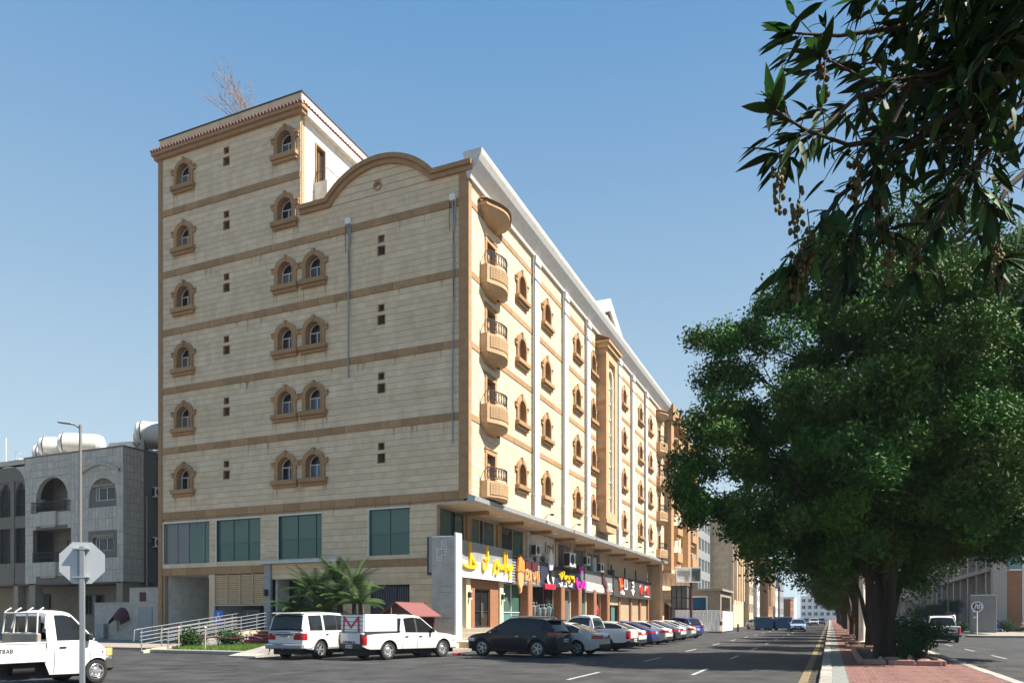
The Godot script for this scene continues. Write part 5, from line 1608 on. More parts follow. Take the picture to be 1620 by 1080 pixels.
		w = B.new(); w.lathe([Vector2(0, 0), Vector2(r * 0.55, 0.06), Vector2(r * 0.86, 0.22), Vector2(r, 0.55), Vector2(r, L - 0.55), Vector2(r * 0.86, L - 0.22), Vector2(r * 0.55, L - 0.06), Vector2(0, L)], 20, Transform3D(Basis(V(1, 0, 0), V(0, 0, -1), V(0, 1, 0)), V(0, 0.1, 0)))
		part("barrel", w, M[q[4]], tk)
		w = B.new()
		for z in [0.5]: w.lathe([Vector2(r + 0.005, z), Vector2(r + 0.03, z), Vector2(r + 0.03, z + 0.07), Vector2(r + 0.005, z + 0.07)], 20, Transform3D(Basis(V(1, 0, 0), V(0, 0, -1), V(0, 1, 0)), V(0, 0.1, 0)))
		part("band", w, M.iron, tk)
		for z in [-0.65, -L + 0.55]:
			w = B.new(); w.bx(-r * 0.7, r * 0.7, -1.7, -r + 0.35, z - 0.15, z + 0.15); part("cradle", w, M.compound, tk)
		k2 += 1
	var rc := B.new(); rc.prism(P([-58.3, 16.2, -54.6, 16.2, -55.0, 16.75, -57.6, 16.85]), -47.2, -45.2)
	solo("roof_shed", rc, M.metal_white, "low white sheet-metal roof shed between the water tanks", "shed")
	rc = B.new()
	for k in 6: rc.cbox(V(-66.6 + k * 0.85, 15.55 - 0.04 * k, -43.2 - rng.randf()), V(0.8, 0.5, 0.7), 0.04, move(0, 0, 0))
	stuff(solo("roof_clutter", rc, M.panel_white, "row of white boxes and pipes along the grey house parapet", "roof equipment"))
	rc = B.new(); rc.tube([V(-67.3, 15.1, -42.5), V(-67.3, 17.6, -42.5)], 0.05, 5); rc.tube([V(-66.4, 15.1, -42.8), V(-66.4, 16.4, -42.8), V(-65.7, 16.1, -42.8)], 0.03, 5)
	solo("roof_mast", rc, M.panel_white, "thin white mast on the left of the grey house roof", "mast")
	# compound wall with its grey foot, gate, round window and awning
	var cw := thing("compound_wall", "off-white plastered yard wall between the grey house and the cream block", "wall")
	w = B.new(); w.bx(-48.2, -40.98, 0.1, 2.65, -36.9, -36.6); w.bx(-44.7, -40.98, 2.65, 3.65, -36.9, -36.6); w.bx(-48.2, -47.9, 0.1, 2.65, -41, -36.9)
	part("plaster", w, M.compound, cw)
	w = B.new(); w.bx(-43.8, -42.5, 0.12, 2.4, -36.6, -36.55); part("metal_door", w, M.panel_light, cw)
	w = B.new(); w.cbox(V(-43.4, 3.1, -36.58), V(0.6, 0.62, 0.08), 0.15 if false else 0.03); part("small_opening", w, M.maroon, cw)
	for k in 2:
		w = B.new(); w.cbox(V([-46.45, -42.85][k], [2.69, 3.69][k], -36.75), V([3.5, 3.7][k], 0.09, 0.42), 0.02)
		part("coping", w, M.compound, cw)
	w = B.new()
	for k in 9:
		var a := PI * k / 9; var a1 := PI * (k + 1) / 9
		w.quad(V(-0.75 * cos(a), 0.9 * sin(a), 0.0), V(-0.75 * cos(a1), 0.9 * sin(a1), 0.0), V(-0.6 * cos(a1) + 0.1, 0.55 * sin(a1) - 0.35, 0.7), V(-0.6 * cos(a) + 0.1, 0.55 * sin(a) - 0.35, 0.7))
	w.tube([V(-0.3, -0.8, 0.1), V(-0.3, -0.2, 0.1)], 0.03, 5)
	solo("awning", w, M.maroon, "small dark red folding awning on the off-white yard wall", "awning", move(-45.4, 1.5, -36.58))

# ---------------------------------------------------------------- buildings further up the street
func simple_building(label: String, x0: float, x1: float, z0: float, z1: float, h: float, wall: Material, rows: int, cols: int, ecols: int, pane: String, fr: Material, ww := 1.2, wh := 1.5, first := 1.5) -> Node3D:
	# x1 is the street face; z0 the end nearer the camera (both given as distances up the street)
	var o := thing("building", label, "building")
	var S := Transform3D(Basis(Vector3.UP, PI / 2), V(x1, 0, 0))
	var E := Transform3D(Basis.IDENTITY, V(0, 0, -z0))
	var fh := (h - first - 0.8) / rows
	var hs := []; var he := []
	for r in rows:
		for c in cols: hs.append(span(lerpf(z0, z1, (c + 0.5) / cols) - ww / 2, lerpf(z0, z1, (c + 0.5) / cols) + ww / 2, first + r * fh + fh * 0.3, first + r * fh + fh * 0.3 + minf(wh, fh * 0.62)))
		for c in ecols: he.append(span(lerpf(x0, x1, (c + 0.5) / ecols) - ww / 2, lerpf(x0, x1, (c + 0.5) / ecols) + ww / 2, first + r * fh + fh * 0.3, first + r * fh + fh * 0.3 + minf(wh, fh * 0.62)))
	var w := B.new()
	backing(w, S, z0 + 0.3, z1, 0, h, hs, 0.25)
	backing(w, E, x0, x1 - 0.047, 0, h, he, 0.25)
	w.bx(x0, x0 + 0.3, 0, h, -z0 - 0.3, -z1)
	w.bx(x0, x1 - 0.3, h - 0.7, h - 0.6, -z0 - 0.3, -z1)
	w.bx(x0 + 0.3, x1 - 0.8, 0, h - 0.8, -z0 - 0.8, -z1)
	part("wall", w, wall, o)
	w = B.new(); w.bx(x0 - 0.05, x1 + 0.1, h, h + 0.2, -z0 + 0.12, -z1); part("coping", w, wall, o)
	for q: Rect2 in hs: glazed(o, S * move(q.position.x, q.position.y, -0.12), q.size.x, q.size.y, [0.5], [], [pane, "pane_dark"], fr)
	for q: Rect2 in he: glazed(o, E * move(q.position.x, q.position.y, -0.12), q.size.x, q.size.y, [0.5], [], [pane, "pane_dark"], fr)
	return o

func build_street_row() -> void:
	# neighbour with ochre fins and balconies
	var nb := thing("apartment_building", "ochre and cream apartment block with tall fins next up the street", "building")
	var T := Transform3D(Basis(Vector3.UP, PI / 2), V(-18.2, 0, 0))
	var w := B.new()
	var hs := []
	for r in 5:
		for z in [92.2, 97.2, 103.6]: hs.append(span(z, z + 0.7, 9.6 + r * 3.35, 11.6 + r * 3.35))
	backing(w, T, 87.6, 108, 0, 26.0, hs)
	w.bx(-40, -18.6, 0, 25.5, -88.6, -108)
	part("wall", w, M.stone2, nb)
	for q: Rect2 in hs: glazed(nb, T * move(q.position.x, q.position.y, -0.12), q.size.x, q.size.y, [], [0.5], ["pane_dark"], M.frame_white, 0.06)
	for q in [[88.0, 89.6, 0.9], [99.4, 101.2, 0.9], [106.2, 107.8, 0.9]]:
		w = B.new(); w.bx(q[0], q[1], 7.2, 25.2, -0.04, q[2], T); part("fin", w, M.tan2, nb)
	for r in 5:
		for z in [93.6, 104.2]:
			w = B.new(); w.prism(P([z - 1.6, 8.6 + r * 3.35, z + 1.6, 8.6 + r * 3.35, z + 1.6, 9.7 + r * 3.35, z - 1.6, 9.7 + r * 3.35]), -0.02, 0.95, T); w.prism(P([z - 1.2, 8.1 + r * 3.35, z + 1.2, 8.1 + r * 3.35, z + 1.6, 8.6 + r * 3.35, z - 1.6, 8.6 + r * 3.35]), -0.02, 0.7, T)
			var bo := part("balcony", w, M.tan2, nb)
			w = B.new()
			for k in 9: w.tube([T * V(z - 1.5 + k * 0.375, 9.7 + r * 3.35, 0.88), T * V(z - 1.5 + k * 0.375, 10.4 + r * 3.35, 0.88)], 0.02, 4)
			w.tube([T * V(z - 1.55, 10.4 + r * 3.35, 0.0), T * V(z - 1.55, 10.4 + r * 3.35, 0.88), T * V(z + 1.55, 10.4 + r * 3.35, 0.88)], 0.025, 4)
			part("railing", w, M.frame_white, bo)
	w = B.new(); w.prism(P([87.6, 25.0, 99.5, 25.0, 99.5, 25.6, 93.5, 26.9, 87.6, 26.9]), -0.3, 1.2, T); w.bx(99.5, 108, 25.0, 25.6, -0.3, 0.7, T)
	part("eaves", w, M.tan1, nb)
	w = B.new(); w.prism(P([91.9, 22.6, 95.2, 22.6, 95.4, 23.6, 91.7, 23.6]), -0.02, 1.1, T); part("balcony_hood", w, M.tan0, nb)
	w = B.new(); w.bx(87.6, 108, 3.9, 4.9, -0.02, 1.4, T); w.bx(87.6, 108, 6.9, 7.3, -0.02, 1.0, T); part("ledge", w, M.soffit, nb)
	for k in 5: glazed(nb, T * move(89.0 + k * 3.2, 5.2, 0.0), 0.9, 1.3, [], [], ["pane_dark"], M.soffit, 0.05)
	for k in 5: glazed(nb, T * move(88.4 + k * 3.6, 0.8, 0.02), 2.6, 2.6, [0.5], [0.7], ["pane_brown", "pane_dark"], M.terracotta, 0.12, "shop_window")
	w = B.new(); w.prism(P([-17.9, 3.3, -16.2, 2.2, -16.15, 2.26, -17.9, 3.38]), -92.2, -88.5)
	solo("awning", w, M.frame_white, "pale sloping shop awning at the foot of the ochre block", "awning")
	# framed box sign on a rusty post
	var bb := thing("box_sign", "white framed glass box sign on a brown post over the pavement", "sign", V(-13.75, 0, -79.0))
	var bt := Transform3D(Basis(Vector3.UP, 0.42), Vector3.ZERO)
	w = B.new()
	for q in [[-1.35, 1.35, 5.35, 5.45], [-1.35, 1.35, 6.85, 6.95]]:
		for z in [-0.3, 0.3]: w.bx(q[0], q[1], q[2], q[3], z - 0.04, z + 0.04, bt)
	for x in [-1.3, 0.2, 1.3]:
		for z in [-0.3, 0.3]: w.bx(x - 0.05, x + 0.05, 5.45, 6.85, z - 0.04, z + 0.04, bt)
	for x in [-1.3, 1.3]:
		for y in [5.4, 6.9]: w.bx(x - 0.05, x + 0.05, y - 0.05, y + 0.05, -0.26, 0.26, bt)
	part("frame", w, M.panel_white, bb)
	for q in [[-1.25, 0.15], [0.25, 1.25]]:
		w = B.new(); w.bx(q[0], q[1], 5.45, 6.85, -0.2, 0.2, bt); part("panel", w, M.white_stone if q[0] < 0 else M.pane_grey, bb)
	w = B.new(); w.tube([V(0.3, 0, 0), V(0.3, 5.35, 0)], 0.14, 8); part("post", w, M.maroon, bb)
	var kb := thing("glass_kiosk", "dark framed glass kiosk below the white box sign", "kiosk", V(-15.6, 0.14, -84.6))
	w = B.new(); w.bx(-0.8, 0.8, 0, 5.0, -0.9, 0.9); part("body", w, M.pane_grey, kb)
	w = B.new()
	for y in [0.0, 2.5, 3.7, 5.0]: w.bx(-0.85, 0.85, y, y + 0.09, -0.95, 0.95)
	for x in [-0.84, -0.28, 0.28, 0.84]:
		for z in [-0.94, 0.94]: w.bx(x - 0.04, x + 0.04, 0, 5.05, z - 0.04, z + 0.04)
	part("frame", w, M.trim, kb)
	# far blocks on the left
	simple_building("pale blue-green glass office block behind the ochre fins", -34, -18.0, 112, 124, 21, M.panel_light, 6, 4, 3, "pane_teal", M.frame_white, 2.4, 2.6)
	var bg := simple_building("broad beige stone block with plain end wall and vertical ribs", -30, -14.5, 125.5, 141, 21, M.stone3, 5, 4, 0, "pane_brown", M.tan0, 1.2, 1.9, 5.0)
	for k in 34:
		w = B.new(); w.bx(-25.0, -15.2, 2.0 + k * 0.55, 2.52 + k * 0.55, -125.5, -125.43); part("stone_course", w, M["stone%d" % (k % 4)], bg)
	for k in 4:
		w = B.new(); w.bx(126.0 + k * 3.7, 126.8 + k * 3.7, 4.5, 20.5, -0.05, 0.5, Transform3D(Basis(Vector3.UP, PI / 2), V(-14.5, 0, 0))); part("rib", w, M.stone2, bg)
	var sc := thing("corner_pavilion", "low beige corner pavilion with a framed blue display screen on its end", "building")
	w = B.new(); w.bx(-16.8, -12.2, 1.2, 4.9, -92.2, -103); w.bx(-17.2, -11.9, 4.9, 5.15, -91.8, -103.4); w.bx(-16.4, -12.6, 0, 1.2, -92.6, -102); part("wall", w, M.villa_beige, sc)
	w = B.new(); w.bx(-16.2, -13.7, 1.9, 4.3, -92.1, -92.2); part("screen_frame", w, M.panel_white, sc)
	w = B.new(); w.bx(-16.0, -13.9, 2.1, 4.1, -92.05, -92.1); part("screen", w, mat("screen_blue", lin(0.02, 0.08, 0.16), 0.1), sc)
	w = B.new(); w.bx(-16.0, -13.9, 2.1, 2.7, -92.04, -92.05); part("screen_picture", w, M.pane_dark, sc)
	w = B.new(); w.bx(-12.2, -12.12, 1.6, 4.2, -93.2, -101); part("side_glazing", w, M.pane_brown, sc)
	simple_building("block with stacked balconies beyond the beige ribs", -26, -13.6, 142, 150, 12.0, M.soffit, 3, 3, 1, "pane_dark", M.frame_white, 1.6, 1.7)
	simple_building("purple-brown slab block rising behind the white house", -30, -15.5, 158, 172, 19, M.maroon, 5, 4, 2, "pane_dark", M.trim, 1.0, 1.2)
	simple_building("narrow white and pale blue house up the street", -22, -13.0, 151, 157, 9.6, M.panel_white, 3, 2, 2, "pane_teal", M.panel_light, 1.1, 1.4)
	var br := simple_building("brown and ochre block with narrow fins up the street", -21, -11.6, 160, 174, 13.5, M.tan1, 4, 4, 2, "pane_dark", M.tan0, 0.9, 1.5)
	for k in 4:
		w = B.new(); w.bx(161.0 + k * 3.6, 162.0 + k * 3.6, 4, 13, -0.05, 0.6, Transform3D(Basis(Vector3.UP, PI / 2), V(-11.6, 0, 0))); part("fin", w, M.stone2, br)
	simple_building("small white house beside the brown finned block", -20, -11.2, 176, 184, 8.0, M.white_render, 2, 3, 2, "pane_dark", M.frame_white)
	simple_building("grey concrete block with rooftop mast far up the street", -28, -12.0, 205, 222, 12.0, M.panel_light, 3, 4, 3, "pane_dark", M.trim)
	simple_building("orange-red low block far up the street", -22, -11.0, 240, 262, 7.0, M.terracotta, 2, 5, 2, "pane_dark", M.frame_white)
	simple_building("white low block at the far end on the left", -24, -11.5, 275, 300, 8.5, M.panel_white, 2, 5, 2, "pane_grey", M.frame_white)
	simple_building("long pale grey block closing the far end of the street", -16, 4, 470, 500, 14, M.panel_white, 3, 5, 6, "pane_grey", M.frame_white, 2.0, 2.0)
	simple_building("cream far block behind the street end trees", 18, 46, 420, 450, 13, M.soffit, 3, 5, 6, "pane_grey", M.frame_white, 2.0, 2.0)
	var mast := B.new()
	mast.tube([V(-17, 12, -208), V(-17, 15.0, -208)], 0.12, 5); mast.tube([V(-18, 13.8, -208), V(-16, 13.8, -208)], 0.08, 4)
	solo("roof_mast", mast, M.galv, "thin mast on the far grey concrete block", "mast")
	# white hoarding round a building plot
	var ho := thing("hoarding", "white sheet-metal hoarding round the plot by the corner pavilion", "fence")
	for k in 11:
		w = B.new(); w.cbox(V(-15.4 + k * 0.42, 1.3, -81.5 - k * 0.12), V(0.40, 2.3, 0.05), 0.01); part("sheet", w, M.frame_white if k % 3 else M.panel_white, ho)
	for k in 12:
		w = B.new(); w.cbox(V(-10.7, 1.25, -82.9 - k * 0.75), V(0.05, 2.2, 0.73), 0.01); part("sheet", w, M.frame_white if k % 3 else M.panel_white, ho)
	w = B.new(); w.bx(-15.5, -10.6, 0.1, 0.2, -81.3, -82.9)
	part("ballast", w, M.kerb1, ho)

# ---------------------------------------------------------------- the far side of the right-hand carriageway
func build_right_side() -> void:
	var o := thing("office_building", "modern grey building with white columns, brown and turquoise panels at the right edge", "building")
	var S := Transform3D(Basis(Vector3.UP, -PI / 2), V(17.6, 0, -97))   # faces the road; x runs back towards the camera, so negative x is further away
	var E := Transform3D(Basis.IDENTITY, V(0, 0, -97))
	var w := B.new()
	w.bx(19.2, 60, 0, 19, -98.5, -190); w.bx(17.6, 60, 17.5, 19, -97.0, -190)
	part("wall", w, M.panel_light, o)
	w = B.new(); w.bx(17.6, 18.9, 0.1, 17.5, -97, -98.4); part("corner_pier", w, M.kerb0, o)
	for q in [[18.9, 20.4, 0.3, 6.9, "terracotta"], [18.9, 27, 7.0, 8.8, "pane_teal"], [18.9, 20.9, 8.9, 14.0, "terracotta"], [20.5, 27, 0.3, 2.8, "pane_teal"], [20.5, 27, 2.9, 3.6, "pane_green2"], [20.5, 27, 3.7, 4.6, "pane_teal"], [20.5, 27, 4.7, 6.9, "pane_grey"], [21.0, 27, 8.9, 14.0, "kerb0"], [27, 60, 0.3, 17, "panel_light"]]:
		w = B.new(); w.bx(q[0] + 0.02, q[1] - 0.02, q[2], q[3], -97.3, -98.4); part("facade_panel", w, M[q[4]], o)
	w = B.new(); w.bx(20.4, 20.52, 0.1, 14, -97.2, -98.4); w.bx(18.9, 60, 6.88, 7.02, -97.2, -98.4); w.bx(18.9, 60, 8.78, 8.92, -97.2, -98.4); part("facade_rail", w, M.frame_white, o)
	for k in 13:
		var z := 101.5 + k * 6.2
		w = B.new(); w.bx(17.7, 18.5, 0.1, 17.4, -z, -z - 0.8); part("column", w, M.kerb0 if k % 2 else M.panel_light, o)
		w = B.new(); w.bx(18.9, 19.15, 0.5, 6.6, -z - 1.2, -z - 5.6); part("pane", w, M["pane_green" if k % 3 == 0 else "pane_grey"], o)
		w = B.new(); w.bx(18.8, 19.1, 8.0, 10.5, -z - 1.2, -z - 5.6); part("pane", w, M["pane_teal" if k == 0 else "pane_dark"], o)
		w = B.new(); w.bx(18.8, 19.1, 12.0, 14.5, -z - 1.2, -z - 5.6); part("pane", w, M.pane_dark, o)
	w = B.new(); w.bx(17.4, 19.2, 6.9, 7.4, -98.4, -188); w.bx(17.4, 19.2, 11.0, 11.4, -98.4, -188); part("cornice", w, M.kerb1, o)
	var g := thing("colonnade_building", "low grey colonnaded building with a flat canopy beyond the modern office", "building")
	w = B.new(); w.bx(15.8, 40, 0, 9, -191, -240); w.bx(13.8, 17, 5.4, 6.2, -188.5, -240); part("wall", w, M.panel_grey, g)
	for k in 12:
		w = B.new(); w.bx(14.2, 14.9, 0.1, 5.4, -190.5 - k * 4, -191.2 - k * 4); part("column", w, M.kerb0, g)
	simple_building("plain white building behind the clipped trees across the road", 20, 60, 262, 300, 17, M.white_render, 4, 5, 5, "pane_dark", M.frame_white, 2.2, 2.0)
	o.position.x = -0.85
	# things in front of it
	var py := thing("sign_pylon", "purple-grey rectangular sign pylon in front of the modern building", "sign", V(14.4, 0.13, -88.5))
	w = B.new(); w.cbox(V(0, 1.9, 0), V(2.3, 3.9, 0.5), 0.03); part("slab", w, M.sign_grey, py)
	w = B.new()
	for q in [[-0.9, 2.9, 0.7], [-0.9, 2.5, 0.5], [-0.95, 2.1, 0.6], [-0.9, 1.5, 0.4]]: w.bx(q[0], q[0] + q[2], q[1], q[1] + 0.12, 0.25, 0.27)
	part("lettering", w, M.panel_white, py)
	var rs := thing("road_sign", "round white-rimmed road sign on a thin post at the traffic island", "sign", V(11.7, 0.16, -74.6))
	w = B.new(); w.tube([V(0, 0, 0), V(0, 2.9, 0)], 0.04, 6); part("post", w, M.panel_white, rs)
	var dt := Transform3D(Basis(V(1, 0, 0), V(0, 0, 1), V(0, -1, 0)), V(0, 2.45, 0.05))
	w = B.new(); w.lathe([Vector2(0, 0.02), Vector2(0.36, 0.02), Vector2(0.36, 0.0), Vector2(0, -0.01)], 18, dt); part("plate", w, M.trim, rs)
	w = B.new(); w.lathe([Vector2(0.36, 0.025), Vector2(0.46, 0.025), Vector2(0.46, -0.01), Vector2(0.36, -0.01)], 18, dt)
	stroke(w, [-0.2, 2.25, -0.08, 2.68, 0.0, 2.62, 0.02, 2.25], 0.09, 0.075, 0.09, ID); stroke(w, [0.12, 2.28, 0.14, 2.65, 0.3, 2.52, 0.3, 2.36, 0.12, 2.28], 0.08, 0.075, 0.09, ID)
	part("rim_and_arrows", w, M.panel_white, rs)
	shrub("shrub", V(17.2, 0.13, -92.5), 1.1, 240, "small bush at the foot of the purple-grey sign pylon, right side")
	shrub("shrub", V(13.0, 0.13, -92.0), 0.9, 200, "low bush to the left of the purple-grey sign pylon")
	# clipped dark box trees in front of the colonnade
	for q in [[13.6, 136.0, 3.2, 3.4, "dark clipped box tree, leftmost across the right-hand road"], [13.9, 122.0, 3.0, 3.8, "dark clipped box tree in the middle across the right-hand road"], [14.3, 112.0, 3.0, 4.6, "dark clipped box tree nearest the modern building"]]:
		shrub("clipped_tree", V(q[0], 0.1, -q[1]), q[2], 900, q[4], q[3])
	for q in [[13.2, 128.0, 9.0, "slim dark street lamp pole across the right-hand road"], [13.4, 105.0, 8.0, "pale pole in front of the modern building columns"]]:
		w = B.new(); w.tube([V(q[0], 0, -q[1]), V(q[0], q[2], -q[1])], 0.11, 7, 0.07); w.tube([V(q[0], q[2], -q[1]), V(q[0] - 1.4, q[2] + 0.3, -q[1])], 0.06, 6)
		solo("street_lamp", w, M.pole_grey, q[3], "street lamp")
	w = B.new()
	for k in 60: w.tube([V(13.2 + 0.0 * k, 0.1, -140 - k * 0.6), V(13.2, 1.5, -140 - k * 0.6)], 0.03, 4)
	w.tube([V(13.2, 1.5, -140), V(13.2, 1.5, -176)], 0.04, 4)
	solo("railing", w, M.frame_white, "white metal railing far along the right-hand pavement", "railing")

# ---------------------------------------------------------------- vehicles: front towards +x, origin on the road under the middle
func lerp_pts(p: Array, x: float) -> float:
	if x <= p[0][0]: return p[0][1]
	for k in p.size() - 1:
		if x <= p[k + 1][0]:
			var f: float = (x - p[k][0]) / maxf(1e-5, p[k + 1][0] - p[k][0])
			# monotone ease between points keeps the line soft
			return lerpf(p[k][1], p[k + 1][1], f)
	return p[p.size() - 1][1]
func soft(p: Array, x: float, r := 0.06) -> float:
	return (lerp_pts(p, x - r) + lerp_pts(p, x - r * 0.5) + 2.0 * lerp_pts(p, x) + lerp_pts(p, x + r * 0.5) + lerp_pts(p, x + r)) / 6.0
func half_w(s: Dictionary, x: float) -> float:
	var u := clampf(absf(2.0 * x / s.L), 0.0, 1.0)
	return s.W * 0.5 * (1.0 - s.get("taper", 0.10) * pow(u, 5.0) - 0.06 * pow(u, 24.0))
func bot(s: Dictionary, x: float) -> float:
	var y: float = lerp_pts(s.sill, x)
	for xw in s.wheels:
		var ra: float = s.r * 1.17
		var d := absf(x - xw)
		if d < ra: y = maxf(y, s.r + sqrt(ra * ra - d * d))
	return y
func side_z(s: Dictionary, x: float, y: float) -> float:
	var g := clampf((y - 0.22) / (s.belt_y - 0.22), 0.0, 1.15)
	var k := 0.93 + 0.075 * sin(clampf(g * 1.25, 0.0, 1.0) * PI * 0.5) - 0.10 * pow(maxf(0.0, g - 0.72), 1.6) * 2.2
	for xw in s.wheels:   # flared arches
		var ra: float = s.r * 1.17
		var d := Vector2(x - xw, y - s.r).length()
		if d < ra * 1.35: k += s.get("flare", 0.018) * clampf((ra * 1.35 - d) / (ra * 0.35), 0.0, 1.0)
	return half_w(s, x) * k
func stations(s: Dictionary, x0: float, x1: float, n: int) -> Array:
	var xs := []
	for k in n + 1: xs.append(lerpf(x0, x1, float(k) / n))
	for xw in s.wheels:
		for k in 11:
			var x: float = xw - s.r * 1.17 * cos(PI * k / 10)
			if x > x0 and x < x1: xs.append(x)
		for e in [-1.001, 1.001]:
			var x: float = xw + s.r * 1.17 * e
			if x > x0 and x < x1: xs.append(x)
	for e in [0.015, 0.05, 0.1]:
		if x0 <= -s.L * 0.499: xs.append(x0 + e)
		if x1 >= s.L * 0.499: xs.append(x1 - e)
	xs.sort()
	return xs
func side_patch(b: B, s: Dictionary, x0: float, x1: float, ya: float, yb: float, off: float, n := 3) -> void:   # lies on both flanks
	for sg in [1.0, -1.0]:
		var rows := []
		for k in n + 1:
			var x := lerpf(x0, x1, float(k) / n)
			var row := PackedVector3Array()
			for j in 4:
				var y := maxf(lerpf(ya, yb, j / 3.0), bot(s, x) + 0.001)
				row.append(V(x, y, sg * (side_z(s, x, y) + off)))
			rows.append(row)
		if sg > 0: rows.reverse()
		b.grid(rows)
func top_y(s: Dictionary, x: float) -> float: return soft(s.top, x, 0.05)
func roof_y(s: Dictionary, x: float) -> float: return soft(s.roof, x, 0.05)
func gh_z(s: Dictionary, x: float, y: float) -> float:
	var by := top_y(s, x)
	var f: float = clampf((y - by) / maxf(0.05, s.H - by), 0.0, 1.0)
	return side_z(s, x, by) * 0.965 - f * s.get("lean", 0.17) - f * f * 0.03
func gh_side(b: B, s: Dictionary, x0: float, x1: float, fa: float, fb: float, off: float, n := 8) -> void:
	for sg in [1.0, -1.0]:
		var rows := []
		for k in n + 1:
			var x := lerpf(x0, x1, float(k) / n)
			var by := top_y(s, x) - 0.02; var ry := maxf(by + 0.01, roof_y(s, x))
			var row := PackedVector3Array()
			for j in 5:
				var y := lerpf(by, ry, lerpf(fa, fb, j / 4.0))
				row.append(V(x, y, sg * (gh_z(s, x, y) + off)))
			rows.append(row)
		if sg > 0: rows.reverse()
		b.grid(rows)
func gh_top(b: B, s: Dictionary, x0: float, x1: float, off: float, inset := 0.0, n := 8) -> void:
	var rows := []
	for k in n + 1:
		var x := lerpf(x0, x1, float(k) / n)
		var ry := roof_y(s, x)
		var z := gh_z(s, x, ry) - inset
		var row := PackedVector3Array()
		for j in 9:
			var f := -1.0 + j / 4.0
			row.append(V(x, ry + off + 0.045 * (1.0 - f * f) - (0.012 if absf(f) > 0.99 and inset == 0.0 else 0.0), z * f))
		rows.append(row)
	rows.reverse()
	b.grid(rows)

func wheel_meshes(r: float, style: int) -> Dictionary:
	var key := "wheel%d_%d" % [int(r * 1000), style]
	if cache.has(key): return cache[key]
	var t := Transform3D(Basis(V(1, 0, 0), V(0, 0, 1), V(0, -1, 0)), Vector3.ZERO)   # axle along +z, outer face at +z
	var w := 0.105
	var ty := B.new()
	ty.lathe([Vector2(r * 0.64, -w), Vector2(r * 0.93, -w), Vector2(r, -w * 0.72), Vector2(r, w * 0.72), Vector2(r * 0.93, w), Vector2(r * 0.72, w * 1.02), Vector2(r * 0.655, w * 0.86), Vector2(r * 0.64, w * 0.5)], 24, t)
	var bk := B.new()
	bk.lathe([Vector2(r * 0.65, -w * 0.8), Vector2(0.0, -w * 0.7)], 16, t); bk.lathe([Vector2(0.0, w * 0.2), Vector2(r * 0.65, w * 0.25)], 16, t)
	var rim := B.new()
	rim.lathe([Vector2(r * 0.66, w * 0.9), Vector2(r * 0.60, w * 0.92), Vector2(r * 0.57, w * 0.55)].map(func(q): return q), 24, t)
	rim.lathe([Vector2(r * 0.66, w * 0.88), Vector2(r * 0.62, w * 0.95)], 24, t)
	var n := 5 if style != 1 else 6
	for k in n:
		for j in (2 if style == 0 else 1):
			var a := TAU * k / n + (0.16 if j else -0.16) * (1 if style == 0 else 0)
			rim.cbox(V(r * 0.36, 0, w * 0.62), V(r * 0.5, r * (0.085 if style == 0 else 0.17), 0.03), 0.008, Transform3D(Basis(Vector3.BACK, a), Vector3.ZERO))
	if style == 2: rim.lathe([Vector2(r * 0.50, w * 0.5), Vector2(r * 0.44, w * 0.78), Vector2(r * 0.34, w * 0.62), Vector2(r * 0.24, w * 0.95), Vector2(0, w * 1.0)], 20, t)
	rim.lathe([Vector2(r * 0.16, w * 0.6), Vector2(r * 0.13, w * 0.9), Vector2(0, w * 0.95)], 14, t)
	cache[key] = {"ty": ty.mesh(), "bk": bk.mesh(), "rim": rim.mesh()}
	return cache[key]
func add_wheels(o: Node3D, s: Dictionary) -> void:
	var m := wheel_meshes(s.r, s.get("rim", 0))
	for xw in s.wheels:
		for sg in [1.0, -1.0]:
			var t := Transform3D(Basis.IDENTITY if sg > 0 else Basis(Vector3.UP, PI), V(xw, s.r, sg * (s.W * 0.5 - 0.135)))
			var w := piece("wheel", m.ty, M.tyre, o, t)
			piece("wheel_disc", m.bk, M.rim_dark, w)
			piece("rim", m.rim, M.rim, w)

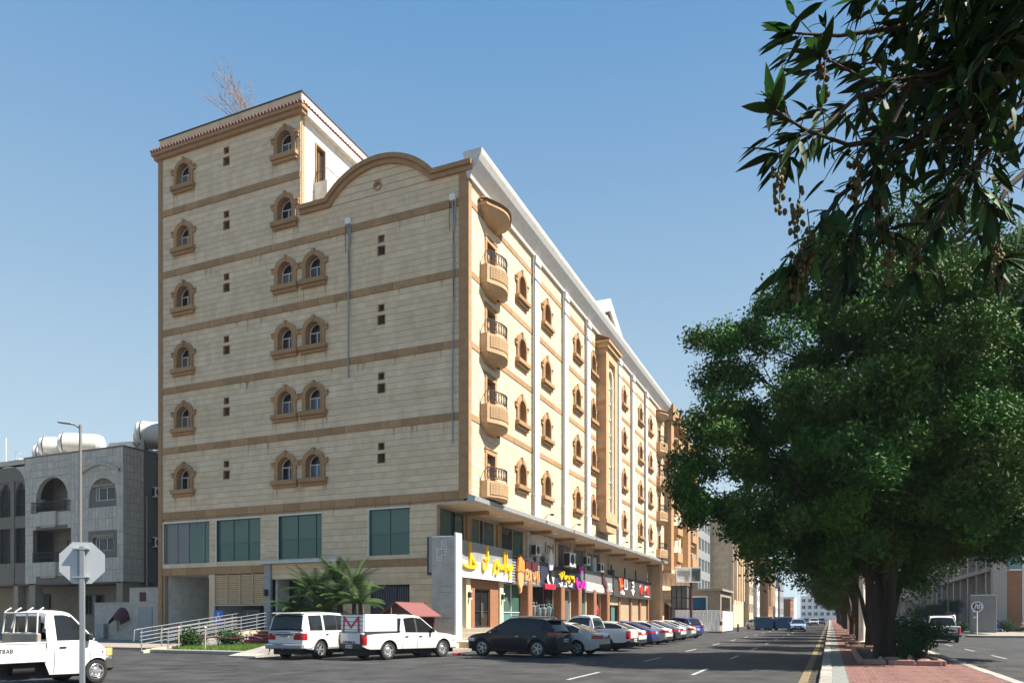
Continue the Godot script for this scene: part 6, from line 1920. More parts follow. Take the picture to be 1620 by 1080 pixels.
func car(label: String, category: String, called: String, s: Dictionary, paint_key: String, at: Vector3, turn: float, group := "") -> Node3D:
	var o := thing(called, label, category, at, turn, group)
	var pm: Material = M[paint_key]
	var hl: float = s.L * 0.5
	# lower body: flanks, top, ends
	var b := B.new()
	var xs := stations(s, -hl, hl, 30)
	for sg in [1.0, -1.0]:
		var rows := []
		for x in xs:
			var y0 := bot(s, x); var y1 := maxf(top_y(s, x), y0 + 0.02)
			var row := PackedVector3Array()
			for j in 9:
				var y := lerpf(y0, y1, j / 8.0)
				row.append(V(x, y, sg * side_z(s, x, y)))
			rows.append(row)
		if sg > 0: rows.reverse()
		b.grid(rows)
	var tr := []
	for x in xs:
		var y1 := maxf(top_y(s, x), bot(s, x) + 0.02)
		var row := PackedVector3Array()
		for j in 9:
			var f := -1.0 + j / 4.0
			row.append(V(x, y1 + 0.03 * (1.0 - f * f) * s.get("crown", 1.0), side_z(s, x, y1) * f))
		tr.append(row)
	tr.reverse()
	b.grid(tr)
	for e in [0, xs.size() - 1]:
		var x: float = xs[e]
		var y0 := bot(s, x); var y1 := maxf(top_y(s, x), y0 + 0.02)
		var rows := []
		for j in 9:
			var y := lerpf(y0, y1, j / 8.0)
			var row := PackedVector3Array()
			for i in 9:
				var f := -1.0 + i / 4.0
				row.append(V(x + (0.06 if e else -0.06) * (1.0 - f * f), y, side_z(s, x, y) * f))
			rows.append(row)
		if e == 0: rows.reverse()
		rows.reverse()
		b.grid(rows)
	var body := part("body", b, pm, o)
	# dark floor and wheel wells
	b = B.new()
	b.bx(-hl + 0.12, hl - 0.12, 0.2, s.belt_y * 0.72, -s.W * 0.5 + 0.27, s.W * 0.5 - 0.27)
	b.bx(-hl + 0.3, hl - 0.3, 0.22, 0.34, -s.W * 0.5 + 0.06, s.W * 0.5 - 0.06) if s.get("rocker", false) else null
	part("underbody", b, M.black, o)
	# greenhouse
	var g0: float = s.roof[0][0]; var g1: float = s.roof[s.roof.size() - 1][0]
	var r0: float = s.roof_span[0]; var r1: float = s.roof_span[1]
	b = B.new(); gh_top(b, s, r1 - 0.02, g1, 0.0, 0.0, 8); part("windscreen", b, M.car_glass, o)
	b = B.new(); gh_top(b, s, g0, r0 + 0.02, 0.0, 0.0, 8); part("rear_window", b, M.car_glass, o)
	for q in s.side_glass:
		b = B.new(); gh_side(b, s, q[0], q[1], 0.0, 1.0, 0.0, 8); part("side_window", b, M.car_glass, o)
	b = B.new()
	gh_top(b, s, r0 - 0.02, r1 + 0.02, 0.012, -0.012, 12)
	for q in s.solid: gh_side(b, s, q[0], q[1], 0.0, 1.02, 0.004, 4)
	for q in s.get("solid_top", []): gh_top(b, s, q[0], q[1], 0.008, -0.01, 6)
	gh_side(b, s, r0 - 0.02, r1 + 0.02, 0.90, 1.02, 0.008, 10)
	for sg in [1.0, -1.0]:
		var e := []
		for k in 25:
			var x := lerpf(g0 + 0.01, g1 - 0.01, k / 24.0)
			var y := roof_y(s, x)
			e.append(V(x, y - 0.012, sg * (gh_z(s, x, y) - 0.01)))
		b.tube(e, 0.03, 6)
	part("roof", b, pm, o)
	b = B.new()
	for q in s.pillars: gh_side(b, s, q - 0.045, q + 0.045, 0.02, 0.92, 0.006, 2)
	gh_side(b, s, g0 + 0.12, g1 - 0.12, -0.02, 0.035, 0.009, 14)
	part("window_trim", b, M.trim, o)
	# shut lines, handles, mirrors
	b = B.new()
	for q in s.seams: side_patch(b, s, q - 0.007, q + 0.007, 0.34, top_y(s, q) - 0.03, 0.0025, 1)
	part("shut_lines", b, M.trim, o)
	for q in s.handles:
		for sg in [1.0, -1.0]:
			b = B.new(); b.cbox(V(q, s.belt_y - 0.16, sg * (side_z(s, q, s.belt_y - 0.16) + 0.018)), V(0.17, 0.035, 0.035), 0.01); part("door_handle", b, M[s.get("handle_mat", "trim")], o)
	for sg in [1.0, -1.0]:
		var mx: float = s.mirror
		b = B.new(); b.cbox(V(mx, s.belt_y + 0.09, sg * (half_w(s, mx) + 0.08)), V(0.12, 0.15, 0.2), 0.03); b.cbox(V(mx, s.belt_y + 0.0, sg * (half_w(s, mx) - 0.05)), V(0.06, 0.05, 0.16), 0.01)
		part("wing_mirror", b, M[s.get("mirror_mat", paint_key)], o)
	# lamps, wrapped round the corners
	for sg in [1.0, -1.0]:
		for q in [["headlight", s.head, 1.0, s.get("head_mat", "lamp")], ["tail_light", s.tail, -1.0, "tail"]]:
			b = B.new()
			var l: Array = q[1]   # y0, y1, width across, length along the flank
			var rows := []
			var sd: float = q[2]
			for k in 7:
				var f := k / 6.0
				var row := PackedVector3Array()
				for j in 3:
					var y := lerpf(l[0], l[1], j / 2.0)
					var xe: float = sd * hl
					var zc := side_z(s, xe, y)
					if f < 0.5: row.append(V(sd * (hl + 0.012 + 0.06 * (1.0 - pow((zc - l[2] * (1.0 - f * 2.0)) / zc, 2))), y, sg * (zc - l[2] * (1.0 - f * 2.0))))
					else:
						var x: float = sd * (hl - l[3] * (f - 0.5) * 2.0)
						row.append(V(x + sd * 0.004, y, sg * (side_z(s, x, y) + 0.010)))
				rows.append(row)
			if sd * sg > 0: rows.reverse()
			b.grid(rows)
			part(q[0], b, M[q[3]], o)
	# bumpers, grille, plates
	for sd in [1.0, -1.0]:
		b = B.new()
		var y0: float = s.get("bumper_y", 0.3)
		var rows := []
		for j in 3:
			var row := PackedVector3Array()
			for i in 9:
				var f := -1.0 + i / 4.0
				row.append(V(sd * (hl + 0.015 + 0.06 * (1.0 - f * f)), y0 + 0.10 * j, side_z(s, hl * sd, y0 + 0.1 * j) * f * 0.97))
			rows.append(row)
		if sd < 0: rows.reverse()
		b.grid(rows)
		part("bumper", b, M[s.get("bumper_mat", "trim")], o)
	if s.get("cladding", 0.0) > 0:
		b = B.new(); side_patch(b, s, -hl * 0.94, hl * 0.94, 0.2, 0.2 + s.cladding, 0.006, 30); part("cladding", b, M[s.get("bumper_mat", "trim")], o)
	b = B.new(); b.cbox(V(hl + 0.05, s.head[0] + 0.02, 0), V(0.05, 0.16, s.W * 0.45), 0.015); part("grille", b, M.trim, o)
	for sd in [1.0, -1.0]:
		b = B.new(); b.cbox(V(sd * (hl + 0.075), s.get("plate_y", 0.5) if sd < 0 else 0.45, 0), V(0.02, 0.14, 0.42), 0.004)
		var pl := part("number_plate", b, M.plate, o)
		b = B.new()
		for k in 5: b.bx(sd * (hl + 0.0865), sd * (hl + 0.0845), (s.get("plate_y", 0.5) if sd < 0 else 0.45) - 0.035, (s.get("plate_y", 0.5) if sd < 0 else 0.45) + 0.03, -0.17 + k * 0.08, -0.125 + k * 0.08)
		part("plate_marks", b, M.trim, pl)
	add_wheels(o, s)
	return o

func spec_suv() -> Dictionary:
	return {"L": 4.4, "W": 1.84, "H": 1.66, "r": 0.37, "wheels": [1.40, -1.34], "belt_y": 1.05, "taper": 0.13, "rim": 0, "cladding": 0.14, "flare": 0.03,
		"sill": [[-2.2, 0.42], [-1.9, 0.30], [1.8, 0.28], [2.2, 0.36]],
		"top": [[-2.2, 0.78], [-2.14, 0.98], [-1.9, 1.12], [0.0, 1.05], [0.8, 1.04], [1.3, 1.02], [1.85, 0.94], [2.1, 0.84], [2.2, 0.64]],
		"roof": [[-2.12, 1.05], [-1.80, 1.50], [-1.62, 1.58], [-0.6, 1.66], [0.1, 1.63], [1.2, 1.02]], "roof_span": [-1.68, 0.18],
		"side_glass": [[-1.62, -0.62], [-0.62, 0.95]], "solid": [[-2.08, -1.58]], "pillars": [-0.62, -1.5, 0.62], "seams": [0.92, -0.62, -1.35], "handles": [-0.4, -1.25], "handle_mat": "chrome", "mirror": 0.72,
		"head": [0.66, 0.80, 0.5, 0.42], "tail": [0.92, 1.06, 0.42, 0.36], "plate_y": 0.72}
func spec_sedan() -> Dictionary:
	return {"L": 4.65, "W": 1.8, "H": 1.42, "r": 0.325, "wheels": [1.42, -1.33], "belt_y": 0.93, "taper": 0.13, "rim": 0,
		"sill": [[-2.32, 0.36], [-2.0, 0.24], [1.9, 0.22], [2.32, 0.28]],
		"top": [[-2.32, 0.72], [-2.26, 0.95], [-2.0, 1.0], [-1.4, 1.0], [0.8, 0.92], [1.3, 0.88], [1.95, 0.74], [2.22, 0.62], [2.32, 0.46]],
		"roof": [[-1.95, 0.99], [-1.05, 1.34], [-0.75, 1.40], [-0.2, 1.43], [0.25, 1.38], [1.2, 0.88]], "roof_span": [-0.95, 0.22],
		"side_glass": [[-1.42, -0.36], [-0.36, 1.0]], "solid": [[-1.9, -1.40]], "pillars": [-0.36], "seams": [0.95, -0.36, -1.2], "handles": [-0.2, -1.08], "mirror": 0.72,
		"head": [0.56, 0.70, 0.45, 0.45], "tail": [0.74, 0.90, 0.42, 0.30], "plate_y": 0.78}
func spec_wagon() -> Dictionary:
	return {"L": 4.85, "W": 1.94, "H": 1.86, "r": 0.385, "wheels": [1.45, -1.4], "belt_y": 1.16, "taper": 0.06, "rim": 1, "cladding": 0.26, "flare": 0.03, "lean": 0.12,
		"sill": [[-2.42, 0.50], [-2.1, 0.40], [2.0, 0.38], [2.42, 0.42]],
		"top": [[-2.42, 1.05], [-2.38, 1.16], [0.9, 1.14], [1.3, 1.14], [2.2, 1.05], [2.38, 0.95], [2.42, 0.75]],
		"roof": [[-2.40, 1.15], [-2.26, 1.72], [-2.05, 1.83], [-0.6, 1.88], [0.35, 1.83], [1.15, 1.14]], "roof_span": [-2.2, 0.38],
		"side_glass": [[-2.05, -1.2], [-1.12, -0.28], [-0.28, 0.98]], "solid": [[-2.38, -2.02], [-1.22, -1.1]], "pillars": [-0.28], "seams": [0.98, -0.28, -1.22], "handles": [-0.1, -1.02], "mirror": 0.78,
		"head": [0.80, 0.98, 0.42, 0.30], "tail": [0.80, 1.06, 0.40, 0.20], "plate_y": 0.95, "bumper_y": 0.46, "bumper_mat": "galv"}
func spec_pickup() -> Dictionary:
	return {"L": 5.1, "W": 1.8, "H": 1.76, "r": 0.36, "wheels": [1.62, -1.34], "belt_y": 1.08, "taper": 0.07, "rim": 2, "flare": 0.035, "crown": 0.5,
		"sill": [[-2.55, 0.56], [-2.3, 0.44], [2.2, 0.40], [2.55, 0.42]],
		"top": [[-2.55, 1.06], [-2.5, 1.10], [-0.75, 1.10], [-0.6, 1.08], [0.85, 1.05], [1.25, 1.06], [2.0, 0.98], [2.4, 0.86], [2.55, 0.62]],
		"roof": [[-0.72, 1.09], [-0.56, 1.62], [-0.42, 1.73], [0.1, 1.77], [0.42, 1.72], [1.28, 1.06]], "roof_span": [-0.52, 0.4],
		"side_glass": [[-0.5, 0.16], [0.16, 1.06]], "solid": [[-0.70, -0.46]], "pillars": [0.16], "seams": [1.05, 0.16, -0.62, -0.78], "handles": [0.32, -0.42], "mirror": 0.92, "mirror_mat": "trim",
		"head": [0.72, 0.92, 0.40, 0.45], "tail": [0.62, 1.02, 0.14, 0.16], "plate_y": 0.55, "bumper_y": 0.46}
func spec_kei() -> Dictionary:
	return {"L": 4.2, "W": 1.66, "H": 1.84, "r": 0.305, "wheels": [1.62, -1.0], "belt_y": 1.12, "taper": 0.10, "rim": 2, "lean": 0.13, "flare": 0.03,
		"sill": [[-2.1, 0.62], [0.36, 0.62], [0.37, 0.30], [1.9, 0.26], [2.1, 0.30]],
		"top": [[-2.1, 0.66], [0.32, 0.66], [0.36, 1.12], [1.45, 1.12], [1.62, 1.08], [1.98, 0.80], [2.08, 0.62], [2.1, 0.5]],
		"roof": [[0.36, 1.12], [0.38, 1.72], [0.5, 1.82], [0.85, 1.83], [1.0, 1.78], [1.58, 1.12]], "roof_span": [0.40, 0.98],
		"side_glass": [[0.62, 1.46]], "solid": [[0.36, 0.60]], "pillars": [], "seams": [0.52, 1.42], "handles": [0.72], "mirror": 1.36, "mirror_mat": "trim",
		"head": [0.70, 0.90, 0.36, 0.22], "head_mat": "lamp_amber", "tail": [0.66, 0.69, 0.03, 0.02], "plate_y": 0.55, "bumper_y": 0.36}

func build_vehicles() -> void:
	# black sport utility car across the corner
	var s := spec_suv()
	var o := car("black sport utility car with roof rails parked at the corner before the pylon", "car", "parked_car", s, "car_black", V(-12.5, 0, -29.85), deg_to_rad(173), "cars parked nose-in to the shops")
	var b := B.new()
	for sg in [1.0, -1.0]: b.tube([V(-1.5, 1.62, sg * 0.62), V(-1.4, 1.70, sg * 0.62), V(0.0, 1.74, sg * 0.62), V(0.1, 1.66, sg * 0.62)], 0.025, 6)
	part("roof_rails", b, M.steel, o)
	b = B.new(); gh_top(b, s, -1.2, 0.1, 0.02, 0.25, 4); part("sunroof", b, M.car_glass, o)
	b = B.new(); b.cbox(V(-1.84, 1.56, 0), V(0.3, 0.05, 1.2), 0.02); part("spoiler", b, M.car_black, o)
	b = B.new(); b.cbox(V(2.16, 0.52, 0.66), V(0.12, 0.09, 0.3), 0.02); b.cbox(V(2.16, 0.52, -0.66), V(0.12, 0.09, 0.3), 0.02); part("fog_lamp", b, M.lamp, o)
	# silver-white sedan next to it
	var sd := spec_sedan()
	var sed := car("white sedan right beside the black sport utility car, rear to the street", "car", "parked_car", sd, "car_silver", V(-11.6, 0, -32.2), deg_to_rad(176), "cars parked nose-in to the shops")
	# open white pickup
	var pk := spec_pickup()
	var pu := car("white open pickup truck parked between two white sedans", "pickup truck", "parked_pickup", pk, "car_white", V(-11.55, 0, -36.5), deg_to_rad(177), "cars parked nose-in to the shops")
	b = B.new(); b.bx(-2.42, -0.8, 1.085, 1.125, -0.66, 0.66); part("bed_liner", b, M.black, pu)
	# the rest of the row
	var row := [["white sedan with its tail beside the white open pickup", "car_white", -11.7, 40.0, 175.0], ["bright blue sedan in the parked row", "car_blue", -11.7, 43.2, 176.0], ["white sedan between the bright blue and the navy cars", "car_white", -11.5, 46.4, 174.0], ["dark navy sedan in the parked row", "car_navy", -11.6, 49.7, 176.0], ["white sedan just past the dark navy car", "car_white", -11.8, 52.9, 175.0], ["second white sedan past the dark navy car", "car_white", -11.6, 55.9, 177.0]]
	for q in row:
		var c := dup(sed, V(q[2], 0, -q[3]), deg_to_rad(q[4]), q[0], "parked_car")
		for ch in c.get_children():
			if ch is MeshInstance3D and ch.material_override == M.car_silver: ch.material_override = M[q[1]]
	var hb := car("deep blue car ending the parked row, nearest the white hoarding", "car", "parked_car", spec_suv(), "car_blue", V(-11.7, 0, -61.6), deg_to_rad(150), "cars parked nose-in to the shops")
	# big white station wagon seen from behind
	var wg := spec_wagon()
	var lc := car("boxy white off-road wagon seen from behind, parked facing the entrance", "car", "parked_wagon", wg, "car_white", V(-20.0, 0, -25.95), deg_to_rad(90))
	b = B.new(); b.cbox(V(-2.48, 0.53, 0), V(0.18, 0.2, 1.86), 0.04); part("rear_bumper", b, M.galv, lc)
	b = B.new(); b.cbox(V(-2.53, 1.02, 0), V(0.02, 0.10, 1.1), 0.005); part("trim_strip", b, M.panel_light, lc)
	var tm := TextMesh.new()
	tm.text = "LAND CRUISER"; tm.font_size = 20; tm.pixel_size = 0.0055; tm.depth = 0.006
	var sf := SystemFont.new(); sf.font_names = PackedStringArray(["Droid Sans"]); sf.font_weight = 700
	tm.font = sf
	piece("lettering", tm, M.trim, lc, Transform3D(Basis(Vector3.UP, -PI / 2), V(-2.545, 1.02, 0.0)))
	b = B.new(); b.cbox(V(-2.22, 1.855, 0), V(0.3, 0.05, 1.45), 0.02); part("spoiler", b, M.car_white, lc)
	b = B.new(); b.cbox(V(-2.6, 0.42, 0), V(0.14, 0.1, 0.12), 0.02); part("tow_hitch", b, M.black, lc)
	# white pickup with a box cap on the bed
	var p2 := spec_pickup()
	p2.r = 0.37
	var cap := car("white double-cab pickup with a white service box and red letter M on its bed", "pickup truck", "parked_pickup", p2, "car_white", V(-16.55, 0, -26.6), deg_to_rad(72))
	b = B.new(); b.cbox(V(-1.62, 1.46, 0), V(1.66, 0.70, 1.52), 0.03); part("service_box", b, M.car_white, cap)
	b = B.new(); b.bx(-2.47, -2.452, 1.14, 1.80, -0.72, 0.72); part("box_rear_panel", b, M.frame_white, cap)
	b = B.new()
	var RT := Transform3D(Basis(Vector3.UP, -PI / 2), V(-2.47, 0, 0))
	stroke(b, [-0.55, 1.16, -0.5, 1.7], 0.10, 0.0, 0.02, RT); stroke(b, [-0.5, 1.7, -0.05, 1.3], 0.09, 0.003, 0.024, RT); stroke(b, [-0.05, 1.3, 0.42, 1.7], 0.09, 0.0, 0.021, RT); stroke(b, [0.42, 1.7, 0.44, 1.16], 0.10, 0.003, 0.025, RT)
	part("letter", b, M.crimson, cap)
	b = B.new()
	for k in 4: b.bx(-0.7, 0.7, 1.2 + k * 0.16, 1.22 + k * 0.16, 0.0, 0.006, RT)
	b.bx(-0.74, 0.74, 1.80, 1.84, -0.02, 0.03, RT)
	part("shelf_lines", b, M.trim, cap)
	b = B.new(); b.bx(-2.46, -0.8, 1.085, 1.115, -0.9, 0.9); part("bed_rim", b, M.trim, cap)
	b = B.new(); b.tube([V(-0.82, 1.8, 0.4), V(-0.82, 2.1, 0.4)], 0.015, 4); b.tube([V(-2.3, 1.8, 0.5), V(-2.3, 2.05, 0.5)], 0.015, 4); part("aerial", b, M.steel, cap)
	var tt := TextMesh.new()
	tt.text = "II @ fblelo in"; tt.font_size = 20; tt.pixel_size = 0.0065; tt.depth = 0.006; tt.font = sf
	piece("lettering", tt, M.trim, cap, Transform3D(Basis(Vector3.UP, -PI / 2), V(-2.625, 0.72, 0.0)))
	# small white flat-bed truck at the left edge
	var k := spec_kei()
	var kt := car("small white flat-bed truck in profile at the left edge behind the octagonal sign", "truck", "small_truck", k, "car_white", V(-18.31, 0, -11.72), deg_to_rad(86))
	b = B.new()
	b.cbox(V(-0.96, 0.86, 0.80), V(2.56, 0.46, 0.05), 0.015); b.cbox(V(-0.96, 0.86, -0.80), V(2.56, 0.46, 0.05), 0.015); b.cbox(V(-2.25, 0.86, 0), V(0.05, 0.46, 1.55), 0.015)
	b.bx(-2.24, 0.30, 0.64, 0.68, -0.78, 0.78)
	b.cbox(V(-0.96, 1.08, 0.80), V(2.58, 0.05, 0.075), 0.015); b.cbox(V(-0.96, 0.64, 0.80), V(2.58, 0.05, 0.08), 0.015)
	var bd := part("flat_bed", b, M.car_white, kt)
	b = B.new(); b.cbox(V(0.2, 1.0, 0), V(0.1, 0.62, 1.5), 0.02); part("headboard", b, M.villa_beige, bd)
	b = B.new()
	for z in [-0.72, -0.26, 0.26, 0.72]: b.tube([V(0.16, 1.3, z), V(0.2, 1.84, z * 0.96), V(0.34, 1.93, z * 0.95)], 0.022, 6)
	b.tube([V(0.2, 1.80, -0.7), V(0.2, 1.80, 0.7)], 0.022, 6); b.tube([V(0.16, 1.3, -0.75), V(0.16, 1.3, 0.75)], 0.025, 6)
	part("cab_guard", b, M.metal_white, kt)
	b = B.new(); b.cbox(V(0.345, 1.52, 0), V(0.02, 0.42, 1.1), 0.06 if false else 0.008); part("back_window", b, M.car_glass, kt)
	b = B.new(); b.cbox(V(1.96, 0.50, 0), V(0.34, 0.40, 1.62), 0.08); part("front_bumper", b, M.charcoal, kt)
	b = B.new(); b.cbox(V(-0.8, 0.45, 0), V(2.3, 0.3, 0.9), 0.05); b.tube([V(-0.4, 0.45, 0.6), V(0.1, 0.45, 0.6)], 0.14, 10); part("chassis", b, M.black, kt)
	var tl := TextMesh.new()
	tl.text = "LOVYTBAB"; tl.font_size = 16; tl.pixel_size = 0.008; tl.depth = 0.004; tl.font = sf
	piece("lettering", tl, M.trim, kt, Transform3D(Basis.IDENTITY, V(-0.75, 0.90, 0.828)))
	b = B.new(); b.cbox(V(1.78, 0.83, 0.815), V(0.05, 0.03, 0.02), 0.005); part("indicator", b, M.lamp_amber, kt)
	# white pickup driving away on the right-hand carriageway
	var rp := car("small silver-white pickup seen from behind on the right-hand carriageway", "pickup truck", "pickup_truck", pk, "car_silver", V(7.0, 0, -58.5), deg_to_rad(91))
	b = B.new(); b.bx(-2.42, -0.8, 1.085, 1.125, -0.66, 0.66); part("bed_liner", b, M.black, rp)
	b = B.new(); b.cbox(V(-2.62, 0.8, 0), V(0.02, 0.08, 1.1), 0.005); b.cbox(V(-2.6, 0.48, 0), V(0.08, 0.16, 1.7), 0.02); part("tailgate_trim", b, M.trim, rp)
	b = B.new(); b.tube([V(-0.8, 1.1, -0.8), V(-0.8, 1.8, -0.75), V(-0.8, 1.8, 0.75), V(-0.8, 1.1, 0.8)], 0.03, 6); part("hoop", b, M.steel, rp)
	# moving and parked cars far up the street
	var far := [["pale blue sedan driving towards us on the left carriageway", "car_sky", -3.6, 97.5, -88.0], ["white car parked beyond the blue skips", "car_white", -9.4, 110.0, -60.0], ["dark car parked between the two blue skips", "car_black", -7.6, 104.0, -70.0], ["dark blue car following the pale blue sedan", "car_navy", -5.5, 125.0, -90.0], ["white car far up the left carriageway", "car_white", -6.2, 150.0, -90.0], ["silver car far up the left carriageway near the kerb", "car_silver", -3.0, 165.0, -90.0], ["white car parked far along the left side", "car_white", -9.5, 138.0, -75.0], ["grey car at the far end of the left carriageway", "car_silver", -6.5, 200.0, -90.0], ["black car at the far end of the left carriageway", "car_black", -2.6, 215.0, -90.0],
		["blue car parked behind the pickup across the right-hand road", "car_blue", 15.6, 93.0, 60.0], ["dark navy car parked by the clipped trees", "car_navy", 11.8, 104.0, 95.0], ["dark car parked farther along the right-hand kerb", "car_black", 11.9, 118.0, 92.0], ["violet-grey car at the right edge before the brown panels", "car_silver", 20.6, 91.5, 20.0], ["white car waiting far up the right-hand carriageway", "car_white", 9.0, 160.0, 90.0],
		["white car behind others in the far left-hand traffic, second lane", "car_white", -4.4, 240.0, -90.0], ["silver car in the far left-hand traffic by the median", "car_silver", -1.9, 185.0, -90.0], ["dark car in the far left-hand traffic, middle lane", "car_black", -5.0, 176.0, -90.0], ["white car parked by the grey concrete block", "car_white", -9.8, 168.0, -80.0], ["dark car parked by the brown finned block", "car_navy", -9.8, 153.0, -82.0], ["white car parked near the small white house", "car_white", -9.9, 182.0, -84.0], ["pale blue car in the far left-hand traffic", "car_sky", -7.8, 228.0, -90.0], ["white car coming over the far end of the left carriageway", "car_white", -3.2, 270.0, -90.0]]
	for q in far:
		var c := dup(sed, V(q[2], 0.0 if q[2] < 13.4 else 0.13, -q[3]), deg_to_rad(q[4]), q[0], "car")
		c.remove_meta("group")
		for ch in c.get_children():
			if ch is MeshInstance3D and ch.material_override == M.car_silver: ch.material_override = M[q[1]]
	# blue refuse skips
	for q in [[-7.9, 100.5, "left blue refuse skip beside the road up the street"], [-5.6, 101.5, "right blue refuse skip beside the road up the street"]]:
		var sk := thing("refuse_skip", q[2], "skip", V(q[0], 0, -q[1]), 0.25, "blue skips")
		b = B.new(); b.prism(P([-0.95, 0.25, 0.95, 0.25, 1.15, 1.35, 0.95, 1.6, -0.95, 1.6, -1.15, 1.35]), -0.8, 0.8); part("tub", b, M.dumpster, sk)
		b = B.new(); b.cbox(V(0, 1.68, 0), V(2.0, 0.14, 1.6), 0.05); part("lid", b, M.dumpster, sk)
		b = B.new()
		for x in [-0.8, 0.8]:
			for z in [-0.7, 0.7]: b.lathe([Vector2(0, -0.06), Vector2(0.12, -0.06), Vector2(0.12, 0.06), Vector2(0, 0.06)], 10, Transform3D(Basis(V(1, 0, 0), V(0, 0, 1), V(0, -1, 0)), V(x, 0.12, z)))
		part("castors", b, M.tyre, sk)

# ---------------------------------------------------------------- trees
func leaf_cluster(n: int, spread: float, len_: float, wid: float, seed_: int) -> Mesh:
	var r := RandomNumberGenerator.new(); r.seed = seed_
	var b := B.new()
	for k in n:
		var p := V(r.randfn(0, 1), r.randfn(0, 0.8), r.randfn(0, 1)).limit_length(1.7) * spread * 0.55
		var d := V(r.randfn(0, 1), r.randfn(-0.25, 0.6), r.randfn(0, 1)).normalized()
		var s := d.cross(V(r.randfn(0, 0.5), 1, r.randfn(0, 0.5))).normalized() * wid * r.randf_range(0.7, 1.2)
		var l := d * len_ * r.randf_range(0.7, 1.25)
		var up := d.cross(s).normalized() * wid * 0.25
		b.tri(p, p + l * 0.5 + s + up, p + l); b.tri(p, p + l, p + l * 0.5 - s + up)
	return b.mesh()
func crown(parent: Node, lobes: Array, per: float, mesh: Mesh, tint: Color, seed_: int, called := "crown") -> MultiMeshInstance3D:
	var r := RandomNumberGenerator.new(); r.seed = seed_
	var xs := []; var cols := []
	for l in lobes:
		var R: float = l[3]
		var n := int(per * R * R * (l[4] if l.size() > 4 else 1.0))
		# each lobe is itself broken into small boughs, so that gaps and clumps show
		var boughs := []
		for k in maxi(5, int(R * 7)):
			var bd := V(r.randfn(0, 1), r.randfn(0.12, 0.9), r.randfn(0, 1)).normalized()
			boughs.append([bd * R * r.randf_range(0.45, 1.0), r.randf_range(0.32, 0.62) * (0.5 + 0.3 * R), Color(r.randf_range(0.75, 1.25), r.randf_range(0.85, 1.15), r.randf_range(0.7, 1.2))])
		for k in n:
			var bo: Array = boughs[r.randi() % boughs.size()]
			var p: Vector3 = V(l[0], l[1], l[2]) + bo[0] + V(r.randfn(0, 1), r.randfn(0, 0.7), r.randfn(0, 1)).limit_length(1.9) * bo[1] * 0.62
			var sc := r.randf_range(0.7, 1.25)
			xs.append(Transform3D(Basis(V(r.randfn(0, 1), r.randfn(0, 1), r.randfn(0, 1)).normalized(), r.randf() * TAU).scaled(Vector3.ONE * sc), p))
			var c: Color = bo[2]
			var j := r.randf_range(0.8, 1.25)
			cols.append(Color(tint.r * c.r * j, tint.g * c.g * j, tint.b * c.b * j))
	var o := multi(called, mesh, M.leaf, xs, cols, parent)
	stuff(o)
	return o
func shrub(called: String, at: Vector3, size: float, n: int, label: String, tall := 0.0) -> void:
	if not cache.has("shrub_leaf"): cache["shrub_leaf"] = leaf_cluster(12, 0.22, 0.13, 0.03, 77)
	var o := thing(called, label, "clipped tree" if tall > 0 else "shrub", at)
	var h := tall if tall > 0 else size
	var lobes := []
	for k in 5:
		var a := k * 1.256
		lobes.append([cos(a) * size * 0.3, h * 0.62 + 0.1 * size * sin(a * 2), sin(a) * size * 0.3, size * 0.42])
	var st := B.new()
	for k in 4: st.tube([V(0.04 * k, 0, 0), V(cos(k * 1.6) * size * 0.25, h * 0.6, sin(k * 1.6) * size * 0.25)], 0.02 + 0.03 * size, 5, 0.012)
	part("stem", st, M.bark, o)
	crown(o, lobes, n / (5 * size * size * 0.18), cache.shrub_leaf, Color(0.035, 0.075, 0.02), n + int(size * 100), "foliage")

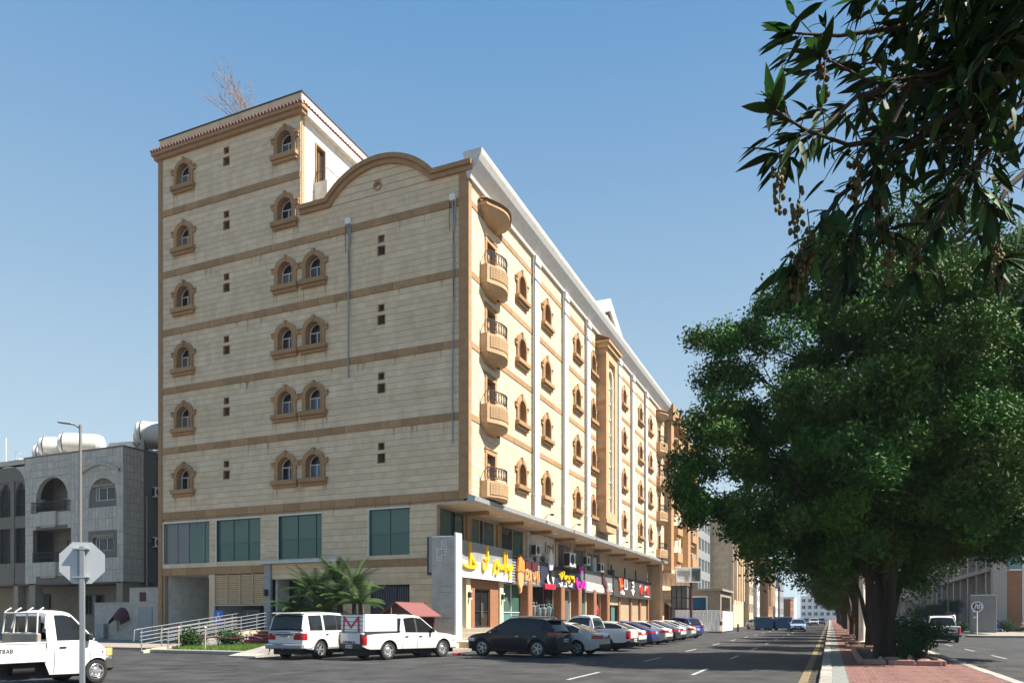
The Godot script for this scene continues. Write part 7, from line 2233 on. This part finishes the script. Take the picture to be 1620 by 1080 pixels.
func build_trees() -> void:
	var lm := leaf_cluster(20, 0.42, 0.17, 0.042, 4)
	# the big median tree; across = to the right as one looks up at it from the road, c and s turn that into x and z
	var c := 0.918; var s := 0.3955
	var big := thing("median_tree", "largest broad dark green tree, nearest on the red-paved median", "tree", V(1.9, 0.15, -31.5), 0.0, "trees along the median")
	var raw := [[-5.5, 11.6, 0.5, 1.7], [-6.2, 8.6, -0.5, 1.9], [-6.7, 6.6, 0.3, 1.6], [-5.2, 5.3, -1.0, 1.6], [-3.4, 13.0, 0.6, 1.6], [-2.2, 14.4, -0.6, 1.9], [0.2, 15.2, 0.4, 2.0], [2.4, 16.7, 0.0, 1.5, 0.55], [4.2, 14.2, -0.5, 2.2, 0.8], [5.8, 15.6, 0.6, 1.3, 0.5],
		[-2.8, 9.9, -2.2, 2.6], [-2.9, 9.4, 2.4, 2.6], [0.2, 12.0, -2.6, 2.8], [0.0, 11.6, 2.6, 2.8], [3.3, 11.0, -2.2, 2.9], [3.2, 10.6, 2.8, 2.9], [-1.8, 6.8, -3.0, 2.4], [-1.5, 6.6, 2.8, 2.4], [1.6, 7.2, -3.6, 2.6], [1.8, 6.9, 3.0, 2.7], [4.7, 7.6, -2.0, 2.6], [4.8, 7.2, 2.4, 2.6], [7.0, 10.6, 0.3, 2.6], [7.2, 7.2, -0.4, 2.3], [6.0, 6.4, 0.6, 1.7], [-3.4, 5.0, 1.4, 1.6], [1.0, 5.2, 0.2, 2.2], [-0.2, 9.2, -4.2, 2.2], [3.2, 5.3, -1.4, 1.8], [8.6, 12.6, 0.0, 1.8, 0.8], [0.0, 4.6, 1.6, 1.7], [7.6, 6.4, 0.0, 1.5], [-1.4, 4.8, -0.8, 1.5], [1.8, 4.9, -1.8, 1.5], [3.6, 5.4, 0.8, 1.5], [5.0, 5.6, 1.6, 1.5], [2.6, 4.9, 2.0, 1.4], [-2.2, 5.2, 0.0, 1.8], [4.4, 6.0, -0.6, 1.8], [-2.6, 8.0, 0.0, 2.4], [2.4, 8.6, 0.0, 2.6], [0.0, 13.4, 0.0, 2.4]]
	var lobes := []
	for q in raw:
		var l := [q[0] * c - q[2] * s, q[1] - 0.15, -(q[0] * s + q[2] * c), q[3]]
		if q.size() > 4: l.append(q[4])
		lobes.append(l)
	crown(big, lobes, 150.0, lm, Color(0.047, 0.108, 0.016), 31)
	var tb := B.new()
	var stems := [[0.0, 0.0, 0.36], [0.22, 0.1, 0.28], [-0.2, 0.12, 0.26], [0.08, -0.2, 0.28], [-0.1, -0.15, 0.25], [0.25, -0.1, 0.22]]
	for k in stems.size():
		var a := k * 1.05 + 0.4
		var st: Array = stems[k]
		var sp: float = 0.6 + 0.25 * (k % 3)
		tb.tube([V(st[0] * 1.5, -0.1, st[1] * 1.5), V(st[0] * 1.1, 0.5, st[1] * 1.1), V(st[0], 1.4, st[1]), V(st[0] + cos(a) * sp * 0.3, 2.6, st[1] + sin(a) * sp * 0.3), V(cos(a) * sp * 1.2, 4.6, sin(a) * sp * 1.2), V(cos(a) * sp * 2.4, 7.0, sin(a) * sp * 2.4), V(cos(a + 0.3) * sp * 3.0, 10.0, sin(a + 0.3) * sp * 3.0)], st[2] * 0.66, 9, 0.07)
	part("trunk", tb, M.bark, big)
	tb = B.new()
	for l in lobes:
		if l[1] < 8.0: continue
		var p := V(l[0], l[1], l[2])
		var q := V(p.x * 0.2, clampf(p.y - 4.0, 4.2, 8.5), p.z * 0.2)
		tb.tube([q, q.lerp(p, 0.5) + V(0, 0.4, 0), p], 0.10, 5, 0.025)
		for m in 4: tb.tube([q.lerp(p, 0.6), p + V(rng.randfn(0, 0.6), rng.randfn(0.2, 0.5), rng.randfn(0, 0.6)) * l[3]], 0.04, 4, 0.012)
	part("limbs", tb, M.bark, big)
	# smaller trees further along the median
	var proto: Node3D
	var spots := [[1.95, 43.2, 1.0, 0.0], [1.8, 53.5, 0.95, 1.3], [2.0, 62.0, 1.05, 2.4], [1.8, 71.5, 1.0, 3.9], [1.9, 82.0, 1.1, 5.0], [2.1, 93.0, 0.95, 0.7], [1.9, 106.0, 1.05, 2.0], [1.9, 121.0, 1.0, 3.1], [2.0, 139.0, 1.1, 4.4], [1.9, 160.0, 1.0, 5.6], [1.9, 186.0, 1.1, 1.0], [1.9, 220.0, 1.1, 2.8]]
	var ord := ["second", "third", "fourth", "fifth", "sixth", "seventh", "eighth", "ninth", "tenth", "eleventh", "twelfth", "thirteenth"]
	for k in spots.size():
		var q: Array = spots[k]
		var lab: String = "smaller green tree on the median, %s in line from the camera" % ord[k]
		if k == 0:
			proto = thing("median_tree", lab, "tree", V(q[0], 0.15, -q[1]), 0.0, "trees along the median")
			crown(proto, [[0, 6.6, 0, 2.2], [-1.8, 5.2, 0.5, 1.9], [1.9, 5.4, -0.3, 1.9], [0.3, 5.0, 1.9, 1.8], [-0.3, 5.2, -2.0, 1.9], [-2.6, 4.2, -0.6, 1.4], [2.5, 4.3, 0.8, 1.3], [0.2, 8.0, 0.2, 1.5], [-1.6, 3.7, 1.6, 1.2], [1.2, 3.9, -1.9, 1.3], [-1.0, 7.2, -1.2, 1.6]], 105.0, lm, Color(0.052, 0.095, 0.017), 52)
			tb = B.new()
			for m in 4:
				var a := m * 1.6 + 0.2
				tb.tube([V(cos(a) * 0.12, -0.1, sin(a) * 0.12), V(cos(a) * 0.1, 1.0, sin(a) * 0.1), V(cos(a) * 0.45, 2.6, sin(a) * 0.45), V(cos(a) * 1.1, 4.4, sin(a) * 1.1), V(cos(a) * 1.6, 6.2, sin(a) * 1.6)], 0.17, 7, 0.05)
			part("trunk", tb, M.bark, proto)
		else:
			var t := dup(proto, V(q[0], 0.15, -q[1]), q[3], lab, "median_tree")
			t.scale = Vector3.ONE * q[2]
	# planters round the trunks
	var first := true
	for q in [[0.95, 3.3, 26.9, 36.6, "reddish kerb frame round the big tree's pit on the median"], [0.85, 3.0, 39.6, 46.0, "reddish kerb frame round the second median tree"], [0.85, 3.0, 51.0, 56.5, "reddish kerb frame round the third median tree"], [0.85, 3.0, 60.0, 64.5, "reddish kerb frame round the fourth median tree"]]:
		var pl := thing("tree_planter", q[4], "planter", V(0, 0.15, 0), 0.0, "tree pits on the median")
		var b := B.new(); b.bx(q[0], q[1], 0.0, 0.03, -q[2], -q[3]); part("soil", b, M.soil, pl)
		var n := int((q[3] - q[2]) / 1.0)
		for k in n:
			for x in [q[0], q[1]]:
				b = B.new(); b.cbox(V(x + rng.randf_range(-0.012, 0.012), 0.085, -q[2] - (k + 0.5) * (q[3] - q[2]) / n), V(0.16, 0.17, (q[3] - q[2]) / n - 0.012), 0.02); part("kerb_stone", b, M.planter, pl)
		for k in 3:
			for z in [q[2], q[3]]:
				b = B.new(); b.cbox(V(lerpf(q[0], q[1], (k + 0.5) / 3.0), 0.085, -z - 0.0), V((q[1] - q[0]) / 3.0 - 0.2 * float(k != 1) * 0.5 - 0.012, 0.17, 0.16), 0.02); part("kerb_stone", b, M.planter, pl)
		if first:
			first = false
			for k in 9:
				b = B.new(); b.blob(V(rng.randf_range(1.3, 3.0), 0.05, -rng.randf_range(27.6, 30.5)), V(rng.randf_range(0.08, 0.3), rng.randf_range(0.06, 0.18), rng.randf_range(0.08, 0.25)), ID, 7); part("rubble_stone", b, M["planter" if k % 2 else "kerb2"], pl)
	shrub("shrub", V(2.95, 0.16, -31.6), 1.25, 520, "dark leafy bush against the trunk of the big median tree")
	# concrete lamp posts standing in the median
	var bp := thing("lamp_post", "thick pale lamp post on the median just left of the big tree trunk", "lamp post", V(1.75, 0.15, -48.5))
	var b := B.new(); b.lathe([Vector2(0.30, 0), Vector2(0.30, 0.1), Vector2(0.19, 0.14), Vector2(0.12, 9.0), Vector2(0, 9.02)], 12); part("post", b, M.white_stone, bp)
	b = B.new()
	for sg in [-1.0, 1.0]:
		b.tube([V(0, 8.9, 0), V(sg * 1.0, 9.3, 0), V(sg * 1.7, 9.4, 0)], 0.05, 6); b.cbox(V(sg * 2.0, 9.4, 0), V(0.7, 0.12, 0.25), 0.04)
	part("arms", b, M.galv, bp)
	dup(bp, V(1.75, 0.15, -79.0), 0.0, "pale lamp post on the median farther up between the small trees")

# ---------------------------------------------------------------- leafy branch hanging into the upper right corner, near the camera
func build_branch() -> void:
	var c := 0.918; var s := 0.3955
	var at := func(u: float, y: float, q: float) -> Vector3: return V(u * c - q * s, y, -(u * s + q * c))
	var r := RandomNumberGenerator.new(); r.seed = 66
	# lance-shaped leaf, base at the origin, along +x, drooping a little
	var meshes := []
	for k in 3:
		var b := B.new()
		var rows := []
		for i in 7:
			var f := i / 6.0
			var w := 0.125 * pow(sin(PI * pow(f, 0.8)), 0.9) * (1.0 - 0.25 * f)
			var y := -0.16 * f * f * (0.5 + 0.5 * k)
			rows.append(PackedVector3Array([V(f, y + w * 0.25, -w), V(f, y, 0), V(f, y + w * 0.25, w)]))
		b.grid(rows)
		meshes.append(b.mesh())
	var mats := []
	for k in 4:
		var m := mat("near_leaf%d" % k, lin([0.016, 0.026, 0.013, 0.05][k], [0.036, 0.055, 0.03, 0.11][k], [0.011, 0.014, 0.009, 0.022][k]), 0.62)
		m.metallic_specular = 0.3
		m.backlight_enabled = true; m.backlight = lin(0.02, 0.06, 0.01)
		mats.append(m)
	var o := thing("overhanging_tree", "dark long-leaved tree whose branches hang into the upper right corner", "tree", V(6.2, 0.15, -1.2))
	var off := -o.position
	var tw := B.new()
	# trunk and limb, outside the picture to the right
	tw.tube([V(0, -0.1, 0), V(0.05, 1.6, 0), V(-0.1, 3.4, -0.1), V(-0.5, 5.2, -0.4), V(-0.8, 7.5, -0.6)], 0.24, 9, 0.10)
	part("trunk", tw, M.bark, o)
	tw = B.new()
	var paths := [
		[[2.5, 4.55, 3.2], [2.0, 4.25, 3.1], [1.60, 4.10, 3.0], [1.33, 4.06, 3.0], [1.13, 4.03, 2.95]],
		[[2.5, 4.35, 3.1], [1.95, 4.0, 3.1], [1.62, 3.86, 3.0], [1.38, 3.78, 2.95], [1.23, 3.62, 2.9], [1.05, 3.52, 2.9]],
		[[2.4, 4.1, 3.0], [1.78, 3.74, 3.0], [1.52, 3.55, 3.0], [1.31, 3.38, 2.95], [1.18, 3.2, 2.9], [1.11, 3.08, 2.9]],
		[[2.5, 4.1, 3.2], [2.05, 3.72, 3.1], [1.83, 3.47, 3.05], [1.70, 3.25, 3.0], [1.63, 3.1, 3.0]],
		[[2.6, 3.95, 3.3], [2.15, 3.56, 3.2], [2.02, 3.36, 3.15], [2.06, 3.2, 3.1]],
		[[1.9, 4.5, 3.0], [1.52, 4.17, 2.9], [1.36, 4.17, 2.9], [1.24, 4.24, 2.85]],
		[[1.95, 4.06, 3.1], [1.72, 3.90, 3.0], [1.46, 3.87, 3.0], [1.22, 3.90, 2.9]],
		[[1.80, 3.74, 3.0], [1.56, 3.62, 2.95], [1.33, 3.55, 2.9], [1.13, 3.58, 2.85], [1.0, 3.62, 2.8]],
		[[1.62, 3.86, 3.0], [1.52, 3.65, 3.0], [1.44, 3.45, 2.95], [1.49, 3.24, 2.95]],
		[[1.95, 4.0, 3.1], [1.93, 3.72, 3.05], [1.84, 3.56, 3.0], [1.93, 3.38, 3.0]],
		[[2.4, 4.3, 3.0], [2.05, 4.1, 2.9], [1.85, 3.9, 2.85], [1.7, 3.7, 2.8]],
		[[2.5, 4.6, 3.3], [2.2, 4.4, 3.2], [1.9, 4.3, 3.1], [1.7, 4.2, 3.1]],
		[[2.5, 4.2, 3.5], [2.2, 3.95, 3.4], [2.1, 3.75, 3.3], [1.95, 3.6, 3.3]],
		[[2.3, 4.5, 2.8], [2.0, 4.35, 2.7], [1.8, 4.15, 2.7], [1.6, 4.0, 2.7]],
		[[2.5, 4.4, 3.0], [2.2, 4.2, 2.95], [2.0, 4.0, 2.95], [1.85, 3.85, 2.9]],
		[[1.6, 3.55, 3.0], [1.45, 3.4, 2.95], [1.36, 3.25, 2.9], [1.33, 3.12, 2.9]],
		[[2.2, 3.9, 3.1], [2.0, 3.75, 3.05], [1.85, 3.7, 3.0], [1.7, 3.62, 3.0]]]
	var leaves := []
	var ends := []
	var hub: Vector3 = at.call(3.2, 4.9, 3.2)
	tw.tube([V(-0.3, 4.2, -0.2), (hub + off) * 0.6 + V(-0.12, 1.9, -0.1), hub + off], 0.11, 7, 0.06)
	for p in paths:
		var pts := []
		for q in p: pts.append(at.call(q[0], q[1], q[2]) + off)
		var full := [hub + off] + pts if p[0][0] > 2.25 else pts
		tw.tube(full, 0.012 if p[0][0] < 2.25 else 0.022, 5, 0.004)
		ends.append(pts[pts.size() - 1])
		var n := (pts.size() - 1) * 9
		for k in n:
			var f := (k + r.randf()) / n * (pts.size() - 1)
			var i := mini(int(f), pts.size() - 2)
			var pos: Vector3 = pts[i].lerp(pts[i + 1], f - i)
			var d: Vector3 = (pts[i + 1] - pts[i]).normalized()
			# side shoot carrying a few leaves
			var sd := (d * 0.6 + V(r.randfn(0, 0.6), r.randfn(-0.15, 0.55), r.randfn(0, 0.6))).normalized()
			var ln := r.randf_range(0.02, 0.16)
			tw.tube([pos, pos + sd * ln * 0.5 + V(0, 0.004, 0), pos + sd * ln], 0.003, 3, 0.0016)
			for m in r.randi_range(1, 3):
				var ld := (sd * 0.8 + d * 0.4 + V(r.randfn(0, 0.5), r.randfn(-0.28, 0.42), r.randfn(0, 0.5))).normalized()
				leaves.append([pos + sd * ln * r.randf_range(0.5, 1.0), ld, r.randf_range(0.07, 0.155)])
		for m in 7:
			var d2: Vector3 = (pts[pts.size() - 1] - pts[pts.size() - 2]).normalized()
			leaves.append([pts[pts.size() - 1], (d2 + V(r.randfn(0, 0.55), r.randfn(-0.1, 0.5), r.randfn(0, 0.5))).normalized(), r.randf_range(0.12, 0.19)])
	# the dense mass in the corner itself
	for k in 900:
		var u := 2.15 - absf(r.randfn(0, 0.30)); var y := 4.3 - absf(r.randfn(0, 0.30))
		if u < 1.45: continue
		leaves.append([at.call(u, y, r.randf_range(2.7, 3.5)) + off, V(r.randfn(-0.3, 0.6), r.randfn(-0.3, 0.45), r.randfn(0, 0.6)).normalized(), r.randf_range(0.09, 0.18)])
	part("twigs", tw, M.twig, o)
	var xs := []; var cols := []
	for k in leaves.size():
		var l: Array = leaves[k]
		var x: Vector3 = l[1]
		var z := x.cross(V(r.randfn(0, 0.4), 1, r.randfn(0, 0.4))).normalized()
		var t := Transform3D(Basis(x * l[2], z.cross(x).normalized() * l[2], z * l[2] * r.randf_range(0.8, 1.15)), l[0])
		if k % 3 == 0 and xs.size() >= 0 and k / 3 < 290: piece("leaf", meshes[k / 3 % 3], mats[(k / 3) % 4], o, t)
		else:
			xs.append(t)
			cols.append(Color(0.014, 0.032, 0.010).lerp(Color(0.032, 0.068, 0.018), pow(r.randf(), 2.0)))
	stuff(multi("leaves", meshes[1], M.leaf_near, xs, cols, o))
	# hanging flower and pod clusters
	for q in [[1.03, 3.42, 2.85], [1.12, 3.36, 2.9], [1.16, 3.2, 2.9], [1.12, 3.1, 2.9], [1.22, 3.88, 2.9], [1.47, 3.42, 2.95], [1.50, 3.2, 2.95], [1.64, 3.18, 3.0], [1.35, 3.5, 2.9], [2.04, 3.24, 3.1]]:
		var p: Vector3 = at.call(q[0], q[1], q[2]) + off
		var b := B.new()
		var st := p + V(0, 0.10, 0)
		b.tube([st, p + V(0.01, 0, 0), p + V(0.0, -0.16, 0.01)], 0.003, 3)
		for k in 30:
			var e := p + V(r.randfn(0, 0.014), r.randf_range(-0.17, 0.03), r.randfn(0, 0.014))
			b.blob(e, V(0.009, 0.013, 0.009) * r.randf_range(0.7, 1.2), ID, 5)
		part("flower_cluster", b, M.pod if q[1] < 3.8 else M.pod_brown, o)
	# the rest of its crown, above and to the right of the camera
	crown(o, [[0.6, 7.0, 0.2, 2.0], [2.0, 6.2, -1.2, 1.9], [0.8, 5.6, 2.0, 1.9], [2.6, 7.4, 1.4, 1.8], [-0.2, 8.2, 1.0, 1.6]], 90.0, leaf_cluster(16, 0.4, 0.17, 0.03, 9), Color(0.03, 0.06, 0.018), 91)

# ---------------------------------------------------------------- street furniture and small structures
func build_street_furniture() -> void:
	# octagonal stop sign seen from behind
	var st := thing("stop_sign", "pale grey back of an octagonal road sign on a square steel post", "sign", V(-12.4, 0, -9.15), deg_to_rad(36))
	var b := B.new()
	var oc := PackedVector2Array()
	for k in 8: oc.append(Vector2(0.405 * cos(PI / 8 + k * PI / 4), 2.68 + 0.405 * sin(PI / 8 + k * PI / 4)))
	b.prism(oc, -0.065, -0.055)
	part("plate", b, mat("sign_back", lin(0.50, 0.53, 0.55), 0.45, 0.3), st)
	b = B.new()
	var oc2 := PackedVector2Array()
	for k in 8: oc2.append(Vector2(0.395 * cos(PI / 8 + k * PI / 4), 2.68 + 0.395 * sin(PI / 8 + k * PI / 4)))
	b.prism(oc2, -0.07, -0.0655)
	part("red_face", b, M.red, st)
	b = B.new(); b.cbox(V(0.02, 1.48, 0), V(0.085, 3.0, 0.06), 0.008); part("post", b, M.galv, st)
	b = B.new(); b.bx(-0.065, -0.03, 2.42, 2.92, -0.054, -0.02); part("bracket_shadow_bar", b, M.galv, st)
	b = B.new()
	for y in [2.42, 2.93]: b.bx(-0.14, 0.13, y - 0.012, y + 0.012, -0.054, 0.036)
	part("clamp", b, M.steel, st)
	# street lamp by the grey house
	var lp := thing("street_lamp", "tall grey street lamp with a single arm in front of the grey house", "street lamp", V(-38.0, 0, -28.0))
	b = B.new(); b.lathe([Vector2(0.16, 0), Vector2(0.16, 0.3), Vector2(0.10, 0.4), Vector2(0.075, 12.3), Vector2(0, 12.32)], 10); part("pole", b, M.pole_grey, lp)
	b = B.new(); b.tube([V(0, 12.1, 0), V(-0.35, 12.32, 0.1), V(-0.6, 12.38, 0.15)], 0.045, 6); part("arm", b, M.pole_grey, lp)
	b = B.new(); b.cbox(V(0, 0, 0), V(0.85, 0.12, 0.3), 0.05, Transform3D(Basis(Vector3.BACK, -0.16) * Basis(Vector3.UP, 0.25), V(-0.95, 12.46, 0.2))); part("lamp_head", b, M.panel_light, lp)
	# grey pylon at the corner of the shops
	var py := thing("sign_pylon", "tall grey corner pylon with a white line emblem and a white right edge", "sign", V(-18.45, 0.14, -34.2))
	b = B.new(); b.cbox(V(-0.06, 2.85, 0), V(1.36, 5.55, 0.62), 0.02, Transform3D(Basis.IDENTITY, V(0, 0.15, 0))); b.bx(-0.66, 0.6, 0.0, 0.35, -0.26, 0.26)
	part("slab", b, M.panel_grey, py)
	b = B.new(); b.cbox(V(0.67, 2.92, 0.0), V(0.12, 5.72, 0.66), 0.02, Transform3D(Basis.IDENTITY, V(0, 0.15, 0))); part("edge_strip", b, M.panel_white, py)
	b = B.new(); b.bx(-0.735, 0.60, 1.50, 1.52, 0.308, 0.313); b.bx(-0.3, 0.5, 3.15, 3.165, 0.308, 0.312); b.bx(-0.3, 0.5, 2.85, 2.865, 0.308, 0.312); part("panel_joint", b, M.charcoal, py)
	b = B.new()
	for q in [[-0.42, -0.39, 4.5, 5.2], [-0.42, -0.12, 4.5, 4.53], [-0.15, -0.12, 4.5, 4.85], [-0.15, 0.15, 4.80, 4.83], [0.12, 0.15, 4.8, 5.55], [-0.15, 0.15, 5.52, 5.55], [-0.15, -0.12, 5.1, 5.55], [-0.39, 0.12, 5.08, 5.11], [-0.39, 0.1, 4.95, 4.97], [-0.39, -0.15, 4.75, 4.77], [-0.39, -0.15, 4.64, 4.66], [-0.06, -0.035, 5.2, 5.45], [-0.06, 0.06, 5.42, 5.45], [0.04, 0.06, 5.2, 5.45], [-0.06, 0.06, 5.3, 5.32]]:
		b.bx(q[0], q[1], q[2], q[3], 0.309, 0.33)
	part("emblem", b, M.panel_white, py)
	b = B.new(); b.bx(-1.0, 1.0, 0.0, 0.22, -0.5, 0.9); b.bx(0.75, 2.3, 0.0, 0.3, -0.9, 0.5); part("plinth_step", b, M.stone3, py)
	# dark red gabled booth
	var hu := thing("booth", "small dark red gabled wooden booth behind the white box pickup", "booth", V(-18.9, 0.02, -31.2))
	b = B.new()
	for x in [-0.85, -0.2, 0.85]:
		for z in [-1.1, 1.1]: b.bx(x - 0.06, x + 0.06, 0, 2.0, z - 0.06, z + 0.06)
	for z in [-1.1, 1.1]: b.bx(-0.85, 0.85, 1.92, 2.04, z - 0.05, z + 0.05); b.bx(-0.79, 0.79, 1.05, 1.15, z - 0.04, z + 0.04)
	for x in [-0.85, 0.85]: b.bx(x - 0.05, x + 0.05, 1.92, 2.04, -1.04, 1.04); b.bx(x - 0.04, x + 0.04, 1.05, 1.15, -1.04, 1.04)
	part("frame", b, M.hut_red, hu)
	for k in 8:
		b = B.new(); b.bx(-0.78 + k * 0.197, -0.60 + k * 0.197, 0.02, 1.04, 1.07, 1.10); part("plank", b, M.hut_red, hu)
		b = B.new(); b.bx(0.82, 0.85, 0.02, 1.04, -1.0 + k * 0.256, -0.76 + k * 0.256); part("plank", b, M.hut_red, hu)
	b = B.new(); b.bx(-0.84, 0.84, 0.0, 2.0, -1.1, -1.06); part("back_wall", b, M.hut_red, hu)
	for sg in [-1.0, 1.0]:
		for k in 6:
			b = B.new()
			var f0 := k / 6.0; var f1 := (k + 1.12) / 6.0
			b.prism(PackedVector2Array([Vector2(sg * 1.15 * (1 - f0), 1.88 + 0.72 * f0), Vector2(sg * 1.15 * (1 - f1), 1.88 + 0.72 * f1 + 0.02), Vector2(sg * 1.15 * (1 - f1), 1.93 + 0.72 * f1 + 0.02), Vector2(sg * 1.15 * (1 - f0), 1.94 + 0.72 * f0)]), -1.45, 1.45)
			part("roof_board", b, M.hut_roof, hu)
	b = B.new(); b.prism(P([-0.95, 2.0, 0.95, 2.0, 0, 2.5]), 1.1, 1.14); part("gable", b, M.hut_red, hu)
	b = B.new(); b.bx(0.9, 1.3, 1.0, 1.06, -1.0, 1.0); part("counter", b, M.hut_red, hu)
	hu.scale = Vector3.ONE * 0.9
	# palm clump in front of the entrance wall
	var pm := thing("palm_clump", "clump of short feathery palms in front of the curtained window", "palm", V(-24.6, 0.1, -32.6))
	var fr := B.new(); fr.coloured = true
	var tr := B.new()
	for q in [[-0.9, 0.2, 2.9, 20, 1.9], [0.3, -0.2, 3.3, 22, 1.9], [1.5, 0.1, 3.1, 20, 1.8], [-1.9, 0.7, 2.0, 16, 1.6], [0.4, 0.9, 1.9, 18, 1.6], [2.4, 0.8, 2.3, 16, 1.6], [-0.5, 0.6, 2.6, 16, 1.6], [1.1, 0.7, 2.6, 16, 1.6]]:
		var base := V(q[0], q[2], q[1])
		tr.tube([V(q[0], 0, q[1]), V(q[0] + 0.05, q[2] * 0.5, q[1]), base], 0.15, 8, 0.10)
		for k in q[3]:
			var a: float = k * 2.399
			var el := rng.randf_range(0.15, 1.35)
			var L: float = q[4] * rng.randf_range(0.8, 1.15)
			var col := Color(0.02, 0.052, 0.013).lerp(Color(0.085, 0.135, 0.04), pow(rng.randf(), 2.0))
			fr.col = col
			var pts := []
			var d := V(cos(a) * cos(el), sin(el), sin(a) * cos(el))
			var p := base
			for m in 8:
				pts.append(p)
				p += d * L / 7.0
				d = (d + V(0, -0.15, 0)).normalized()
			fr.tube(pts, 0.018, 3, 0.005)
			for m in range(1, 8):
				for j in 6:
					var o: Vector3 = pts[m - 1].lerp(pts[m], (j + 0.5) / 6.0)
					var dd: Vector3 = (pts[m] - pts[m - 1]).normalized()
					var sd := dd.cross(Vector3.UP).normalized()
					for sg in [-1.0, 1.0]:
						var ll: float = (0.16 + 0.32 * sin(PI * minf(0.95, (m - 1 + j * 0.166) / 7.5 + 0.12)))
						var tip: Vector3 = o + (sd * sg * 0.75 + dd * 0.6 + V(0, -0.35, 0)).normalized() * ll
						var wv := dd * 0.014
						fr.tri(o - wv, o + wv, tip)
	part("trunks", tr, M.bark, pm)
	stuff(part("fronds", fr, M.palm_leaf, pm))
	shrub("shrub", V(-28.2, 0.96, -34.9), 1.5, 420, "dark green potted shrub standing before the glass entrance", 0.0)
	# litter by the pylon
	var lt := B.new(); lt.cbox(V(0, 0.05, 0), V(0.35, 0.1, 0.25), 0.02); lt.cbox(V(0.3, 0.03, 0.15), V(0.2, 0.06, 0.12), 0.02)
	solo("litter", lt, M.crimson, "crumpled red and white litter on the asphalt between the white pickup and the black car", "litter", move(-15.4, 0, -29.5, 0.5))
	var cc := B.new(); cc.cbox(V(0, 0.06, 0), V(0.5, 0.12, 0.16), 0.02)
	solo("wheel_stop", cc, M.kerb0, "small pale kerb block on the asphalt beside the white box pickup", "kerb block", move(-16.5, 0, -28.6, 0.5))
	# traffic cone-like marker and litter bin by the hoarding
	var wm := B.new(); wm.lathe([Vector2(0.15, 0), Vector2(0.15, 0.05), Vector2(0.1, 0.9), Vector2(0, 0.95)], 8)
	solo("bollard", wm, M.trim, "dark short bollard at the corner of the white hoarding", "bollard", move(-9.9, 0, -90.0))
	# grey metal meter boxes at the wall of the yard
	var mb := B.new(); mb.cbox(V(0, 0.6, 0), V(0.7, 1.0, 0.3), 0.03)
	solo("meter_box", mb, M.galv, "grey meter cabinet against the off-white yard wall", "cabinet", move(-47.2, 0.13, -36.4))
